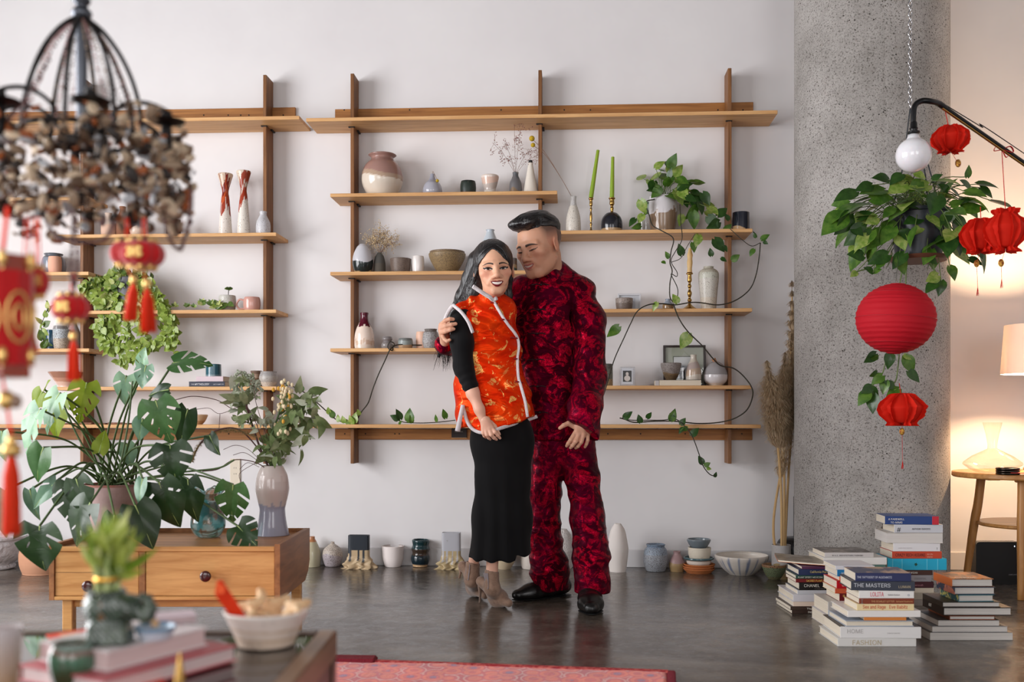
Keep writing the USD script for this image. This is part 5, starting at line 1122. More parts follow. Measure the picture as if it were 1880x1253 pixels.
# ankle boots
def boot(ankle_top, ankle, back, ball_, toe, heel_top, heel_tip, w, lab):
    b = Body(); b.chain([ankle_top, ankle], [13.5 * K2, 12.5 * K2], .02); b.chain([ankle, ball_, toe], [12.5 * K2, w, w * .5], .025); b.add(cap(back, ankle, 6.5 * K2, 10.5 * K2), .02); b.add(cap(back, ball_, 6.5 * K2, w * .85), .03)
    b.keep(plane(ankle_top + np.array([0, 0, .012]), RT * .25 + np.array([0, 0, 1.0])), .004)
    b.sub(cap(ankle_top + np.array([0, 0, .04]), ankle_top - np.array([0, 0, .012]), 11.6 * K2, 10.5 * K2), .002)
    t = part(wom, 'boot', b.mesh(.0038), SUEDE, True)
    part(t, 'heel', tube([heel_top, (heel_top + heel_tip) / 2 + RT * .002, heel_tip], [.011, .0055, .0052], 12), SUEDE, True)
    g = [hit(b, *p) - FW * .0025 for p in lab]; n = len(g) // 2
    V = np.array(g); F_ = []
    for i in range(n - 1): F_ += [(i, i + 1, n + i + 1), (i, n + i + 1, n + i)]
    V2 = np.vstack([V, V + FW * .004]); m_ = len(V); F2 = F_ + [(a + m_, c + m_, b_ + m_) for a, b_, c in F_]
    part(t, 'elastic_panel', (V2, np.array(F2)), ELASTIC, True)
    sp = [np.array([*p[:2], .006]) for p in (ball_ - (toe - ball_) * .6, ball_, toe)]
    so = Body(); so.chain(sp, [w * .7, w * .95, w * .55], .02, (np.array([0, 0, 1.0]), .12)); part(t, 'sole', so.mesh(.003), mat('dark_sole', (30, 24, 22), .6), True)
fr = atz(934, 1119, 0)
boot(J(903, 1052, WD), J(904, 1082, WD - .01), J(883, 1068, WD + .05), np.array([*atz(915, 1114, 0)[:2], .036]), np.array([*fr[:2], .026]), J(881, 1076, WD + .055), np.array([*atz(881, 1107, 0)[:2], .001]), .036, [(887, 1053), (890, 1068), (895, 1083), (896, 1053), (897, 1068), (897, 1080)])
bk = atz(890, 1104, 0)
boot(J(868, 1037, WD + .1), J(867, 1066, WD + .1), J(850, 1040, WD + .16), np.array([*atz(872, 1096, 0)[:2], .044]), np.array([*bk[:2], .026]), J(846, 1044, WD + .165), J(843, 1062, WD + .17), .036, [(855, 1036), (855, 1050), (853, 1066), (863, 1037), (862, 1052), (860, 1066)])
# ================================================================ plants
def leaf_mat(name, c, c2, rough=.35, coat=.15, scale=30): return mat(name, c, rough, .5, coat=coat, leaf=.22, var=(scale, c2, .4, .66))
POTHOS = [leaf_mat('pothos_leaf', (58, 98, 28), (92, 128, 46)), leaf_mat('pothos_leaf_dark', (36, 70, 24), (54, 90, 34)), leaf_mat('pothos_leaf_light', (112, 146, 52), (164, 178, 98), scale=45)]
VINE = mat('dark_vine', (48, 44, 32), .6); GVINE = mat('green_vine', (92, 112, 58), .5)
def heart(n=9, notch=.18, w=.42):
    """Outline half-widths of a heart leaf along its midrib: (t, half width)."""
    t = np.linspace(0, 1, n); h = w * np.sin(np.pi * np.clip(t, 0, 1) ** .62) ** .85 * (1 - .25 * t); h[0] = .1; h[-1] = 0.0; return t, h
def leaf(o, d, up, L, wid=.42, curl=.18, fold=.22, rng=random, shape=None, nv=5):
    """A leaf blade from its stalk end o along d, its face towards up: a grid folded along the midrib, curling at the tip, with a little thickness."""
    d = np.asarray(d, float) / np.linalg.norm(d); up = np.asarray(up, float); s = np.cross(d, up); s /= np.linalg.norm(s) + 1e-9; u = np.cross(s, d)
    t, h = heart(8, w=wid) if shape is None else shape; V = []
    for i, (a, b) in enumerate(zip(t, h)):
        back = -.16 * (1 - min(1, a / .25))                                # heart lobes reach back past the stalk
        for q in np.linspace(-1, 1, nv):
            x = a + (back * abs(q) ** 1.2 if i < 2 else 0); z = -curl * a * a + fold * abs(q) * b - .25 * (q * b) ** 2
            V.append(o + L * (d * x + s * q * b + u * z))
    V = np.array(V); F = []
    for i in range(len(t) - 1):
        for j in range(nv - 1): a = i * nv + j; F += [(a, a + 1, a + nv + 1), (a, a + nv + 1, a + nv)]
    return V, np.array(F)
class Plant:
    def __init__(s, name, label, cat, base, stem, leaves, seed, group=None, cap_=290):
        s.t = thing(name, label, cat, base, group); s.stem, s.leaves, s.r, s.n, s.over, s.cap = stem, leaves, np.random.RandomState(seed), 0, [], cap_
    def stalk(s, pts, r=.0022, n=6, m=None, name='stem'): part(s.t, name, tube(spline(pts, n), r, 6), m or s.stem, True)
    def leaf(s, o, d, up, L, m=None, **k):
        k = {'curl': s.r.uniform(.05, .35), 'fold': s.r.uniform(.1, .3), **k}
        mesh = leaf(o, d, up, L, **k); s.n += 1
        if s.n <= s.cap: part(s.t, 'leaf', mesh, s.leaves[m if m is not None else s.r.randint(len(s.leaves))], True)
        else: s.over.append(mesh)
    def vine_leaves(s, pts, L, every, face, stalkL=.03, m=None, jit=.5, wid=.42):
        p = spline(pts, 10); ds = np.r_[0, np.cumsum(np.linalg.norm(np.diff(p, axis=0), axis=1))]; sd = 1
        for q in np.arange(every * .6, ds[-1], every):
            i = np.searchsorted(ds, q); i = min(i, len(p) - 1); sd = -sd; tn = p[i] - p[i - 1]; side = np.cross(tn, face); side /= np.linalg.norm(side) + 1e-9
            a = side * sd + s.r.normal(size=3) * .35 * jit + np.array([0, 0, .25]); a /= np.linalg.norm(a); o = p[i] + a * stalkL
            s.stalk([p[i], (p[i] + o) / 2 + [0, 0, .006], o], .0012, 3)
            s.leaf(o, a + np.array([0, 0, -.6]) + s.r.normal(size=3) * .3, np.asarray(face) + s.r.normal(size=3) * .35, L * s.r.uniform(.75, 1.2), m, wid=wid)
TOCAM = np.array([0, -1.0, .25])
# leaves placed where the photo shows them: (stalk x, y, tip x, y, kind)
def px_leaves(P, rows, Y, tw=.45, dy=.0):
    for x0, y0, x1, y1, k in rows:
        a = at(x0, y0, Y + dy); b = at(x1, y1, Y + dy - P.r.uniform(0, .02)); P.leaf(a, b - a, TOCAM + P.r.normal(size=3) * tw, np.linalg.norm(b - a) * 1.04, k, wid=P.r.uniform(.36, .46))
# -- pothos on the couple's unit
c, R, H = POTS['pothos']; top = c + [0, 0, H - .02]; YP = c[1] - .05
P = Plant('pothos', 'trailing pothos with long vines spilling from the dripping white pot over the shelves', 'plant', c + [0, 0, H * .8], VINE, POTHOS, 3)
part(P.t, 'soil', lathe([(0, 0), (R * .86, 0), (R * .86, .006), (0, .01)], 24, c + [0, 0, H * .8], 0), mat('potting_soil', (52, 38, 28), .95, bump=(200, 1, .004)))
for x, y, d, n in [(1200, 352, -.03, 8), (1218, 330, 0, 8), (1236, 342, -.04, 10), (1262, 350, -.05, 10), (1282, 372, -.03, 8)]:
    for k in range(n):
        e = at(x + P.r.normal() * 14, y + P.r.normal() * 13, c[1] + d + P.r.normal() * .05); m_ = (top + e) / 2 + np.array([0, 0, .02]); P.stalk([top + P.r.normal(size=3) * [.02, .02, 0], m_, e], .0016, 4, GVINE)
        out = e - top; P.leaf(e, out / (np.linalg.norm(out) + .01) + P.r.normal(size=3) * .4 + [0, 0, -.5], TOCAM + P.r.normal(size=3) * .4 + [0, 0, .5], P.r.uniform(.055, .085))
px_leaves(P, [(1228, 325, 1232, 309, 1), (1212, 345, 1198, 362, 0), (1240, 350, 1256, 374, 2), (1290, 355, 1303, 376, 1), (1248, 350, 1268, 330, 0), (1284, 372, 1292, 392, 1), (1278, 380, 1262, 404, 0), (1252, 395, 1250, 414, 2), (1272, 390, 1276, 420, 0), (1300, 398, 1318, 416, 1), (1318, 396, 1334, 380, 1), (1176, 368, 1184, 392, 2), (1180, 394, 1172, 408, 2), (1166, 402, 1155, 414, 1), (1176, 414, 1162, 420, 0), (1330, 424, 1344, 412, 0), (1312, 440, 1330, 462, 1), (1306, 470, 1304, 456, 1), (1328, 452, 1336, 462, 1), (1344, 478, 1358, 468, 0), (1324, 474, 1334, 480, 1), (1272, 446, 1276, 462, 0), (1283, 432, 1278, 452, 2), (1252, 468, 1246, 448, 1), (1228, 474, 1222, 462, 0), (1216, 480, 1222, 484, 0), (1388, 436, 1382, 426, 1), (1398, 440, 1412, 430, 0), (1402, 444, 1410, 448, 1), (1384, 458, 1376, 470, 0), (1320, 408, 1300, 420, 1), (1338, 404, 1332, 392, 1)], YP, .35, -.04)
def vine(pts, Y=None, r=.0032, m=None, n=7):
    q = [at(x, y, (Y if Y is not None else YP) + (dz if len(pp) > 2 else 0)) for pp in pts for x, y, dz in [(pp[0], pp[1], pp[2] if len(pp) > 2 else 0)]]
    P.stalk(q, r, n, m, 'vine'); return q
vine([(1202, 366, -.02), (1186, 372, -.03), (1192, 396, -.05), (1198, 414, -.08), (1215, 424, -.12), (1236, 438, -.13), (1232, 462, -.1), (1230, 482, -.08), (1234, 498, -.06), (1230, 520, -.05), (1230, 545, -.04), (1236, 556, -.03)])
vine([(1248, 376, -.02), (1250, 410, -.1), (1252, 440, -.14), (1240, 462, -.1), (1232, 480, -.08), (1243, 500, -.06), (1242, 508, -.06), (1232, 504, -.05), (1244, 530, -.05), (1243, 552, -.04)], r=.0024)
vine([(1276, 430, -.14), (1262, 452, -.12), (1250, 474, -.1), (1232, 482, -.08)], r=.002)
vine([(1396, 446, -.06), (1394, 470, -.05), (1388, 505, -.03), (1376, 532, -.02), (1350, 552, -.02), (1320, 560, -.03), (1285, 556, -.04), (1266, 556, -.05), (1240, 560, -.06), (1215, 558, -.09), (1190, 560, -.12), (1170, 572, -.13), (1158, 594, -.13), (1146, 620, -.12), (1128, 660, -.12), (1116, 700, -.14), (1108, 726, -.13)], r=.0034)
vine([(1236, 558, -.06), (1246, 584, -.12), (1262, 608, -.13), (1290, 636, -.13), (1310, 660, -.12), (1324, 672, -.1), (1345, 676, -.1), (1362, 688, -.11), (1378, 708, -.13), (1382, 726, -.13), (1372, 752, -.1), (1350, 768, -.06), (1320, 776, -.04), (1280, 778, -.06), (1240, 774, -.07), (1200, 774, -.07), (1165, 776, -.08), (1146, 770, -.08), (1138, 768, -.09)], r=.0034)
vine([(1138, 768, -.09), (1160, 772, -.08), (1190, 772, -.07), (1216, 772, -.07), (1240, 770, -.09), (1258, 784, -.13), (1272, 804, -.14), (1284, 836, -.14), (1292, 858, -.13), (1304, 872, -.12), (1314, 874, -.12)], r=.0026)
vine([(1340, 420, -.08), (1362, 440, -.1), (1380, 452, -.1), (1396, 446, -.06)], r=.002)
px_leaves(P, [(1136, 600, 1116, 618, 0), (1264, 614, 1250, 640, 2), (1206, 556, 1198, 570, 2), (1244, 556, 1236, 540, 2), (1146, 768, 1160, 756, 1), (1176, 776, 1172, 762, 1), (1188, 768, 1196, 758, 1), (1232, 772, 1240, 752, 0), (1238, 772, 1230, 760, 1), (1250, 780, 1258, 768, 1), (1262, 786, 1250, 790, 0), (1270, 800, 1282, 786, 1), (1290, 852, 1284, 838, 1), (1294, 856, 1304, 850, 0), (1298, 860, 1306, 862, 2), (1312, 876, 1316, 868, 1), (1254, 786, 1246, 796, 1)], YP, .3, -.11)
# -- long vine across the middle of the wall, coming from the left unit
P = Plant('pothos_vine', 'long thin pothos vine running from the left unit along the bottom board', 'plant', at(700, 640, -.14), VINE, POTHOS, 8)
YP = -.15
vine([(775, 634, .02), (758, 634, 0), (742, 633, -.02), (728, 634, -.06), (718, 640, -.1), (714, 646, -.11), (706, 664, -.1), (694, 690, -.09), (684, 716, -.08), (676, 740, -.06), (664, 756, -.03), (656, 770, 0), (648, 780, .02), (632, 776, .02), (616, 770, .02), (600, 756, 0), (580, 738, -.02), (560, 722, -.04), (538, 710, -.06), (516, 702, -.05)], r=.0034)
vine([(836, 772, -.02), (820, 774, -.01), (800, 776, 0), (780, 777, 0), (764, 777, 0), (744, 776, 0), (730, 772, -.01)], r=.0026)
vine([(718, 640, -.09), (724, 632, -.09), (716, 628, -.1), (712, 638, -.1), (720, 644, -.1), (722, 634, -.08)], r=.003)
px_leaves(P, [(648, 778, 640, 764, 2), (650, 776, 652, 758, 2), (632, 776, 628, 764, 2), (622, 774, 618, 762, 2), (612, 766, 606, 752, 0), (604, 760, 602, 748, 2), (555, 718, 550, 706, 0), (660, 762, 656, 752, 2), (646, 782, 648, 768, 2), (735, 770, 730, 752, 1), (732, 770, 717, 764, 1), (736, 774, 732, 782, 0), (752, 774, 750, 752, 0), (756, 776, 754, 764, 0), (802, 774, 798, 762, 0), (818, 768, 814, 752, 0), (640, 780, 636, 770, 2)], YP, .3, -.03)
# -- seedling and creeping runner on the left unit
SM = [leaf_mat('small_round_leaf', (124, 150, 56), (160, 176, 88), scale=60), leaf_mat('small_pale_leaf', (174, 186, 104), (206, 208, 150), scale=60), leaf_mat('small_dark_leaf', (70, 98, 36), (104, 128, 54), scale=60)]
c, R, H = POTS['seed']; P = Plant('seedling', 'tiny upright seedling with a round leafy head in the grey cup', 'plant', c + [0, 0, H * .8], VINE, SM, 5)
tip = at(420, 530, c[1] - .02); P.stalk([c + [0, -.01, H * .75], (c + tip) / 2 + [0.004, -.012, .02], tip], .002)
for k in range(12): a = k * .55; P.leaf(tip, (math.cos(a), math.sin(a) * .6 - .3, .1 * math.sin(3 * a)), TOCAM, .024, 2)
for k in range(5): o = c + [R * .5 * math.cos(k), -R * .95, H * .5 - .004 * k]; P.leaf(o + [0, -.004, 0], (math.cos(k * 2.1), -.4, -.6), TOCAM, .04, 2)
P = Plant('creeping_runner', 'low runner with small rosettes creeping along the shelf to the grey cup', 'plant', at(320, 568, -.16), VINE, SM, 6)
z = SHELF_Z['l3b']; pts = [np.array([at(x, 560, -.17)[0], -.17 - .02 * math.sin(x), z + .006]) for x in (308, 325, 345, 362, 380, 400)]
P.stalk(pts, .0025)
for x, y, n, s in [(322, 562, 5, .022), (344, 562, 5, .02), (356, 563, 5, .018), (372, 557, 8, .026), (388, 558, 7, .024), (400, 560, 6, .03), (395, 564, 5, .03)]:
    o = at(x, y, -.175); o[2] = max(o[2], z + .005)
    for k in range(n): a = k * 6.28 / n + x; P.leaf(o, (math.cos(a), -.3, .35 + .5 * math.sin(a)), TOCAM + P.r.normal(size=3) * .3, s * 1.2, curl=.1)
# -- round-leaved trailing plant in the dark pot
c, R, H = POTS['pep']; top = c + [0, -.02, H - .01]
P = Plant('trailing_peperomia', 'bushy trailing plant with hundreds of small round leaves hanging from the left unit', 'plant', top, VINE, SM, 11)
YPp = c[1] - .06
LINES = [[(236, 512), (215, 505), (190, 515), (165, 520), (150, 535)], [(236, 510), (222, 492), (228, 486)], [(240, 512), (262, 505), (275, 520), (285, 545), (292, 570)], [(225, 515), (205, 530), (195, 555), (190, 585), (188, 605), (195, 630), (205, 645)], [(230, 515), (215, 540), (212, 570), (205, 600), (215, 630), (235, 636), (255, 630), (275, 634), (285, 640)], [(240, 515), (235, 545), (238, 580), (232, 605), (240, 625)], [(250, 515), (280, 540), (300, 565), (312, 590), (318, 612), (314, 640)], [(285, 560), (300, 580), (306, 605), (300, 625), (288, 634)], [(265, 634), (258, 648), (250, 655), (232, 660), (222, 665)], [(180, 520), (172, 545), (180, 560)], [(205, 505), (192, 540), (186, 560)], [(200, 530), (220, 560), (225, 590)], [(255, 530), (250, 560), (262, 590), (258, 610)], [(198, 600), (182, 600), (190, 622), (218, 640)], [(300, 560), (308, 568), (314, 600)]]
for i, Ln in enumerate(LINES):
    pts = [at(x, y, YPp - .05 * min(1, max(0, (y - 520) / 60)) + .02 * math.sin(i * 2 + x)) for x, y in Ln]; P.stalk(pts, .0018, 6)
    p = spline(pts, 14); n = len(p)
    for q in p[1:]:
        for k in range(1 if i % 3 else 2):
            o = q + P.r.normal(size=3) * [.012, .014, .01]; a = P.r.uniform(0, 6.28)
            P.leaf(o, (math.cos(a), -.5 * P.r.rand(), math.sin(a) - .1), TOCAM + P.r.normal(size=3) * .5, P.r.uniform(.03, .044), wid=.5, curl=.1)
P.leaf(at(222, 642, YPp - .06), (0.1, 0, -1), TOCAM, .05, 2, wid=.5)
if P.over: part(P.t, 'foliage', join(P.over), SM[0], True, kind='stuff')
P = Plant('small_vine', 'small climbing vine with round leaves at the left edge, beside the pale cup', 'plant', at(82, 640, -.13), VINE, SM, 13)
YP = -.2; pts = [at(x, y, YP) for x, y in [(82, 640), (78, 620), (76, 600), (82, 580), (90, 560), (84, 552)]]; P.stalk(pts, .002)
px_leaves(P, [(78, 624, 72, 606, 2), (76, 606, 88, 616, 0), (80, 598, 92, 590, 2), (80, 592, 70, 604, 0), (84, 582, 82, 570, 0), (88, 566, 84, 552, 1), (88, 572, 94, 560, 2), (76, 594, 66, 580, 1), (80, 630, 94, 634, 2), (78, 638, 88, 624, 2), (86, 630, 72, 640, 2)], YP, .4)
# -- hanging pothos in front of the column
HD_ = 4.34
pb = atd(1687, 472, HD_); pt = atd(1687, 388, HD_); R1, R0 = 52 / (FPX / HD_), 40 / (FPX / HD_); Hh = pt[2] - pb[2]
hang = thing('hanging_planter', 'dark plastic hanging pot on a steel chain in front of the concrete column', 'plant pot', pb)
DKP = mat('dark_plastic', (34, 40, 46), .35, .5); STEEL = mat('steel_chain', (190, 192, 196), .2, .5, metal=1.0)
part(hang, 'pot', lathe([(0, 0), (R0, 0), (R0 * 1.02, .01), (R1, Hh * .92), (R1 * 1.05, Hh * .93), (R1 * 1.05, Hh), (R1 * .96, Hh), (R0 * .9, Hh * .3), (0, Hh * .3)], 40, pb, 0), DKP, 40)
part(hang, 'saucer', lathe([(0, 0), (R0 * 1.2, 0), (R0 * 1.35, .016), (R0 * 1.25, .016), (R0 * 1.1, .004), (0, .004)], 36, pb - [0, 0, .018], 0), mat('brown_plastic', (88, 52, 36), .5), 40)
hk = atd(1671, 200, HD_); HK = [hk, np.array([hk[0], hk[1], ZC])]
for k in range(3):
    a = k * 2.094 + .5; part(hang, 'hanger_strap', tube(spline([pb + [R1 * math.cos(a), R1 * math.sin(a), Hh], (pb + [R1 * .6 * math.cos(a), R1 * .6 * math.sin(a), Hh + .16]), hk], 6), .003, 6), DKP)
def link(o, ax_, L=.026, w=.0075, r=.0021):
    a = np.linspace(0, 2 * np.pi, 18, endpoint=True); p = np.stack([ax_[0] * w * np.cos(a), ax_[1] * w * np.cos(a), L / 2 * np.sin(a)], -1) + o; return tube(p, r, 6, cap=False)
z = hk[2]; k = 0
while z < ZC:
    part(hang, 'chain_link', link(np.array([hk[0], hk[1], z + .013]), (RT if k % 2 else FW)), STEEL, True); z += .0205; k += 1
P = Plant('hanging_pothos', 'big leafy pothos spilling from the hanging pot', 'plant', pt, GVINE, POTHOS, 21)
topc = pt - [0, 0, .02]
def hl_(x0, y0, x1, y1, k, dd=0.0, tw=.35):
    a, b = atd(x0, y0, HD_ - .1 + dd), atd(x1, y1, HD_ - .12 + dd); P.leaf(a, b - a, TOCAM + [0, 0, .35] + P.r.normal(size=3) * tw, np.linalg.norm(b - a) * 1.05, k, wid=P.r.uniform(.38, .48))
    s0 = topc + P.r.normal(size=3) * [.05, .05, 0]; m_ = (s0 + a) / 2 + np.array([0, 0, .03 + .05 * P.r.rand()]); P.stalk([s0, m_, a], .0018, 4)
for row in [(1570, 352, 1534, 362, 1), (1575, 378, 1524, 395, 0), (1548, 396, 1510, 428, 0), (1560, 394, 1540, 430, 1), (1600, 340, 1574, 345, 1), (1622, 350, 1580, 352, 0), (1660, 338, 1632, 352, 2), (1690, 334, 1672, 350, 0), (1704, 340, 1668, 345, 2), (1640, 382, 1622, 396, 0), (1662, 382, 1630, 398, 0), (1590, 420, 1556, 446, 1), (1600, 424, 1570, 452, 0), (1640, 418, 1618, 446, 0), (1650, 432, 1662, 458, 2), (1672, 434, 1652, 424, 1), (1692, 416, 1678, 428, 2), (1735, 436, 1692, 450, 0), (1740, 390, 1722, 412, 1), (1730, 402, 1760, 392, 0), (1720, 395, 1726, 420, 0), (1740, 350, 1728, 338, 1), (1760, 360, 1745, 345, 1), (1776, 325, 1780, 304, 0), (1795, 338, 1834, 338, 1), (1800, 345, 1824, 360, 1), (1770, 385, 1812, 380, 0), (1765, 372, 1790, 360, 1), (1755, 400, 1776, 418, 1), (1768, 410, 1772, 432, 0), (1745, 420, 1736, 408, 0), (1710, 458, 1696, 484, 0), (1660, 466, 1640, 488, 1), (1650, 475, 1664, 500, 0), (1630, 468, 1598, 480, 1), (1620, 480, 1610, 492, 0), (1602, 500, 1590, 490, 1), (1585, 470, 1560, 464, 1), (1572, 500, 1562, 508, 2), (1604, 500, 1618, 494, 0), (1722, 506, 1702, 516, 2), (1718, 520, 1700, 532, 1), (1744, 490, 1756, 512, 0), (1728, 516, 1726, 540, 1), (1780, 476, 1806, 482, 1), (1770, 455, 1784, 466, 0), (1690, 380, 1662, 370, 1), (1655, 320, 1636, 332, 1), (1680, 318, 1700, 324, 2), (1712, 330, 1730, 320, 1), (1630, 330, 1606, 322, 1), (1600, 365, 1640, 358, 0), (1655, 372, 1690, 356, 0), (1746, 378, 1768, 366, 0), (1576, 400, 1600, 388, 1), (1690, 400, 1660, 410, 1), (1780, 342, 1764, 330, 1), (1565, 415, 1585, 432, 1), (1610, 400, 1590, 410, 2), (1700, 470, 1722, 482, 1)]:
    hl_(*row)
for k in range(70):
    a = P.r.uniform(0, 6.28); rr = P.r.uniform(.06, .3); e = pt + np.array([rr * math.cos(a) * 1.05, rr * math.sin(a) * .7 - .02, P.r.uniform(-.16, .1) + .06 - rr * .35])
    s0 = topc + P.r.normal(size=3) * [.04, .04, 0]; P.stalk([s0, (s0 + e) / 2 + np.array([0, 0, .06]), e], .0018, 4)
    d = e - s0; P.leaf(e, d / np.linalg.norm(d) + np.array([0, 0, -.6]) + P.r.normal(size=3) * .3, np.array([0, -.6, 1]) + P.r.normal(size=3) * .35, P.r.uniform(.07, .115))
dv = HD_ + .02
for Ln, rows in [([(1660, 480), (1652, 520), (1640, 580), (1630, 640), (1626, 665), (1618, 690), (1600, 710)], [(1608, 650, 1590, 666, 1), (1612, 656, 1600, 660, 0), (1620, 690, 1602, 704, 0), (1600, 710, 1582, 722, 1), (1594, 720, 1576, 742, 0), (1604, 726, 1600, 758, 1), (1626, 700, 1620, 722, 0), (1610, 684, 1598, 692, 1), (1598, 712, 1612, 728, 1)]), ([(1665, 480), (1660, 560), (1652, 640), (1648, 680), (1644, 700), (1632, 712)], [(1634, 650, 1632, 676, 1), (1662, 656, 1680, 684, 0), (1668, 682, 1690, 700, 1), (1650, 715, 1628, 728, 0), (1640, 710, 1624, 700, 1), (1660, 652, 1674, 660, 2), (1652, 720, 1636, 728, 2)]), ([(1700, 470), (1716, 500), (1722, 530)], []), ([(1620, 470), (1600, 490), (1570, 500)], [])]:
    P.stalk([atd(x, y, dv) for x, y in Ln], .0028, 6, None, 'vine')
    for x0, y0, x1, y1, k in rows: a, b = atd(x0, y0, dv - .03), atd(x1, y1, dv - .04); P.leaf(a, b - a, TOCAM + P.r.normal(size=3) * .35, np.linalg.norm(b - a) * 1.05, k)
# ================================================================ side table, lamp and hanging paper lanterns at the right
OAK = wood('oak', (186, 134, 76), (150, 100, 52), (20.0, 20.0, 4.0), .4); OAKT = wood('oak_top', (196, 144, 84), (164, 112, 60), (4.0, 40.0, 40.0), .35)
tc = atd(1884, 867, 4.98); TZ = tc[2]; TR = .335
st = thing('side_table', 'round oak side table with curved legs and a lower shelf', 'table', (tc[0], tc[1], 0))
def disc(c, r, h, b=.006, n=64): return lathe([(0, 0), (r - b, 0), (r, b), (r, h - b * .6), (r - b * .6, h), (0, h)], n, c, 0)
part(st, 'table_top', disc((tc[0], tc[1], TZ - .026), TR, .026), OAKT, 40)
part(st, 'lower_shelf', disc((tc[0] + .03, tc[1] + .02, .318), TR * .72, .018), OAKT, 40)
for k, a in enumerate((math.radians(-118), math.radians(-208), math.radians(-28), math.radians(62))):
    u = np.array([math.cos(a), math.sin(a), 0]); c0 = np.array([tc[0], tc[1], 0])
    pth = spline([c0 + u * .2 + [0, 0, TZ - .03], c0 + u * .215 + [0, 0, .42], c0 + u * .235 + [0, 0, .3], c0 + u * .275 + [0, 0, 0.0]], 8)
    part(st, 'leg', tube(pth, [.021, .021, .022, .02, .015], 14), OAK, True)
    part(st, 'apron_block', box(c0 + u * .15 + [-.03, -.03, TZ - .045], c0 + u * .15 + [.03, .03, TZ - .0262], .004), OAK, 30)
# lamp
lp = atd(1908, 700, 5.14); lc = np.array([lp[0], lp[1], 0]); z0, z1 = at(1900, 687, lp[1])[2], at(1900, 597, lp[1])[2]
SHADE = mat('lamp_shade_fabric', (244, 234, 226), .9, .2, leaf=.10, bump=(300, .1, .001))
lm = thing('table_lamp', 'table lamp with a cream drum shade glowing on the side table', 'lamp', (lc[0], lc[1], TZ))
part(lm, 'base', lathe([(0, 0), (.07, 0), (.075, .008), (.07, .016), (.02, .024), (.012, .04), (0, .04)], 40, lc + [0, 0, TZ], 0), BRASS, 40)
part(lm, 'stem', tube([lc + [0, 0, TZ + .03], lc + [0, 0, z0 + .1]], .008, 14), BRASS, True)
part(lm, 'shade', lathe([(.178, z0), (.16, z1), (.1585, z1), (.1765, z0)], 64, lc, 0), SHADE, 50)
part(lm, 'bulb', ball(lc + [0, 0, z0 + .13], .03, 2), mat('lit_bulb', (255, 200, 140), .4, emis=((255, 190, 120), 12)), True)
bl = UsdLux.SphereLight.Define(stage, lm.path + '/bulb_light'); bl.CreateRadiusAttr(.034); bl.CreateIntensityAttr(1900.0); bl.CreateColorAttr(Gf.Vec3f(1.0, .66, .38))
UsdGeom.Xformable(bl).AddTranslateOp().Set(Gf.Vec3d(0, 0, float(z0 + .13 - TZ)))
# decanter and small things on the table
dc = atd(1822, 862, 4.86); dc[2] = TZ; k = 1 / ppm(dc)
DEC = [(24, 0), (28, 1), (40, 7), (51, 16), (50, 20), (36, 31), (18, 40), (8, 45), (8, 52), (11, 70), (17, 93)]
DECG = glass('decanter_glass', (250, 246, 240))
single('decanter', lathe([(0, .001)] + [(r * k, z * k + .001) for r, z in DEC], 56, dc, 0), DECG, 'wide-bottomed clear glass wine decanter on the side table', 'decanter')
wt = atd(1850, 875, 4.74); wt[2] = TZ
t = thing('bracelet', 'dark shiny coiled metal bracelet near the edge of the side table', 'bracelet', wt)
for q in range(3): part(t, 'coil', (lambda a: tube(np.stack([wt[0] + .046 * np.cos(a), wt[1] + .046 * np.sin(a), np.full(len(a), TZ + .006 + .0105 * q)], -1), .0062, 8, cap=False))(np.linspace(0, 2 * np.pi, 49)), mat('dark_metal', (66, 58, 52), .25, .5, metal=1.0), True)
RED_P = mat('red_paper', (214, 34, 20), .6, .4, leaf=.15, sheen=.2); GOLD = mat('gold_foil', (222, 170, 80), .3, .5, metal=.9)
ev = atd(1880, 868, 4.72); ev[2] = TZ
t = thing('red_envelope', 'folded red and gold envelope on the side table beside the decanter', 'envelope', ev)
part(t, 'paper', extrude([(-.1, -.03), (.12, -.05), (.13, .05), (-.02, .06)], .002, basis(ev + [.02, 0, .012], (1, .1, -.02), (-.1, 1, .12))), RED_P, False)
part(t, 'gold_print', extrude([(-.06, -.02), (.1, -.03), (.1, .03), (-.01, .04)], .0006, basis(ev + [.02, 0, .0146], (1, .1, -.02), (-.1, 1, .12))), GOLD, False)
# black electronic box under the table
bx0, bx1 = atd(1792, 1074, 5.18), atd(1877, 1074, 5.18)
def rrect(w, h, r): 
    from shapely.geometry import box as sb_; return sb_(r, r, w - r, h - r).buffer(r, 8)
hgt = atd(1800, 996, 5.18)[2]; wd_ = np.linalg.norm(bx1 - bx0)
t = thing('speaker_box', 'black rounded electronic box on the floor under the side table', 'electronics', (bx0[0], bx0[1], 0))
Tb = basis(np.array([bx0[0], bx0[1], 0.001]) + FW * .06, RT, (0, 0, 1.0))
part(t, 'body', extrude(rrect(wd_, hgt, .02), .06, Tb), mat('gloss_black_plastic', (14, 14, 15), .25), 30)
for u in (.82, .95): part(t, 'indicator_light', extrude(rrect(.004, .008, .0015), .001, basis(Tb[:3, 3] - FW * .0605 + RT * wd_ * u + np.array([0, 0, hgt * .88]), RT, (0, 0, 1.0))), mat('white_light', (240, 244, 250), .4, emis=((230, 240, 255), 1.5)), False)
part(t, 'lettering', text('SAMSUNG', .006, basis(Tb[:3, 3] - FW * .0606 + RT * wd_ * .7 + np.array([0, 0, hgt * .22]), RT, (0, 0, 1.0)), .0006, wd_ * .22), mat('grey_print_ink', (120, 120, 124), .5), False)
cb0 = atd(1878, 1072, 5.0); cb0[2] = .004
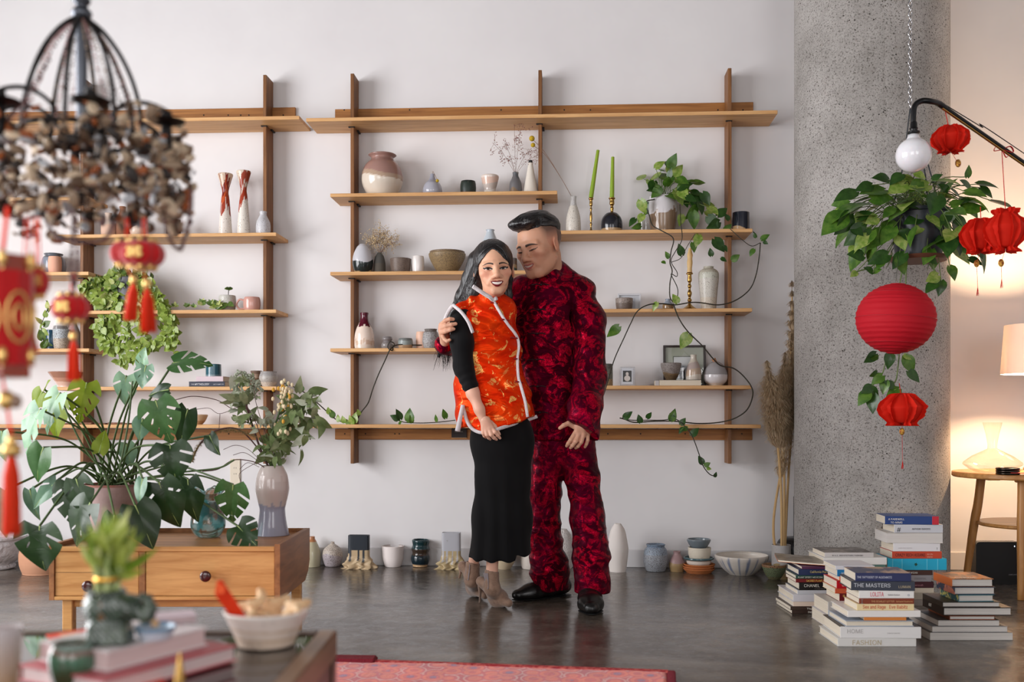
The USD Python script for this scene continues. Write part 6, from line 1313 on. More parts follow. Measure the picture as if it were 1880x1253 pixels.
single('cable', tube(spline([cb0, cb0 + [.06, -.04, 0], cb0 + [.16, .02, 0], cb0 + [.3, .0, 0]], 8), .003, 6), mat('yellow_cable', (186, 190, 60), .5), 'thin yellow-green cable on the floor at the right edge', 'cable')
# swing-arm lamp with a bare globe bulb
BD = 3.75; BLK = mat('black_lamp_metal', (20, 20, 22), .3, .5, metal=.4)
a0 = atd(1677, 285, BD); wm = atd(1880, 298, 3.93); e0 = atd(1730, 193, 3.78); dirn = wm - e0; tt = (XR - .02 - e0[0]) / dirn[0]; endp = e0 + dirn * tt
sw = thing('swing_arm_lamp', 'black and brass swing-arm wall lamp with a big white globe bulb', 'lamp', endp)
part(sw, 'wall_plate', box(endp + [-.0, -.06, -.1], endp + [.0199, .06, .1], .006), BLK, 30)
part(sw, 'arm', tube([atd(1722, 190, 3.775), endp], .0095, 12), BLK, True); part(sw, 'brass_rod', tube([e0 + [0, 0, -.012], endp + [0, 0, -.012]], .0045, 8), BRASS, True)
part(sw, 'bent_tube', tube(spline([atd(1677, 236, BD), atd(1677, 212, BD), atd(1680, 194, BD), atd(1692, 185.5, BD), atd(1708, 186, BD), atd(1724, 190, 3.775), atd(1736, 199, 3.79)], 8), .0105, 12), BLK, True)
part(sw, 'cord', tube(spline([atd(1736, 193, 3.78), atd(1800, 232, 3.85), wm + [0, 0, .034], endp + [0, 0, .06]], 8), .0018, 6), BLK, True)
r_ = 31.5 / (FPX / BD); top = atd(1677.5, 224, BD)
part(sw, 'socket', lathe([(0, .004), (.011, .0), (.013, -.008), (.013, -.02), (.0155, -.024), (.013, -.028), (.013, -.034), (.022, -.036), (.022, -.041), (.014, -.044), (.013, -.056), (0, -.056)], 28, top, 0), BLK, 40)
part(sw, 'globe_bulb', lathe([(0, -r_)] + [(r_ * math.cos(q), r_ * math.sin(q)) for q in np.linspace(-1.5, 1.1, 26)] + [(r_ * .36, r_ * 1.0), (r_ * .31, r_ * 1.18), (0, r_ * 1.18)], 40, a0, 0), mat('opal_glass', (226, 226, 230), .12, .5, coat=.5, sss=.1), True)
# honeycomb paper lanterns
TISSUE = mat('tissue_paper', (226, 40, 22), .75, .25, leaf=.35); THREAD = mat('red_thread', (196, 30, 24), .8); CHARM = mat('gilt_charm', (196, 150, 60), .4, .5, metal=.6, var=(120, (120, 50, 30), .4, .6))
def honeycomb(cx, cy, d, w, h, hang_px, label, charm=None, tassel=None, lobes=9, seed=0, collar=False):
    s = d / FPX; c = atd(cx, cy, d); r = w / 2 * s; hh = h / 2 * s; t = thing('paper_lantern', label, 'paper lantern', c, None); rr = np.random.RandomState(seed); prof = np.array([(0.08, 1.0), (.45, .96), (.62, .8), (.95, .35), (1, .0), (.9, -.35), (.6, -.75), (.66, -.95), (.1, -.8)] if not collar else [(.08, 1), (.6, 1), (.62, .84), (.5, .74), (.8, .5), (1, .1), (.9, -.3), (.55, -.72), (.52, -.82), (.72, -1), (.1, -.86)])
    for k in range(lobes * 2):                                          # the folded cells open like the pages of a round book
        a = 2 * np.pi * k / (lobes * 2) + seed; u = np.array([math.cos(a), math.sin(a), 0]); v = np.array([-math.sin(a), math.cos(a), 0]); V = []; F = []; n = len(prof) * 3
        P2 = spline(prof, 3); m = len(P2)
        for q in range(m):
            px_, pz = P2[q]; px_ *= 1 + .03 * rr.normal(); V += [c + u * r * px_ * .05 + np.array([0, 0, hh * pz]), c + u * r * px_ * .6 + v * r * .26 * px_ * (1 if k % 2 else -1) + np.array([0, 0, hh * pz]), c + u * r * px_ + v * r * .05 * (1 if k % 2 else -1) + np.array([0, 0, hh * pz])]
        for q in range(m - 1):
            for j in range(2): b = q * 3 + j; F += [(b, b + 1, b + 4), (b, b + 4, b + 3)]
        part(t, 'paper_cell', (np.array(V), np.array(F)), TISSUE, True)
    part(t, 'paper_core', lathe([(0, hh * .95), (r * .3, hh * .9), (r * .8, hh * .3), (r * .84, 0), (r * .5, -hh * .7), (0, -hh * .78)], 24, c, 3), TISSUE, True)
    hp_ = atd(*hang_px); part(t, 'hanging_thread', tube([c + [0, 0, hh * .9], (c + hp_) / 2 + [.002, 0, 0], hp_], .0016, 5), THREAD, True)
    b = c - [0, 0, hh * .8]
    if charm:
        q = atd(*charm); part(t, 'thread', tube([b, q], .0009, 5), THREAD, True); part(t, 'charm', ball(q, (.011, .004, .015), 2), CHARM, True); b = q
    if tassel:
        q = atd(*tassel); part(t, 'thread', tube([b, q], .0008, 5), THREAD, True)
        part(t, 'tassel', join([tube([q, q + [.004 * math.cos(j * 1.3), .004 * math.sin(j * 1.3), -.03 - .003 * (j % 3)]], .0009, 4) for j in range(9)]), THREAD, True)
honeycomb(1745, 256, 3.80, 70, 52, (1735, 203, 3.80), 'round red tissue lantern hanging nearest the globe bulb', (1759, 300, 3.80), None, 6, 1)
honeycomb(1800, 434, 4.06, 74, 66, (1800, 380, 4.06), 'red tissue lantern half covered by the hanging plant\'s leaves', (1793, 484, 4.06), (1795, 527, 4.06), 6, 2)
honeycomb(1846, 424, 3.90, 78, 80, (1839, 272, 3.90), 'large flared red tissue lantern on a long red ribbon under the lamp arm', (1838, 483, 3.90), (1839, 512, 3.90), 6, 3, True)
honeycomb(1656, 753, 4.27, 86, 62, (1651, 704, 4.34), 'lowest red tissue lantern hanging from the vine under the round paper lantern', (1656, 793, 4.27), (1657, 846, 4.27), 6, 4)
rb = atd(1840, 275, 3.89)
single('ribbon_bow', join([tube(spline([rb, rb + [-.02, 0, .014], rb + [-.03, 0, -.004], rb], 5), .005, 6, flat=.3), tube(spline([rb, rb + [.03, 0, .012], rb + [.04, 0, -.01], rb], 5), .005, 6, flat=.3), tube(spline([rb, rb + [.012, -.004, -.03], rb + [.024, -.004, -.02]], 5), .004, 6, flat=.3)]), mat('red_ribbon', (188, 24, 26), .6), 'small red ribbon knotted round the lamp arm', 'ribbon', True)
# round ribbed paper lantern
ld = 3.98; c = atd(1644.5, 585.5, ld); R = 71 / (FPX / ld); Rz = 64.5 / (FPX / ld); rr = np.random.RandomState(9)
ang = np.sort(np.r_[np.linspace(-1.38, 1.38, 19) + rr.uniform(-.03, .03, 19)]); prof = []
for i in range(len(ang) - 1):
    for q in np.linspace(0, 1, 5, endpoint=False):
        a = ang[i] + (ang[i + 1] - ang[i]) * q; k = 1 - .016 * math.sin(np.pi * q); prof.append((R * math.cos(a) * k, Rz * math.sin(a) * k))
prof.append((R * math.cos(ang[-1]), Rz * math.sin(ang[-1])))
t = thing('round_lantern', 'round red ribbed paper lantern below the hanging plant', 'paper lantern', c)
T_ = np.eye(4); T_[:3, :3] = trimesh.transformations.rotation_matrix(.06, FW)[:3, :3]; v, f = lathe(prof, 60, (0, 0, 0), 0); nzv = 1 + .012 * (meshkit.noise(v * [60, 60, 220], 3) - .5)
part(t, 'paper_shell', ((v * nzv[:, None]) @ T_[:3, :3].T + c, f), mat('crimson_paper', (196, 24, 40), .7, .3, leaf=.25, bump=(260, .2, .001)), True)
for i in (0, 4, 9, 14, 18):
    a = ang[i]; q = np.linspace(0, 2 * np.pi, 61); part(t, 'rib', tube(np.stack([R * 1.001 * math.cos(a) * np.cos(q), R * 1.001 * math.cos(a) * np.sin(q), np.full(61, Rz * math.sin(a))], -1) @ T_[:3, :3].T + c, .0012, 5, cap=False), mat('crimson_rib', (170, 18, 34), .6), True)
part(t, 'hanging_wire', tube([c + [0, 0, Rz * .96], atd(1650, 470, 4.2)], .001, 5), STEEL, True)
# ================================================================ piles of books on the floor
W_ = (222, 220, 216); K_ = (26, 24, 24)
def cmat(c): return mat('cover_%02x%02x%02x' % tuple(c), c, .38, .4)
def pile(front, rows, z=0.0, hs=1.0):
    """front: depth of the spines; rows from the floor up: (x0, x1, thickness px, depth m, cover, label, options)."""
    for x0, x1, hp, d, cover, label, o in rows:
        o = dict(o); df = front + o.pop('back', 0.0); s = df / FPX; w = (x1 - x0) * s; h = hp * s * hs; p = atd((x0 + x1) / 2, 766, df) + FW * d / 2
        book(p[0], p[1], z, w, d, h, YAW + o.pop('turn', 0.0), cover, label, **o); z += h + .0004
    return z
L = lambda s, u, fit, c, v=.28, hh=.009: (s, u, v, hh, fit, c)
C1, C2 = (206, 200, 190), (230, 226, 216)
# A: left pile
pile(4.42, [(1452, 1534, 7, .24, (60, 44, 38), 'dark brown Herbs cookbook, lowest book of the left pile', {'lettering': [L('Herbs', .36, .2, C2, .2, .0095)], 'turn': .03}),
 (1450, 1534, 7, .24, (66, 52, 44), 'brown Vegetables cookbook just above the Herbs book', {'lettering': [L('Vegetables', .36, .34, C2, .2, .0085)], 'turn': .02}),
 (1456, 1536, 9, .25, (214, 210, 208), 'pale magazine bundle with an orange strip in the left pile', {'spine': (226, 206, 188), 'soft': True}),
 (1456, 1538, 14, .26, (210, 208, 214), 'large silver-white hardback in the left pile', {'soft': False, 'lettering': [L('DESIGN', .5, .3, (170, 168, 176), .3, .006)]}),
 (1464, 1536, 8, .2, (198, 200, 206), 'thin glossy silver book under the CHANEL book', {}),
 (1467, 1538, 15, .2, K_, 'black book with CHANEL in white capitals on its spine', {'soft': False, 'lettering': [L('CHANEL', .12, .5, C2, .42, .0125), L('FASHION HOUSE', .4, .4, (120, 116, 110), .12, .004)]}),
 (1461, 1534, 7, .17, (110, 24, 30), 'dark red SACRED PLANT MEDICINE paperback', {'lettering': [L('SACRED PLANT MEDICINE', .26, .7, (226, 196, 96), .2, .0085)]}),
 (1461, 1534, 6.5, .17, (40, 76, 66), 'green PLANT SPIRIT MEDICINE paperback above the dark red one', {'lettering': [L('PLANT SPIRIT MEDICINE', .05, .62, C1, .24, .0065)]}),
 (1466, 1536, 12, .19, (36, 48, 84), 'navy California Plants guide in the left pile', {'soft': False, 'lettering': [L('California Plants', .3, .5, (206, 190, 120), .4, .0095)]}),
 (1472, 1534, 5, .18, (84, 44, 74), 'thin plum paperback on top of the navy plant guide', {})], 0, .94)
zA = pile(4.5, [(1530, 1622, 26, .2, (70, 66, 64), 'thick charcoal book hidden low behind the small pile', {}), (1532, 1618, 24, .2, (150, 130, 110), 'tan book above the charcoal one behind the small pile', {}), (1528, 1620, 23, .2, (96, 90, 96), 'grey book supporting the sage green one', {}),
 (1511, 1626, 10, .22, (86, 118, 108), 'sage green hardback bridging the left and back piles', {'lettering': [L('The Humanities of Design', .08, .5, C2, .3, .0085)]}),
 (1512, 1628, 13, .24, W_, 'large white book above the sage green one', {'soft': False, 'lettering': [L('Interiors of a Modern House', .1, .7, (206, 200, 196), .3, .007)]}),
 (1514, 1604, 9, .19, (196, 192, 190), 'grey photo-covered book on the very top of the left pile', {'top': mat('grey_photo_cover', (120, 114, 110), .3, var=(30, (70, 62, 56), .45, .55)), 'lettering': [L('M. A. S.  ARCHITECTURAL THINKING', .15, .75, (90, 88, 88), .3, .0055)]})])
def magazine():
    n = 16; a = atd(1424, 1020, 4.46); b = atd(1515, 1040, 4.3); zb = .196
    V = []; q = np.linspace(0, 1, n)
    for s_ in (0, 1):
        for t_ in q:
            V.append(np.array([0, 0, 0]))
    t = thing('magazine', 'floppy brown magazine drooping over the left pile beside the pampas vase', 'magazine', (a[0], a[1], zb))
    p0 = atd(1428, 1024, 4.52); p1 = atd(1566, 1044, 4.36); p2 = p0 + FW * .26 + np.array([.06, 0, 0])
    u = p1 - p0; v = np.array([.03, .23, 0]); G = []
    def sheet(dz, th, m, nm, inset=0.0):
        P_ = []
        for i in range(n):
            for j in (0, 1):
                tq = inset + (1 - 2 * inset) * i / (n - 1); base = p0 + u * tq + v * j * (1 - inset); zz = zb + .012 - .006 * (tq - .6) ** 2 + .014 * max(0, .35 - tq) ** 1.0
                P_ += [[base[0], base[1], zz + dz], [base[0], base[1], zz + dz + th]]
        P_ = np.array(P_); F = []
        for i in range(n - 1):
            k = i * 4; F += [(k + 1, k + 5, k + 7), (k + 1, k + 7, k + 3), (k, k + 2, k + 6), (k, k + 6, k + 4), (k, k + 4, k + 5), (k, k + 5, k + 1), (k + 2, k + 3, k + 7), (k + 2, k + 7, k + 6)]
        F += [(0, 1, 3), (0, 3, 2), (4 * n - 4, 4 * n - 2, 4 * n - 1), (4 * n - 4, 4 * n - 1, 4 * n - 3)]
        part(t, nm, (P_, np.array(F)), m, 30)
    sheet(0, .0015, mat('mag_orange', (196, 110, 60), .4), 'cover'); sheet(.0016, .005, PAGES, 'page_block', .008); sheet(.0068, .0015, mat('mag_brown', (112, 100, 84), .3, var=(14, (150, 142, 130), .45, .6)), 'cover')
magazine()
# E: small pile peeking out between the left and front piles
pile(4.14, [(1516, 1600, 22, .2, (206, 202, 206), 'white boxy book low in the small pile behind the front one', {}), (1520, 1602, 24, .2, (200, 196, 192), 'cream thick book second in the small pile', {}),
 (1541, 1610, 15, .18, (112, 30, 34), 'maroon book with a gold emblem in the small pile', {'lettering': [L('*', .06, .1, (206, 160, 80), .3, .02)]}),
 (1533, 1610, 9, .17, (226, 206, 160), 'cream and red paperback under SAPIENS', {'spine': (214, 96, 60)}),
 (1536, 1612, 14, .18, (196, 22, 34), 'red SAPIENS paperback in the small pile', {'lettering': [L('SAPIENS', .12, .5, (236, 220, 190), .3, .014)]}),
 (1541, 1610, 8, .16, (222, 96, 44), 'orange paperback above SAPIENS', {}),
 (1537, 1608, 12, .17, (38, 120, 176), 'bright blue paperback in the small pile', {'lettering': [L('ocean', .1, .2, C2, .3, .01)]}),
 (1534, 1606, 7, .17, (216, 216, 222), 'white paperback on top of the small pile', {})])
# B: front pile
pile(3.79, [(1538, 1682, 15, .235, (208, 206, 202), 'white FASHION book at the bottom of the front pile', {'soft': False, 'lettering': [L('FASHION', .18, .4, (176, 160, 130), .2, .0175)], 'turn': .0}),
 (1545, 1692, 21, .235, (216, 214, 212), 'large white HOME book with a dark cover in the front pile', {'soft': False, 'top': cmat((62, 50, 42)), 'turn': -.03, 'lettering': [L('HOME', .08, .25, (170, 166, 164), .42, .015), L('interior journal', .58, .2, (180, 176, 174), .4, .005)]}),
 (1553, 1678, 11, .21, (164, 172, 184), 'blue-grey hardback above HOME', {'soft': False, 'hinge': 'back'}),
 (1586, 1664, 6, .19, (46, 38, 36), 'thin dark paperback with an orange spine label', {'spine': (206, 128, 62)}),
 (1556, 1690, 12, .2, (222, 218, 214), 'white patterned hardback under the cream paperback', {'soft': False, 'spine': (226, 222, 218)}),
 (1573, 1678, 12, .15, (232, 210, 160), 'cream Sex and Rage paperback', {'lettering': [L('Sex and Rage', .1, .4, (196, 70, 40), .3, .013), L('Eve Babitz', .56, .32, (200, 80, 50), .3, .013)]}),
 (1577, 1678, 10, .15, (128, 58, 36), 'brown Scarlet Letter paperback', {'lettering': [L('THE SCARLET LETTER', .22, .42, (206, 160, 110), .3, .0065), L('Nathaniel Hawthorne', .67, .3, (200, 150, 100), .3, .006), ('I', .03, .05, .016, .09, (120, 116, 116))]}),
 (1577, 1678, 14, .15, (228, 226, 222), 'white paperback with pink LOLITA lettering', {'lettering': [L('LOLITA', .2, .24, (206, 60, 90), .26, .016), L('Vladimir Nabokov', .52, .22, (150, 144, 146), .36, .006), L('o', .88, .05, (120, 130, 150), .3, .01)]}),
 (1566, 1681, 17, .17, (50, 54, 66), 'slate THE MASTERS hardback second from the top of the front pile', {'soft': False, 'turn': -.06, 'lettering': [L('THE MASTERS', .04, .58, (196, 198, 204), .36, .014), L('LUMAN', .74, .2, (176, 160, 130), .3, .009)]}),
 (1573, 1674, 15, .16, (36, 42, 84), 'navy paperback with a photo cover on top of the front pile', {'turn': -.05, 'top': mat('tattoo_cover', (54, 58, 92), .3, var=(16, (196, 160, 130), .5, .6)), 'lettering': [L('THE TATTOOIST OF AUSCHWITZ', .03, .62, (206, 208, 220), .36, .0075)]})])
# C: right pile, page edges towards the camera and spines to the left
PG = mat('pages_grey', (206, 202, 196), .9, grain=((4, 4, 900), (178, 172, 166)))
R_ = {'hinge': 'left', 'pages': PG}
pile(3.89, [(1707, 1861, 15, .24, (92, 88, 84), 'wide grey magazine lowest in the right pile', {'hinge': 'back', 'pages': PG}), (1711, 1851, 11, .23, (110, 112, 116), 'grey-blue magazine second in the right pile', {'hinge': 'back', 'pages': PG}), (1722, 1836, 11, .21, (84, 80, 78), 'dark grey magazine third in the right pile', {'hinge': 'back', 'pages': PG}),
 (1744, 1828, 8, .2, (120, 62, 38), 'thin rust brown hardback in the right pile', {'soft': False, **R_, 'swap': 1}), (1733, 1858, 15, .2, (44, 36, 34), 'wide black art book with grey page edges', {'soft': False, **R_, 'swap': 1, 'lettering': [L('ART', .3, .14, C2, .4, .012)]}), (1731, 1837, 10, .19, (58, 52, 46), 'dark hardback under the teal book in the right pile', {'soft': False, **R_, 'swap': 1}),
 (1758, 1824, 13, .15, (60, 110, 120), 'teal patterned hardback third from the top of the right pile', {'soft': False, **R_, 'swap': 1, 'spine': mat('teal_print', (64, 110, 116), .4, var=(50, (216, 210, 120), .5, .55)), 'turn': .05}),
 (1752, 1827, 14, .16, (52, 60, 76), 'slate hardback with a pink spine under the copper-covered book', {'soft': False, **R_, 'swap': 1, 'spine': mat('pink_slate', (206, 130, 110), .4, var=(22, (60, 70, 90), .48, .52)), 'turn': .02}),
 (1748, 1824, 15, .17, (74, 46, 34), 'copper CIRCE hardback on top of the right pile', {'soft': False, **R_, 'swap': 1, 'spine': (196, 104, 52), 'turn': .0, 'top': mat('circe_cover', (110, 66, 38), .3, .5, metal=.3, var=(26, (206, 124, 40), .46, .58)), 'toptext': ('CIRCE', (216, 200, 180))})] )
# D: tall back pile against the column
pile(4.60, [(1640, 1728, 12, .19, (150, 140, 132), 'grey book at the floor of the tall back pile', {}), (1646, 1722, 12, .18, (176, 166, 150), 'beige book second from the floor in the tall back pile', {}), (1648, 1716, 9, .18, (206, 196, 178), 'cream paged book in the tall back pile', {'hinge': 'back'}),
 (1640, 1714, 11, .17, (66, 22, 32), 'maroon paperback low in the tall back pile', {'lettering': [L('The Supersouth', .34, .4, (176, 120, 130), .3, .009)]}),
 (1636, 1710, 12, .17, (150, 146, 150), 'grey ASIAN ART paperback in the tall back pile', {'lettering': [L('ASIAN ART', .2, .3, (110, 106, 112), .36, .008), L('ESSENTIAL', .58, .3, (120, 116, 120), .36, .007)]}),
 (1634, 1712, 9, .17, (74, 44, 36), 'brown VEGETARIAN book beneath the turquoise one', {'lettering': [L('VEGETARIAN', .3, .34, C2, .3, .0085)]}),
 (1629, 1738, 21, .18, (40, 170, 206), 'thick turquoise hardback with a dark green leaf on its spine', {'soft': False, 'emblem': 1}),
 (1638, 1729, 13, .16, (196, 74, 50), 'orange-red CRAZY RICH ASIANS paperback', {'lettering': [L('CRAZY RICH ASIANS', .06, .6, (90, 22, 18), .3, .014), ('KEVIN', .7, .52, .006, .16, (226, 170, 150)), ('KWAN', .7, .14, .006, .16, (226, 170, 150))]}),
 (1640, 1726, 15, .16, (224, 222, 224), 'white paperback with faint print above CRAZY RICH ASIANS', {'lettering': [L('collected stories', .1, .3, (200, 196, 200), .36, .006), ('I', .92, .25, .008, .02, (60, 70, 70))]}),
 (1630, 1733, 19, .17, (206, 200, 194), 'thick pale book with bare page edges in the tall back pile', {'hinge': 'back', 'turn': -.06, 'pages': mat('pages_white', (214, 210, 206), .9, grain=((4, 4, 900), (196, 190, 184)))}),
 (1642, 1731, 15, .15, (200, 202, 208), 'pale grey ANTHONY BURGESS paperback with a small photo', {'lettering': [L('ANTHONY BURGESS', .36, .38, (40, 40, 46), .36, .0075), ('#', .05, .1, .02, .16, (60, 60, 64))]}),
 (1628, 1724, 15, .15, (34, 62, 120), 'navy A FAREWELL TO ARMS paperback with a red band, top of the tall back pile', {'turn': -.07, 'lettering': [('A FAREWELL', .06, .52, .0085, .36, C2), ('TO ARMS', .1, .12, .0085, .26, C2)], 'redband': 1})])
# ================================================================ sideboard and what stands on it
SD_ = 3.6; SS = SD_ / FPX                                              # metres per pixel on the sideboard's front
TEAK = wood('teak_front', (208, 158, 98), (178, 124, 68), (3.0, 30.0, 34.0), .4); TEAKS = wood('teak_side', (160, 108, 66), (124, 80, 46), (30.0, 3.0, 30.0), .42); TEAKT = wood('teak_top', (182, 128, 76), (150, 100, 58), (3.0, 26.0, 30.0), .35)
KNOB = mat('dark_knob', (62, 18, 16), .15, .5, coat=.5)
so = atd(90, 766, SD_); sz = lambda py: .85 - (py - HZ) * SS; SDEP = .53
sb_t = thing('sideboard', 'low teak sideboard with two drawers, dark round knobs and a lipped top', 'sideboard', (so[0], so[1], 0))
def S(px0, px1, z0, z1, d0, d1, b=.002):
    """A box on the sideboard: pixels across its front, heights, depths behind the front."""
    m = box(((px0 - 90) * SS, d0, z0), ((px1 - 90) * SS, d1, z1), b); return (rotz(arr(m)[0], YAW) + [so[0], so[1], 0], arr(m)[1])
zt, zb = sz(1000), sz(1103)
def side_panel(px0, px1):
    from shapely.geometry import Polygon
    g = Polygon([(0, zb), (SDEP - .09, zb), (SDEP - .03, zb + .03), (SDEP, zb + .07), (SDEP, zt), (0, zt)]); m = trimesh.creation.extrude_polygon(g, (px1 - px0) * SS, engine='earcut'); v = m.vertices[:, [2, 0, 1]] + [(px0 - 90) * SS, 0, 0]
    return rotz(v, YAW) + [so[0], so[1], 0], m.faces[:, ::1]
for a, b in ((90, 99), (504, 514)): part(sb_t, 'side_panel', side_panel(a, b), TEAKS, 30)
part(sb_t, 'top_board', S(99, 504, sz(1013), sz(1008), .004, SDEP), TEAKT, 30)
part(sb_t, 'front_rail', S(99, 504, sz(1013.5), sz(1004.5), 0, .018), TEAK, 30); part(sb_t, 'bottom_rail', S(99, 504, zb, sz(1096), 0, .018), TEAK, 30)
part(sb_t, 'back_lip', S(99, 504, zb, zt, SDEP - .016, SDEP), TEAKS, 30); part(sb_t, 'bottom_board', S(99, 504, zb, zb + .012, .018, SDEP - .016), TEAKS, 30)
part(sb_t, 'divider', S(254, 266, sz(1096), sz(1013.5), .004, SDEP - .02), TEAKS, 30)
for (a, b, kx, ky) in ((99, 254, 166, 1075), (266, 504, 381, 1057)):
    dr_ = part(sb_t, 'drawer', S(a + .8, b - .8, sz(1095.3), sz(1014.2), .006, .03, .0015), TEAK, 30)
    if a == 99: part(dr_, 'plank_groove', S(a + 1, b - 1, sz(1052.6), sz(1051.8), .0052, .008, 0), mat('groove', (96, 60, 30), .8), False)
    kc = atd(kx, ky, SD_ - .004); part(dr_, 'knob', (lambda v, f: (v @ np.array([[1, 0, 0], [0, 0, 1], [0, -1, 0.0]]) @ np.array([[math.cos(YAW), math.sin(YAW), 0], [-math.sin(YAW), math.cos(YAW), 0], [0, 0, 1]]) + kc, f))(*lathe([(0, 0), (.006, 0), (.0065, .008), (.014, .014), (.0195, .022), (.018, .03), (.009, .033), (0, .0335)], 28, (0, 0, 0), 3)), KNOB, True)
part(sb_t, 'apron', S(124, 480, sz(1120), zb, .05, .068), TEAK, 30)
for a, d in ((107, .03), (485, .03), (107, SDEP - .09), (485, SDEP - .09)): part(sb_t, 'leg', S(a, a + 19, 0, zb, d, d + .036, .003), TEAK, 30)
TOPZ = sz(1008)
def ontop(px, py):
    p = atz(px, py, TOPZ); return p
# stoneware bottle vase with the dried bouquet
bvp = ontop(500, 983); k = 1 / ppm(bvp); Hb = at(500, 856, bvp[1])[2] - TOPZ; Rb = 30.5 * k
mesh, col = pot_mesh(bvp, Rb, Hb, [(0, 0), (.97, 0), (1, .02), (.86, .16), (.76, .36), (.82, .45), (.98, .62), (1, .7), (.9, .86), (.66, .985), (.62, 1)], [(0, (150, 150, 166)), (.44, (196, 182, 176)), (.8, (206, 194, 188))], wav=.02, drip=-.1, deep=.2)
single('bottle_vase', mesh, GLOSS, 'tall waisted vase, lilac grey below and cream above, on the sideboard', 'vase', True, col)
# blown glass vase with a ruffled rim
gvp = ontop(382, 987); k = 1 / ppm(gvp); n = 64; V = []; F = []; A = np.linspace(0, 2 * np.pi, n, endpoint=False)
GP = spline([(.2, 0), (17, 0), (26, 8), (31.5, 24), (28, 44), (19, 58), (16.5, 66), (20, 76), (27, 84), (26, 88)], 5); GC = []
rg = np.random.RandomState(2)
for i, (r, z) in enumerate(GP):
    w = np.clip((z - 68) / 18, 0, 1); rr_ = r * k * (1 + .16 * w * np.sin(5 * A) + .06 * w * np.sin(11 * A + 1)); zz = (z + 5 * w * np.sin(5 * A + .5)) * k
    V.append(np.stack([gvp[0] + rr_ * np.cos(A), gvp[1] + rr_ * np.sin(A), TOPZ + .001 + zz], -1))
V = np.concatenate(V); j = np.arange(n)
for i in range(len(GP) - 1): F.append(np.stack([i * n + j, i * n + (j + 1) % n, (i + 1) * n + (j + 1) % n, (i + 1) * n + j], -1))
sw_ = meshkit.noise(np.stack([np.arctan2(V[:, 1] - gvp[1], V[:, 0] - gvp[0]) * 2.2 + (V[:, 2] - TOPZ) * 14, (V[:, 2] - TOPZ) * 18, V[:, 0] * 30], -1), 3)[:, None]; sw2 = meshkit.noise(V * 60, 9)[:, None]
gc_ = np.where(sw_ > .55, np.array(lin((70, 130, 130))), np.where(sw2 > .62, np.array(lin((150, 110, 84))), np.array(lin((150, 168, 164)))))
single('glass_vase', (V, np.vstack(F)), mat('swirled_glass', rough=.06, attr=True, trans=.7, ior=1.3, coat=.5), 'blown glass vase with teal and brown swirls and a ruffled rim', 'vase', True, gc_)
# planter of the monstera
mp_ = atz(207, 982, TOPZ); mp_ = mp_ + FW * .02; k = 1 / ppm(mp_); Hm = at(207, 889, mp_[1])[2] - TOPZ; Rm = 56 * k
mesh, col = pot_mesh(mp_, Rm, Hm, [(0, 0), (.86, 0), (.9, .03), (.97, .6), (1, 1)], [(0, (176, 150, 146)), (.95, (150, 96, 84))], deep=.3)
single('planter', mesh, mat('pink_concrete', rough=.85, attr=True, var=(9, (150, 128, 122), .45, .7), bump=(70, .25, .003)), 'dusty pink concrete planter holding the monstera', 'plant pot', True, col)
MON = [mat('monstera_dark', (28, 52, 22), .36, .4, coat=.08, leaf=.12, var=(10, (42, 68, 32), .4, .7)), mat('monstera_blue', (84, 122, 98), .36, .4, coat=.1, leaf=.18, var=(9, (120, 154, 126), .4, .7)), mat('monstera_bright', (126, 150, 26), .4, .4, leaf=.45, var=(10, (152, 170, 52), .4, .7)), mat('monstera_mid', (54, 94, 44), .36, .4, coat=.1, leaf=.18, var=(9, (84, 122, 74), .4, .7)), mat('monstera_pale', (142, 178, 144), .36, .4, coat=.1, leaf=.2, var=(9, (112, 148, 124), .4, .7))]
RIBM = mat('leaf_rib', (150, 170, 100), .5)
from shapely.geometry import Polygon as SPoly
from shapely import affinity as saff
def monstera_blade(w, slits, holes, seed):
    """Flat outline of a leaf along +x (stalk at 0, tip at 1), with slits cut in from the margin and oval holes beside the midrib."""
    t = np.linspace(0, 1, 26); h = w * np.sin(np.pi * t ** .6) ** .8 * (1 - .22 * t); back = -.2 * np.clip(1 - t / .22, 0, 1) ** 1.2
    up = [(a + b_, q) for a, b_, q in zip(t, back, h)]; pts = [(0.03, 0)] + up[1:] + [(a, -q) for a, q in up[::-1][1:-1]]; pts = [(0.02, .0)] + [(u, v) for u, v in pts[1:]]
    g = SPoly(pts).buffer(0); r = np.random.RandomState(seed)
    for s in (-1, 1):
        for q in np.linspace(.2, .8, slits):
            q = q + r.uniform(-.03, .03); hw = np.interp(q, t, h); x0 = q - .02; x1 = q + .22; y0 = hw * r.uniform(.34, .5); y1 = hw * 1.3
            g = g.difference(SPoly([(x0, s * y0), (x0 + .03, s * y0 * .92), (x1 + .035, s * y1), (x1 - .045, s * y1)]).buffer(.008))
        for q in holes:
            hw = np.interp(q, t, h); g = g.difference(saff.translate(saff.rotate(saff.scale(SPoly([(math.cos(a), math.sin(a)) for a in np.linspace(0, 6.2, 12)]), .085, .02), s * 32, origin=(0, 0)), q + .03, s * hw * .42))
    if g.geom_type != 'Polygon': g = max(g.geoms, key=lambda x: x.area)
    return g.simplify(.004)
BLADES = {}
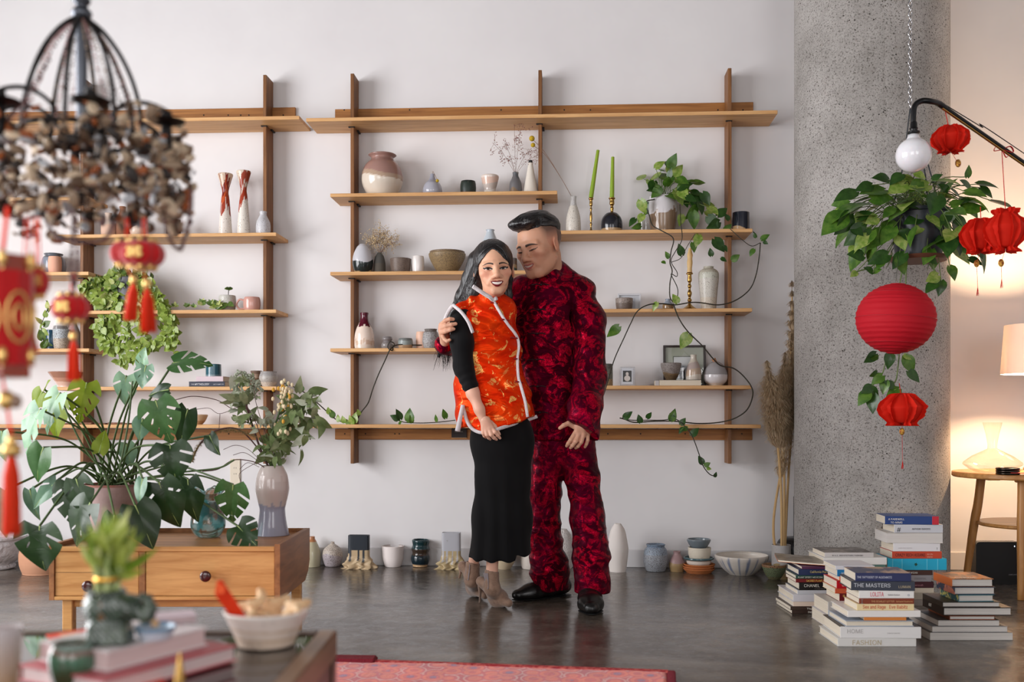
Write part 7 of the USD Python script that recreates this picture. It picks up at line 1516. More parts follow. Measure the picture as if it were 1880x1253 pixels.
def monstera_leaf(P, x0, y0, x1, y1, d, kind, w=.45, slits=3, holes=(), curl=.25, fold=.25, face=None, tilt=0.0, stem=True, dd=.0, sd=0):
    key = (round(w, 2), slits, holes, sd % 3)
    if key not in BLADES:
        g = monstera_blade(w, slits, holes, sd % 3 + 1); v2, f2 = trimesh.creation.triangulate_polygon(g, engine='earcut'); m = trimesh.Trimesh(np.c_[v2, np.zeros(len(v2))], f2, process=False)
        v3, f3 = trimesh.remesh.subdivide_to_size(m.vertices, m.faces, .14); BLADES[key] = (v3, f3)
    v, f = BLADES[key]; a, b = atd(x0, y0, d), atd(x1, y1, d + dd); L_ = np.linalg.norm(b - a); D_ = (b - a) / L_; up = np.array(face if face is not None else (0, -1, .35), float); s = np.cross(D_, up); s /= np.linalg.norm(s); u = np.cross(s, D_)
    if tilt: s, u = s * math.cos(tilt) + u * math.sin(tilt), u * math.cos(tilt) - s * math.sin(tilt)
    x, y = v[:, 0], v[:, 1]; z = -curl * x * x + fold * np.abs(y) - .5 * fold * np.abs(y) ** 2 * 2 - .25 * curl * y * y + .02 * np.sin(9 * y + 4 * x)
    mesh = (a + L_ * (x[:, None] * D_ + y[:, None] * s + z[:, None] * u), f); lf = part(P.t, 'leaf', mesh, MON[kind], True)
    t = np.linspace(0.0, .95, 8); part(lf, 'midrib', tube(np.array([a + L_ * (q * D_ + (-curl * q * q + .004) * u) for q in t]), [.0026, .0016, .0006], 5), RIBM, True)
    if stem:
        c0 = top_m + P.r.normal(size=3) * [.04, .03, 0]; m_ = (c0 * .45 + a * .55) + np.array([0, 0, .06 + .02 * P.r.rand()]); P.stalk([c0, c0 * .7 + a * .3 + np.array([0, 0, .07]), m_, a], .0042, 8)
top_m = mp_ + [0, 0, Hm - .01]
MST = mat('monstera_stem', (70, 92, 48), .45)
P = Plant('monstera', 'large monstera with split leaves in a pink planter on the sideboard', 'plant', top_m, MST, MON, 31)
part(P.t, 'soil', lathe([(0, 0), (Rm * .93, 0), (Rm * .93, .01), (0, .014)], 28, top_m - [0, 0, .03], 0), MATS['potting_soil'])
for row in [(262, 676, 262, 640, 3.85, 4, .42, 1, (.5,)), (268, 672, 258, 712, 3.8, 1, .5, 1, (.45,)), (318, 667, 388, 660, 3.85, 3, .55, 3, (.4,)), (232, 690, 224, 748, 3.95, 4, .42, 1, (.5,)), (159, 703, 143, 776, 3.85, 2, .42, 2, (.4, .62)), (105, 728, 98, 808, 3.9, 2, .4, 1, ()), (78, 720, 55, 752, 3.95, 2, .5, 0, ()), (110, 722, 66, 792, 3.75, 4, .36, 3, ()), (74, 752, 28, 838, 3.7, 4, .4, 3, ()), (286, 736, 308, 816, 3.75, 3, .52, 2, (.4, .62)), (262, 770, 252, 812, 3.8, 1, .42, 0, ()), (312, 818, 320, 886, 3.7, 0, .62, 3, ()), (80, 822, 54, 888, 3.65, 3, .42, 0, ()), (104, 884, 54, 932, 3.7, 1, .26, 1, ()), (73, 966, 68, 1052, 3.42, 0, .62, 1, (.38,)), (128, 886, 126, 962, 3.7, 0, .46, 3, ()), (166, 924, 118, 1002, 3.55, 0, .46, 1, (.6,)), (248, 928, 282, 1008, 3.55, 0, .46, 0, ()), (292, 886, 322, 972, 3.62, 0, .5, 1, ()), (345, 880, 350, 962, 3.75, 0, .42, 1, ()), (428, 890, 420, 966, 3.72, 3, .46, 3, ()), (436, 966, 470, 1002, 3.7, 0, .62, 3, ()), (182, 832, 192, 790, 3.9, 2, .4, 0, ()), (4, 792, 0, 850, 3.8, 4, .42, 0, ()), (82, 716, 88, 696, 3.9, 2, .3, 0, ()), (310, 716, 266, 722, 3.8, 0, .36, 0, ()), (345, 752, 322, 826, 3.85, 0, .34, 0, ()), (55, 900, 66, 958, 3.75, 1, .26, 0, ()), (210, 946, 200, 1010, 3.5, 0, .4, 0, ()), (262, 880, 250, 930, 3.6, 1, .3, 0, ()), (10, 900, 6, 990, 3.7, 1, .34, 0, ()), (232, 815, 240, 860, 4.0, 4, .4, 0, ()), (385, 800, 400, 836, 3.9, 0, .4, 0, ()), (140, 880, 160, 950, 3.65, 0, .42, 2, ())]:
    x0, y0, x1, y1, d, kd, w, sl_, ho = row
    monstera_leaf(P, x0, y0, x1, y1, d, kd, w, sl_, ho, curl=P.r.uniform(.1, .35), fold=P.r.uniform(.15, .4), face=np.array([0, -1, .45]) + P.r.normal(size=3) * .22, dd=P.r.uniform(-.05, .03), sd=P.r.randint(3))
for Ln in [[(215, 880), (280, 862), (300, 858), (318, 866), (326, 820)], [(230, 884), (330, 868), (400, 860), (430, 845)], [(230, 884), (350, 872), (418, 890)], [(200, 880), (150, 860), (100, 885)], [(205, 885), (150, 815), (110, 728)], [(215, 884), (235, 780), (243, 700)]]:
    P.stalk([atd(x, y, 3.85) for x, y in Ln], .0036, 8)
# dried bouquet
SAGE = [leaf_mat('sage_leaf', (150, 160, 122), (116, 128, 92), .8, 0), leaf_mat('sage_green', (104, 124, 74), (132, 146, 100), .8, 0), leaf_mat('silver_leaf', (186, 192, 172), (160, 168, 146), .9, 0)]
PURP = mat('purple_stem', (88, 60, 58), .7); bt_ = bvp + [0, 0, Hb - .03]
P = Plant('dried_bouquet', 'dried bouquet of sage leaves, yellow blossoms and arching grass in the lilac grey vase', 'dried flowers', bt_, PURP, SAGE, 41)
BY = 4.0
def bst(pts, r=.0025, m=None): q = [bt_] + [atd(x, y, BY + .04 * math.sin(x)) for x, y in pts]; P.stalk(q, r, 7, m); return q
S1 = bst([(484, 840), (466, 790), (452, 744)], .0045); S2 = bst([(494, 820), (512, 760), (528, 702)], .004, MST); S3 = bst([(505, 830), (540, 780), (565, 740)], .003, MST); S4 = bst([(478, 830), (440, 790), (400, 790), (370, 812), (354, 842)], .003); S5 = bst([(470, 850), (430, 845), (400, 862), (372, 866)], .002); S6 = bst([(462, 760), (428, 752), (398, 735), (355, 728), (320, 735)], .0016); S7 = bst([(498, 830), (470, 740), (466, 690)], .0012)
for Ln in [[(478, 846), (455, 825), (432, 818), (410, 826)], [(478, 850), (450, 832), (428, 836)], [(440, 746), (404, 760), (384, 750), (360, 752)], [(476, 858), (455, 850), (440, 862)], [(404, 760), (402, 790)], [(470, 850), (440, 870), (446, 892)]]: P.stalk([atd(x, y, BY - .02) for x, y in Ln], .0011, 6)
for cx_, cy_, sx, sy, n, kd, L_ in [(446, 735, 20, 26, 26, 0, .05), (440, 720, 18, 20, 16, 2, .045), (448, 770, 20, 18, 14, 0, .05), (486, 772, 18, 16, 16, 2, .04), (556, 760, 24, 34, 30, 1, .06), (545, 800, 22, 26, 22, 1, .06), (500, 830, 26, 20, 26, 1, .055), (525, 770, 16, 30, 20, 1, .05), (568, 738, 16, 18, 18, 2, .045), (452, 695, 14, 12, 10, 0, .035), (510, 800, 22, 24, 16, 1, .06)]:
    for q in range(n):
        o = atd(cx_ + P.r.normal() * sx * .6, cy_ + P.r.normal() * sy * .6, BY + P.r.normal() * .04); d_ = P.r.normal(size=3) + [0, -.3, -.5]; P.leaf(o, d_, TOCAM + P.r.normal(size=3) * .6, L_ * P.r.uniform(.7, 1.25), kd if P.r.rand() < .7 else P.r.randint(3), wid=.3, curl=.5)
bl_ = []; 
for q in range(80): o = atd(524 + P.r.normal() * 8 + (740 - 760) * .1, P.r.uniform(698, 800), BY - .03 + P.r.normal() * .02); bl_.append(ball(o, (.006, .006, .009), 1))
part(P.t, 'blossom', join(bl_[:56]), mat('cream_blossom', (222, 206, 170), .9), True, kind='stuff'); part(P.t, 'blossom', join(bl_[56:]), mat('yellow_blossom', (206, 156, 60), .9), True, kind='stuff')
fx = spline([atd(x, y, BY - .02) for x, y in [(470, 802), (440, 793), (405, 792), (378, 806), (360, 826), (352, 848)]], 12); hs_ = []
for q in range(700): i = P.r.randint(len(fx)); d_ = P.r.normal(size=3); d_ /= np.linalg.norm(d_); hs_.append(tube([fx[i], fx[i] + d_ * .012 + (fx[min(i + 1, len(fx) - 1)] - fx[max(i - 1, 0)]) * .3], [.0008, .0003], 3, cap=False))
part(P.t, 'grass_head', join(hs_), mat('foxtail', (150, 130, 88), .95), True, kind='stuff')
for q in range(3):
    fy = spline([atd(x, y, BY) for x, y in [[(462, 720), (452, 690), (440, 684), (432, 696), (436, 716)], [(470, 730), (466, 700), (458, 690)], [(480, 720), (474, 700), (470, 712)]][q]], 8); g_ = [ball(p_ + P.r.normal(size=3) * .004, .005, 0) for p_ in fy for _ in range(3)]; part(P.t, 'seed_head', join(g_), SAGE[2], True, kind='stuff')
# wall outlet, its plug and the thin line under the board
op = at(432, 868, -.004); t = thing('wall_outlet', 'cream wall outlet plate behind the sideboard', 'outlet', op); w_, h_ = 9.5 / ppm(op), 25 / ppm(op)
part(t, 'plate', box(op + [-w_, -.004, -h_], op + [w_, .0035, h_], .002), mat('ivory_plastic', (222, 210, 190), .4), 30)
for dz in (.022, -.012): part(t, 'socket', join([box(op + [x_ - .001, -.0046, dz], op + [x_ + .001, -.0038, dz + .008]) for x_ in (-.006, .006)]), SCREW, False)
tg = at(843, 795, -.024); t = thing('label_plate', 'small black label on the bottom rail behind the woman\'s vest', 'label', tg); w_, h_ = 14 / ppm(tg), 9 / ppm(tg)
part(t, 'plate', box(tg + [-w_, -.004, -h_], tg + [w_, .0035, h_], .001), mat('black_label', (34, 26, 24), .5), 30); part(t, 'lettering', text('HANDMADE', .006, basis(tg + [-w_ * .6, -.0042, .003], (1, 0, 0), (0, 0, 1)), .0004, w_ * 1.2), mat('label_ink', (170, 160, 150), .5), False)
part(t, 'edge_strip', box(tg + [-w_, -.005, -h_ - .004], tg + [w_, .0035, -h_], .0005), mat('tan_strip', (190, 150, 110), .5), 30)
# ================================================================ rug, coffee table and everything near the camera
def rug():
    x1, y1 = 1228, 1237; pr = atz(1228, 1237, 0); pl = atz(640, 1216, 0); n1, n2 = 150, 110; u = (pr - pl); ex = u / np.linalg.norm(u); ey = np.array([ex[1], -ex[0], 0]); W = 1.75; Ln = 1.9
    N = {'tc': ('texture_coordinate', {}), 'm': ('mapping', {'scale': (16.0, 13.0, 1)}), 'v': ('voronoi_texture', {'scale': 1.0, 'randomness': 0.55}), 'n': ('noise_texture', {'scale': 70.0, 'detail': 2.0}), 'n2': ('noise_texture', {'scale': 9.0, 'detail': 3.0}),
         'r': ('rgb_ramp', {'interpolate': False, 'ramp': [(0, lin((84, 68, 120))), (.2, lin((196, 44, 40))), (.36, lin((222, 92, 48))), (.52, lin((196, 40, 44))), (.62, lin((206, 150, 140))), (.70, lin((178, 24, 40)))]}),
         'w': ('mix', {'fac': .35}), 'r2': ('rgb_ramp', {'ramp': [(.38, lin((214, 62, 40))), (.6, lin((150, 22, 40)))]}), 'b': ('bump', {'strength': .5, 'distance': .004}), 'p': ('principled_bsdf', {'roughness': .95, 'specular_ior_level': .1, 'sheen_weight': .3}),
         'ad': ('mix_vector', {'fac': .06})}
    Lk = [('tc.object', 'm.vector'), ('m.vector', 'ad.a'), ('n2.color', 'ad.b'), ('tc.object', 'n2.vector'), ('ad.result', 'v.vector'), ('v.distance', 'r.fac'), ('tc.object', 'n.vector'), ('n2.fac', 'r2.fac'), ('r.color', 'w.color1'), ('r2.color', 'w.color2'), ('w.color', 'p.base_color'), ('n.fac', 'b.height'), ('b.normal', 'p.normal')]
    m = usdkit.material(stage, '/World/Looks/woven_rug', N, Lk, surface='p.BSDF'); t = thing('rug', 'red and orange patterned woven rug with a fringed end on the concrete floor', 'rug', pr)
    gx, gy = np.meshgrid(np.linspace(0, 1, n1), np.linspace(0, 1, n2), indexing='ij'); P = pr - ex * W * gx[..., None] + ey * Ln * gy[..., None]; hgt = .009 + .004 * (meshkit.noise(np.stack([gx * 14, gy * 9, gx * 0], -1), 2)) ** 2; edge = (gx == 0) | (gx == 1) | (gy == 0) | (gy == 1); P[..., 2] = np.where(edge, .0005, hgt); P[..., 1] += np.where(gy < .001, .006 * np.sin(gx * 40), 0)
    V = P.reshape(-1, 3); i, j = np.meshgrid(np.arange(n1 - 1), np.arange(n2 - 1), indexing='ij'); a = (i * n2 + j).ravel(); F = np.stack([a, a + 1, a + n2 + 1, a + n2], -1); part(t, 'woven_field', (V, F), m, True)
    part(t, 'border_band', join([box((-W, -.024 + .0, 0.0), (0, .0, .0125), .003)]) if False else (lambda v, f: (pr + v[:, :1] * -ex + v[:, 1:2] * ey + v[:, 2:] * UP, f))(*arr(box((0, -.002, .0005), (W, .03, .0125), .004))), mat('rug_border', (196, 92, 84), .95, bump=(160, .8, .003), var=(60, (150, 20, 34), .4, .6)), True)
    rr = np.random.RandomState(7); fr_ = []
    for q in np.arange(0, W, .0105):
        o = pr - ex * q + np.array([0, 0, .006]); L_ = .03 * rr.uniform(.7, 1.4); fr_.append(tube([o, o - ey * L_ * .5 + ex * rr.normal() * .004 + [0, 0, -.002], o - ey * L_ + ex * rr.normal() * .008 + [0, 0, -.004]], [.0028, .0024, .001], 5))
    part(t, 'fringe', join(fr_), mat('rug_fringe', (150, 30, 44), .95), True, kind='stuff')
    part(t, 'selvedge', (lambda v, f: (pr + v[:, :1] * ex + v[:, 1:2] * ey + v[:, 2:] * UP, f))(*arr(box((-.008, 0, .0005), (.022, Ln, .011), .004))), mat('rug_selvedge', (120, 18, 38), .95, bump=(160, .8, .003)), True)
    q = atz(690, 1219, 0); q2 = atz(610, 1212, 0); part(t, 'folded_corner', box((q2[0] - .1, q[1] - .03, .0), (q[0], q[1] + .045, .02), .008), mat('rug_back', (112, 14, 30), .95, bump=(120, .8, .004)), 40)
rug()
CT = .45; DARKWD = wood('dark_walnut', (74, 52, 40), (50, 34, 26), (3.0, 30.0, 30.0), .3); EDGEWD = wood('worn_walnut', (138, 104, 76), (110, 80, 56), (30.0, 3.0, 30.0), .3)
cb_c = atd(619, 1157, 1.922); cb_c[2] = 0                                # back right corner
ct = thing('coffee_table', 'dark wooden coffee table with a dark glass top in the foreground', 'table', cb_c)
def T_(x0, x1, d0, d1, z0, z1, b=.003):
    """A box on the table: metres left of its right edge, metres nearer than its back edge."""
    m = box((-x1, -d1, z0), (-x0, -d0, z1), b); return (rotz(arr(m)[0], YAW) + [cb_c[0], cb_c[1], 0], arr(m)[1])
TW, TD, FRW = .98, .62, .034
part(ct, 'frame_board', T_(0, FRW, 0, TD, CT - .05, CT), EDGEWD, 30); part(ct, 'frame_board', T_(TW - FRW, TW, 0, TD, CT - .05, CT), EDGEWD, 30)
part(ct, 'frame_board', T_(FRW, TW - FRW, 0, FRW, CT - .05, CT), DARKWD, 30); part(ct, 'frame_board', T_(FRW, TW - FRW, TD - FRW, TD, CT - .05, CT), DARKWD, 30)
part(ct, 'glass_top', T_(FRW, TW - FRW, FRW, TD - FRW, CT - .011, CT - .003, .001), mat('dark_glass', (26, 22, 20), .04, .6, coat=.3), False)
part(ct, 'under_panel', T_(FRW, TW - FRW, FRW, TD - FRW, CT - .05, CT - .04, .001), DARKWD, 30)
part(ct, 'side_apron', T_(.004, .02, .03, TD - .03, CT - .13, CT - .05), DARKWD, 30); part(ct, 'lower_shelf', T_(.02, TW - .02, .02, TD - .02, .1, .12), DARKWD, 30)
for x0 in (.0, TW - .05):
    for d0 in (.0, TD - .05): part(ct, 'leg', T_(x0 + .001, x0 + .049, d0 + .001, d0 + .049, 0, CT - .0502), DARKWD, 30)
def tab(px, py, z=CT): return atz(px, py, z)
# bowl of fortune cookies with a red envelope
bp = tab(489, 1183); k = 1 / ppm(bp); Rb = 77.5 * k; Hb = at(489, 1121, bp[1])[2] - CT
mesh, col = pot_mesh(bp, Rb, Hb, [(0, 0), (.6, 0), (.66, .04), (.76, .35), (.9, .75), (1, 1)], [(0, (222, 200, 180)), (.24, (204, 176, 150)), (.3, (224, 206, 192)), (.52, (208, 182, 160)), (.58, (228, 212, 202)), (.92, (234, 224, 216))], wav=.02, deep=.86)
single('bowl', mesh, SATIN, 'cream ceramic bowl full of fortune cookies on the coffee table', 'bowl', True, col)
COOK = mat('fortune_cookie', (226, 190, 150), .6, .4, sss=.1, var=(40, (200, 150, 104), .5, .8))
def cookie(c, s, a, b, label):
    B = Body(); n = 9; q = np.linspace(-1.3, 1.3, n); P = [np.array([math.sin(t) * s, (1 - math.cos(t)) * s * .9, 0]) for t in q]; Rz_ = trimesh.transformations.euler_matrix(a, b, a * 1.7)[:3, :3]
    B.chain([c + Rz_ @ p for p in P], [s * (.2 + .26 * math.cos(t) ** .7 if abs(t) < 1.5 else .2) for t in q], s * .12); B.sub(cap(c + Rz_ @ np.array([0, s * .75, -s]), c + Rz_ @ np.array([0, s * .75, s]), s * .34), s * .05)
    single('fortune_cookie', B.mesh(s * .09), COOK, label, 'fortune cookie', True, None, 'fortune cookies heaped in the cream bowl' if 'heap' in label else None)
rc = np.random.RandomState(3)
for i, (px, py, dz) in enumerate([(462, 1118, 0), (500, 1116, 0), (534, 1120, 0), (478, 1104, .004), (514, 1106, .004), (548, 1112, 0), (470, 1128, -.004), (508, 1128, -.004)]):
    q = atd(px, py, depth(bp) - .0 + .02 * math.sin(i * 2.1)); cookie(q, .0185, rc.uniform(0, 6), rc.uniform(-.8, .8), 'fortune cookie at the %s of the heap in the cream bowl' % ['left', 'centre back', 'right', 'upper left', 'top', 'far right edge', 'lower left front', 'middle front'][i])
ORP = mat('orange_red_paper', (238, 62, 24), .5, .4, leaf=.12, bump=(60, .05, .002))
def sheet_env(name, pts, d, label, th=.0012, print_=None):
    P = np.array([atd(x, y, dd) for x, y, dd in pts]); n = np.cross(P[1] - P[0], P[2] - P[0]); n /= np.linalg.norm(n); m = len(P); V = np.vstack([P, P + n * th]); F = [(0, i, i + 1) for i in range(1, m - 1)] + [(m, m + i + 1, m + i) for i in range(1, m - 1)]
    for i in range(m): j = (i + 1) % m; F += [(i, m + i, m + j), (i, m + j, j)]
    t = thing(name, label, 'envelope', P[0]); part(t, 'paper', (V, np.array(F)), ORP, False); return t
bd = depth(bp); t = sheet_env('red_envelope', [(452, 1134, bd - .02), (424, 1134, bd - .02), (394, 1092, bd - .03), (398, 1068, bd - .035), (408, 1066, bd - .035)], bd, 'orange-red envelope standing up in the bowl of fortune cookies')
fl = np.array([atd(x, y, dd) for x, y, dd in [(394, 1092, bd - .0305), (398, 1068, bd - .0362), (414, 1078, bd - .036), (412, 1090, bd - .034)]]); part(t, 'flap', (np.vstack([fl, fl - FW * .001]), np.array([(0, 1, 2), (0, 2, 3), (4, 6, 5), (4, 7, 6)])), mat('flap_paper', (250, 96, 44), .5), False)
e1 = [tab(x, y, CT + .001) for x, y in [(84, 1167), (160, 1156), (173, 1160), (172, 1168), (94, 1178)]]; t = thing('red_envelope', 'orange-red envelope with gold print lying near the back edge of the coffee table', 'envelope', e1[0])
part(t, 'paper', extrude([(p - e1[0])[:2] for p in e1][::-1] if False else SPoly([tuple((p - e1[0])[:2]) for p in e1]).buffer(0), .0016, trimesh.transformations.translation_matrix(e1[0])), ORP, False)
part(t, 'gold_print', extrude(saff.scale(SPoly([tuple((p - e1[0])[:2]) for p in e1]).buffer(0), .5, .4), .0004, trimesh.transformations.translation_matrix(e1[0] + [0, 0, .0017])), mat('gold_print_ink', (240, 150, 90), .4), False)
# books on the table
def tbook(cx, cy, z, w, d, h, ang, cov, label, spine=None, hinge='back'): return book(cx, cy, z, w, d, h, ang, cov, label, spine=spine, soft=False, hinge=hinge, pages=mat('pink_pages', (222, 200, 198), .9, grain=((4, 4, 900), (204, 180, 178))))
p1 = atd(290, 1225, 1.60); tbook(p1[0] - .045, p1[1] + .01, CT, .26, .19, .026, math.radians(60) + YAW, (196, 96, 104), 'rose pink hardback, lower of the two books on the coffee table', hinge='back')
p2 = atd(255, 1200, 1.62); Z2 = CT + .0264; tbook(p2[0] - .02, p2[1] + .0, Z2, .2, .15, .03, math.radians(62) + YAW, (226, 216, 216), 'white-covered book with pale pink pages under the elephant vase', hinge='back')
Z3 = Z2 + .0304; p3 = atd(318, 1168, 1.72); tbook(p3[0], p3[1], Z3, .07, .055, .012, .5, (216, 196, 204), 'tiny pale pink book beside the blue dish')
# small dish with a fortune cookie
dp = atz(285, 1172, Z3); k = 1 / ppm(dp); mesh, col = pot_mesh(dp, 38 * k, 22 * k, [(0, 0), (.7, 0), (.76, .1), (.96, .8), (1, 1)], [(0, (206, 214, 226)), (.7, (120, 156, 186))], deep=.7); single('dish', mesh, GLOSS, 'small pale blue dish on the white-covered book', 'dish', True, col)
cookie(dp + [0, 0, 26 * k], .0125, 1.1, .3, 'single fortune cookie on the small pale blue dish')
# elephant planter with lucky bamboo
ep = atz(205, 1180, Z3); k = 1 / ppm(ep); X = lambda dx, dz, dy=0.0: ep + RT * dx * k - FW * dy * k + UP * dz * k
eb = Body(); eb.chain([X(0, 6), X(0, 30)], [40 * k, 36 * k], 8 * k).chain([X(-18, 66), X(-4, 68)], [33 * k, 36 * k], 8 * k); eb.add(cap(X(-8, 40), X(-8, 56), 31 * k, 33 * k), 10 * k)
eb.add(ell(X(36, 66, 8), (26 * k, 26 * k, 24 * k)), 10 * k).chain([X(52, 58, 14), X(72, 52, 18), X(80, 66, 18), X(72, 82, 16), X(60, 88, 14)], [15 * k, 12 * k, 10 * k, 8 * k, 6.5 * k], 6 * k)
eb.add(ell(X(22, 66, 32), (16 * k, 5 * k, 22 * k), np.eye(3)), 3 * k); eb.chain([X(24, 30, 22), X(28, 4, 24)], [13 * k, 13 * k], 8 * k).chain([X(-24, 30, 22), X(-26, 4, 24)], [13 * k, 13 * k], 8 * k)
eb.chain([X(58, 50, 22), X(70, 40, 28)], [5 * k, 2.5 * k], 2 * k); eb.keep(lambda p: Z3 + .0005 - p[..., 2], .001); eb.sub(cap(X(-10, 96), X(-10, 74), 27 * k, 24 * k), 3 * k)
for a in np.linspace(0, 6.28, 24): eb.add(ell(X(-10 + 31 * math.cos(a), 94, 31 * math.sin(a)), np.full(3, 4.5 * k)), 4 * k)
eb.disp = lambda p: .0012 * np.sin(p @ RT * 700 + 6 * nz(p, 40)) * np.sin(p[..., 2] * 700)
t = thing('elephant_planter', 'dark green glazed elephant-shaped planter with raised trunk, holding lucky bamboo', 'planter', ep)
part(t, 'body', eb.mesh(.0022), mat('dark_green_glaze', (50, 66, 52), .08, .6, coat=.7, var=(30, (92, 106, 86), .5, .75)), True)
for s in (26, 40): part(t, 'eye', ball(X(s + 12, 74, 30), 2.2 * k, 1), mat('eye_glaze', (20, 22, 20), .1), True)
part(t, 'saddle', ell and ball(X(-6, 62, 33), (9 * k, 3 * k, 18 * k), 2), mat('amber_glaze', (120, 74, 30), .12, coat=.6), True)
BAM = [leaf_mat('bamboo_leaf', (160, 178, 62), (190, 204, 110), .4, .1), leaf_mat('bamboo_leaf_pale', (214, 220, 150), (172, 190, 90), .4, .1), leaf_mat('bamboo_leaf_deep', (116, 146, 44), (150, 172, 66), .4, .1)]
BST = mat('bamboo_stalk', (176, 186, 128), .35, .5, coat=.2, var=(60, (130, 150, 80), .4, .6)); bb_ = X(-8, 74)
P = Plant('lucky_bamboo', 'lucky bamboo stalks tied with a gold band and topped with yellow-green leaves', 'plant', bb_, BST, BAM, 51)
for q in range(10):
    a = q * .63; o = bb_ + RT * 15 * k * math.cos(a * 2) + FW * 12 * k * math.sin(a * 2); tp = o + UP * (50 + 60 * P.r.rand()) * k + (o - bb_) * .5; part(P.t, 'stalk', tube(spline([o, (o + tp) / 2, tp], 6), [6.5 * k, 6 * k, 5 * k], 10), BST, True)
    for r__ in range(8):
        a2 = P.r.uniform(0, 6.28); d_ = np.array([math.cos(a2), math.sin(a2) * .8 - .15, P.r.uniform(.0, 1.5)]); o2 = o + (tp - o) * P.r.uniform(.72, 1)
        P.leaf(o2, d_, np.cross(d_, [math.sin(a2), -math.cos(a2), .3]) + np.array([0, -.8, .3]), P.r.uniform(44, 78) * k, wid=.16, curl=P.r.uniform(.2, .7), fold=.3)
part(P.t, 'gold_band', lathe([(20 * k, 38 * k), (24 * k, 39 * k), (24 * k, 47 * k), (20 * k, 48 * k)], 28, bb_, 0), GOLD, True)
# cups
gp = atz(132, 1262, CT); k = 1 / ppm(gp); Hg = at(132, 1181, gp[1])[2] - CT; mesh, col = pot_mesh(gp, 41 * k, Hg, [(0, 0), (.66, 0), (.78, .06), (1, .5), (.98, .78), (.84, .96), (.86, 1)], [(0, (58, 84, 62)), (.3, (72, 112, 88)), (.8, (122, 104, 92)), (.93, (120, 140, 130))], wav=.05, deep=.8)
single('tea_cup', mesh, mat('jade_glaze', rough=.1, attr=True, coat=.5, var=(18, (70, 66, 44), .45, .65)), 'round jade green and brown tea cup in front of the elephant planter', 'cup', True, col)
gp = atz(2, 1275, CT); k = 1 / ppm(gp); Hg = at(2, 1152, gp[1])[2] - CT; v_, f_ = lathe([(0, 0), (28 * k, 0), (30 * k, .006), (37 * k, Hg), (35.5 * k, Hg), (28.5 * k, .01), (0, .008)], 56, gp, 0)
t_ = (v_[:, 2] - CT) / Hg; bl2 = meshkit.noise(v_ * 70, 4); cg = np.where(((bl2 > .66) & (t_ < .75))[:, None], np.array(lin((186, 40, 36))), np.where((t_ < .35)[:, None], np.array(lin((206, 160, 110))), np.array(lin((222, 214, 216))))); 
single('tumbler_glass', (v_, f_), mat('frosted_glass', rough=.15, attr=True, trans=.3, coat=.4), 'frosted tumbler with red spots at the lower left corner', 'glass', True, cg)
cp_ = atz(330, 1256, CT + .026); k = 1 / ppm(cp_); single('brass_cone', lathe([(0, 0), (10 * k, 0), (10 * k, 3 * k), (8 * k, 22 * k), (4 * k, 44 * k), (1.5 * k, 58 * k), (0, 59 * k)], 28, cp_, 0), BRASS, 'small brass cone ornament standing on the rose pink book', 'ornament', 40)
e1 = [tab(x, y, CT + .002) for x, y in [(160, 1262), (205, 1246), (300, 1248), (306, 1262), (240, 1290)]]; t = thing('red_envelope', 'bright red envelope at the front edge of the coffee table', 'envelope', e1[0]); part(t, 'paper', extrude(SPoly([tuple((p - e1[0])[:2]) for p in e1]).convex_hull, .002, trimesh.transformations.translation_matrix(e1[0])), ORP, False)
# ---------------------------------------------------------------- chandelier with dried garlands
CD = 1.85; K3 = CD / FPX; hub = atd(150, 24, CD); IRON = mat('wrought_iron', (30, 27, 27), .45, .5, metal=.6); ICE = mat('grey_iron', (92, 96, 104), .3, .5, metal=.8)
ch = thing('chandelier', 'small wrought-iron chandelier hung with dried garlands and beads in the foreground', 'chandelier', hub)
C = lambda x, y, a=None: hub + UP * (24 - y) * K3
def cyl(r_px, a, y): return hub + np.array([math.cos(a), math.sin(a), 0]) * r_px * K3 + UP * (24 - y) * K3
part(ch, 'rod', tube([hub + UP * .08, hub + UP * (ZC - hub[2] - .001)], .004, 8), IRON, True)
part(ch, 'hub', lathe([(0, 0), (.012, .0), (.018, .012), (.01, .024), (.016, .034), (.008, .05), (.006, .085), (0, .085)], 24, hub - UP * .012, 4), ICE, True)
part(ch, 'centre_stem', tube([hub, C(0, 240)], [.011, .006, .009], 12), ICE, True)
for q in range(8): a = q * np.pi / 4 + .2; part(ch, 'rib', tube(spline([cyl(4, a, 30), cyl(40, a, 60), cyl(74, a, 110), cyl(98, a, 175), cyl(108, a, 250)], 8), [.0046, .004, .004], 8), IRON, True)
a_ = np.linspace(0, 2 * np.pi, 65); part(ch, 'ring', tube(np.array([cyl(108, q, 250) for q in a_]), .005, 8, cap=False), IRON, True)
CUPS = [(-.12, 205), (1.0, 200), (2.1, 196), (3.2, 205), (4.3, 205), (5.25, 205)]
for i, (a, r) in enumerate(CUPS):
    am = part(ch, 'arm', tube(spline([cyl(30, a, 250), cyl(70, a, 205), cyl(120, a, 195), cyl(170, a, 215), cyl(r * .82, a, 240)], 8), .0038, 8), IRON, True)
    o = cyl(r * .82, a, 236); part(am, 'drip_pan', lathe([(0, -.004), (.012, -.003), (.032, .004), (.033, .006), (.012, .003), (0, .003)], 24, o, 0), IRON, 40); part(am, 'candle_cup', lathe([(0, 0), (.008, 0), (.011, .01), (.009, .022), (0, .022)], 18, o, 0), IRON, 40); part(am, 'stem', lathe([(0, 0), (.007, 0), (.01, -.02), (.007, -.05), (0, -.055)], 16, o, 3), IRON, True)
rq = np.random.RandomState(17); GR = {'beige': ((206, 184, 156), []), 'brown': ((92, 70, 52), []), 'dark': ((44, 36, 32), []), 'grey': ((170, 172, 176), []), 'rust': ((166, 92, 48), []), 'taupe': ((150, 128, 106), [])}
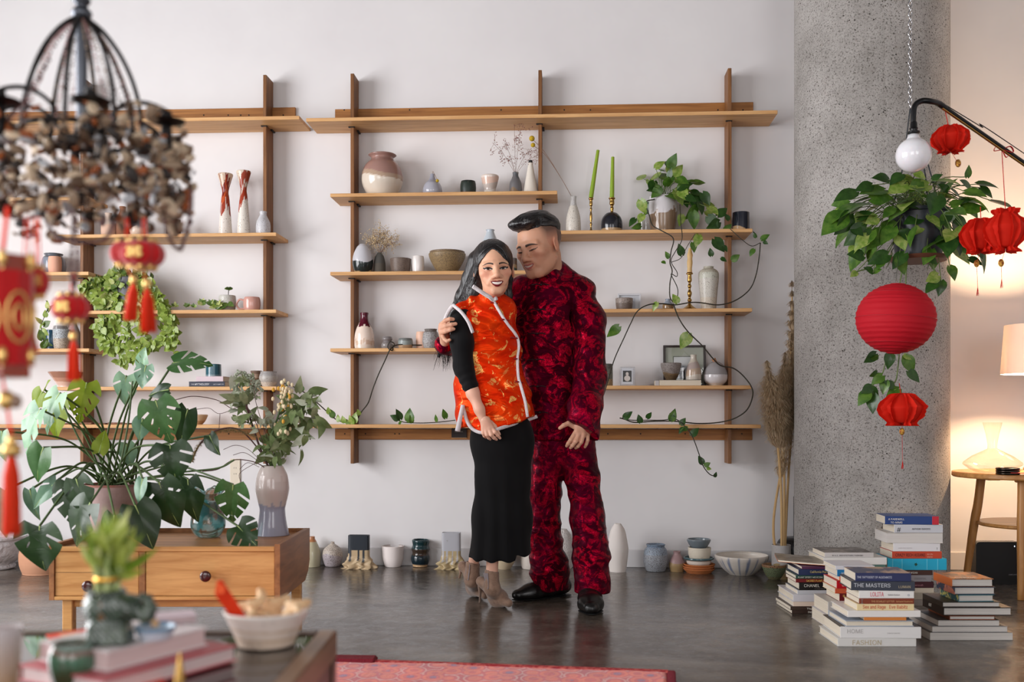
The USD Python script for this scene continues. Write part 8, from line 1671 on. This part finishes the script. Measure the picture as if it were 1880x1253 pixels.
nm_ = list(GR); pw = [.22, .22, .2, .1, .08, .18]
for q in range(820):
    a = rq.uniform(0, 6.283); r = 150 + 55 * rq.beta(2.2, 1.4) - 30 * rq.rand(); y = 222 + 190 * rq.beta(1.7, 1.5) + 14 * math.sin(3 * a); o = cyl(r, a, y); kd = nm_[rq.choice(6, p=pw)]
    B_ = trimesh.creation.icosphere(1 if rq.rand() < .3 else 0, 1.0); B_.vertices *= np.array([.0085, .0045, .0145]) * rq.uniform(.45, 1.35); B_.apply_transform(trimesh.transformations.euler_matrix(*rq.uniform(0, 6, 3))); B_.apply_translation(o); GR[kd][1].append(B_)
for kd, (c_, ms) in GR.items(): part(ch, 'garland_' + kd, join(ms), mat('garland_' + kd, c_, .5, .5, coat=.4 if kd == 'grey' else 0), True, kind='stuff', label='dried %s petals and beads of the garland' % kd)
def beads(P_, r, m, nm='bead_string'): q = spline(P_, 10); part(ch, nm, join([ball(p, r * (1 + .3 * math.sin(i * 2.3)), 0) for i, p in enumerate(q)]), m, True, kind='stuff')
BD_ = mat('garnet_bead', (74, 36, 34), .3, .5, coat=.4); BP = mat('pink_bead', (196, 150, 150), .3, .5, coat=.4)
for q in range(22):
    a = rq.uniform(0, 6.28); beads([cyl(10, a, 36), cyl(46 + 10 * rq.rand(), a + .1, 90), cyl(80 + 10 * rq.rand(), a + .2, 170), cyl(110 + 40 * rq.rand(), a + .3, 255)], .0022, [BD_, BP, MATS['garland_taupe']][q % 3])
for L_ in [[(80, 392), (92, 420), (112, 440), (118, 436)], [(118, 436), (150, 444), (190, 440), (210, 410)], [(135, 395), (133, 440), (130, 500), (136, 530)], [(140, 400), (142, 470), (138, 520)], [(300, 400), (312, 440), (330, 458), (340, 430), (350, 390), (352, 350)], [(20, 398), (50, 402), (76, 388)], [(-10, 240), (20, 210), (50, 175), (90, 110)]]:
    beads([atd(x, y, 1.72) for x, y in L_], .0032, BD_); beads([atd(x + 2, y + 2, 1.73) for x, y in L_], .002, BP)
# ---------------------------------------------------------------- little red lanterns on the chandelier
LRED = mat('lantern_velvet', (196, 6, 14), .7, .3, sheen=.5, leaf=.1); TAS = mat('tassel_silk', (255, 66, 16), .6, .4, leaf=.4); LGOLD = mat('lantern_gold', (232, 190, 116), .3, .5, metal=.7)
def tassel(t, top, L_, r, n=60, seed=1, m=None, lean=0.0):
    rr = np.random.RandomState(seed); S_ = []
    for q in range(n):
        a = rr.uniform(0, 6.28); u = rr.rand() ** .5; e = top + np.array([math.cos(a) * r * u + lean, math.sin(a) * r * u, -L_ * rr.uniform(.9, 1)]); S_.append(tube([top, top + np.array([math.cos(a) * r * u * .8 + lean * .3, math.sin(a) * r * u * .8, -L_ * .35]), e], r * .16, 4))
    part(t, 'tassel', join(S_), m or TAS, True, kind='stuff'); part(t, 'tassel_head', ball(top + UP * r * .2, (r * .6, r * .6, r * .9), 1), LGOLD, True)
def mini_lantern(cx, cy, d, w, h, label, tas, hang_y, seed=0):
    s = d / FPX; c = atd(cx, cy, d); R, H = w / 2 * s, h / 2 * s; t = thing('small_lantern', label, 'lantern', c)
    for q in range(10):
        a0 = q * .6283; B = Body(); A2 = np.linspace(a0, a0 + .6283, 7); Z_ = np.linspace(-1, 1, 13); V = np.array([c + np.array([math.cos(a) * R * (.35 + .65 * math.sqrt(max(0, 1 - z * z)) ) * (1 - .05 * math.cos((a - a0) / .6283 * 6.283) - .0), math.sin(a) * R * (.35 + .65 * math.sqrt(max(0, 1 - z * z))) * (1 - .05 * math.cos((a - a0) / .6283 * 6.283)), z * H]) for z in Z_ for a in A2]); i, j = np.meshgrid(np.arange(12), np.arange(6), indexing='ij'); b = (i * 7 + j).ravel(); part(t, 'panel', (V, np.stack([b, b + 1, b + 8, b + 7], -1)), LRED, True)
    for z in (1, -1):
        part(t, 'gold_cap', lathe([(0, 0), (R * .42, 0), (R * .46, H * .1), (R * .42, H * .26), (0, H * .26)] if z > 0 else [(0, -H * .26), (R * .42, -H * .26), (R * .46, -H * .1), (R * .42, 0), (0, 0)], 28, c + UP * z * H * .96, 0), LGOLD if z < 0 else mat('dark_bronze', (96, 60, 30), .4, metal=.6), 40)
        for q in range(8): a = q * .785 + seed; part(t, 'gold_leaf', ball(c + np.array([math.cos(a) * R * .62, math.sin(a) * R * .62, z * H * .98]), (R * .1, R * .1, H * .24), 1), LGOLD, True)
    a = -1.57 + (seed - 1) * .5; part(t, 'gold_emblem', join([ball(c + np.array([math.cos(a + da_) * R * 1.0, math.sin(a + da_) * R * 1.0, H * dz]), (R * .2, R * .06, H * .26), 1) for da_, dz in ((-.18, .2), (.18, .2), (-.18, -.22), (.2, -.22), (0, 0))]), LGOLD, True)
    tp = c + UP * H * 1.2; hy = atd(cx, hang_y, d); part(t, 'cord', join([tube([tp, hy], .0012, 5), tube([tp + RT * .006, hy + RT * .004], .0012, 5)]), TAS, True)
    for (tx, ty0, ty1, r, ln) in tas:
        q0 = atd(tx, ty0, d); part(t, 'tassel_cord', tube([c - UP * H * 1.15, q0], .001, 5), TAS, True); tassel(t, q0, (ty1 - ty0) * s, r * s, 60, int(tx), None, ln * s)
    return t
mini_lantern(262, 467, 1.72, 76, 50, 'small red velvet lantern with gold caps hanging at the right of the chandelier', [(270, 524, 612, 13, 2)], 400, 1)
mini_lantern(231, 465, 1.82, 54, 44, 'small red lantern half hidden behind its neighbour under the chandelier', [(246, 516, 590, 12, -6)], 400, 2)
mini_lantern(130, 566, 1.75, 66, 48, 'small red lantern with a gold emblem hanging low on a bead string', [(135, 620, 700, 11, 1)], 500, 1)
mini_lantern(66, 518, 1.5, 46, 52, 'small round red lantern beside the big palace lantern', [(54, 590, 650, 8, 8)], 400, 2)
def palace():
    d = 1.42; s = d / FPX; c = atd(4, 580, d); t = thing('palace_lantern', 'big red and gold palace lantern cut by the left edge of the picture', 'lantern', c); r = 54 * s
    def hexp(rr, z0, z1, m, nm, n=6, rr2=None): part(t, nm, lathe([(0, z0), (rr, z0), (rr2 or rr, z1), (0, z1)], n, c, 0), m, False)
    Z = lambda py: (580 - py) * s
    hexp(r * .9, Z(500), Z(470), mat('lacquer_brown', (150, 50, 20), .3, coat=.4), 'top_frame'); hexp(r, Z(672), Z(500), LRED, 'body', 12); hexp(r * .98, Z(694), Z(672), mat('lacquer_brown', (150, 50, 20), .3), 'bottom_frame')
    for q in range(6):
        a = q * 1.047; part(t, 'gold_post', tube([c + np.array([math.cos(a) * r * .95, math.sin(a) * r * .95, Z(676)]), c + np.array([math.cos(a) * r * .95, math.sin(a) * r * .95, Z(466)])], .0018, 8), LGOLD, True)
        aa = a + .52; A3 = np.linspace(0, 6.283, 33)
        for rr_, zz_ in ((.30, .5), (.14, .24)): part(t, 'gold_medallion', tube(np.array([c + np.array([math.cos(aa + rr_ * 1.4 * math.cos(w)) * r * 1.01, math.sin(aa + rr_ * 1.4 * math.cos(w)) * r * 1.01, zz_ * r * 1.7 * math.sin(w) + Z(585)]) for w in A3]), .0021, 6, cap=False), LGOLD, True)
        part(t, 'corner_pendant', ball(c + np.array([math.cos(a) * r, math.sin(a) * r, Z(655)]), (.006, .006, .012), 1), LGOLD, True); part(t, 'corner_finial', ball(c + np.array([math.cos(a) * r, math.sin(a) * r, Z(480)]), (.006, .006, .012), 1), LGOLD, True)
    part(t, 'hanging_cord', join([tube([c + UP * Z(470), atd(14, 380, d)], .003, 6), tube([c + UP * Z(470) + RT * .03, atd(48, 400, d)], .001, 5), tube([c + UP * Z(470) + RT * .036, atd(56, 400, d)], .001, 5)]), TAS, True)
    b = atd(12, 735, d); part(t, 'pendant_bead', ball(b, (.012, .012, .014), 2), LGOLD, True); part(t, 'pendant_bead', ball(b + RT * .013 - UP * .002, (.008, .008, .01), 2), mat('taupe_bead', (150, 120, 100), .3, coat=.4), True); part(t, 'pendant_cord', tube([c + UP * Z(694), b, atd(20, 800, d)], .002, 6), TAS, True)
    tassel(t, atd(21, 815, d), 170 * s, 15.5 * s, 160, 3)
    part(t, 'tassel_collar', lathe([(0, 0), (.0115, 0), (.0125, .008), (.0115, .016), (0, .016)], 20, atd(21, 838, d), 0), LGOLD, True)
palace()
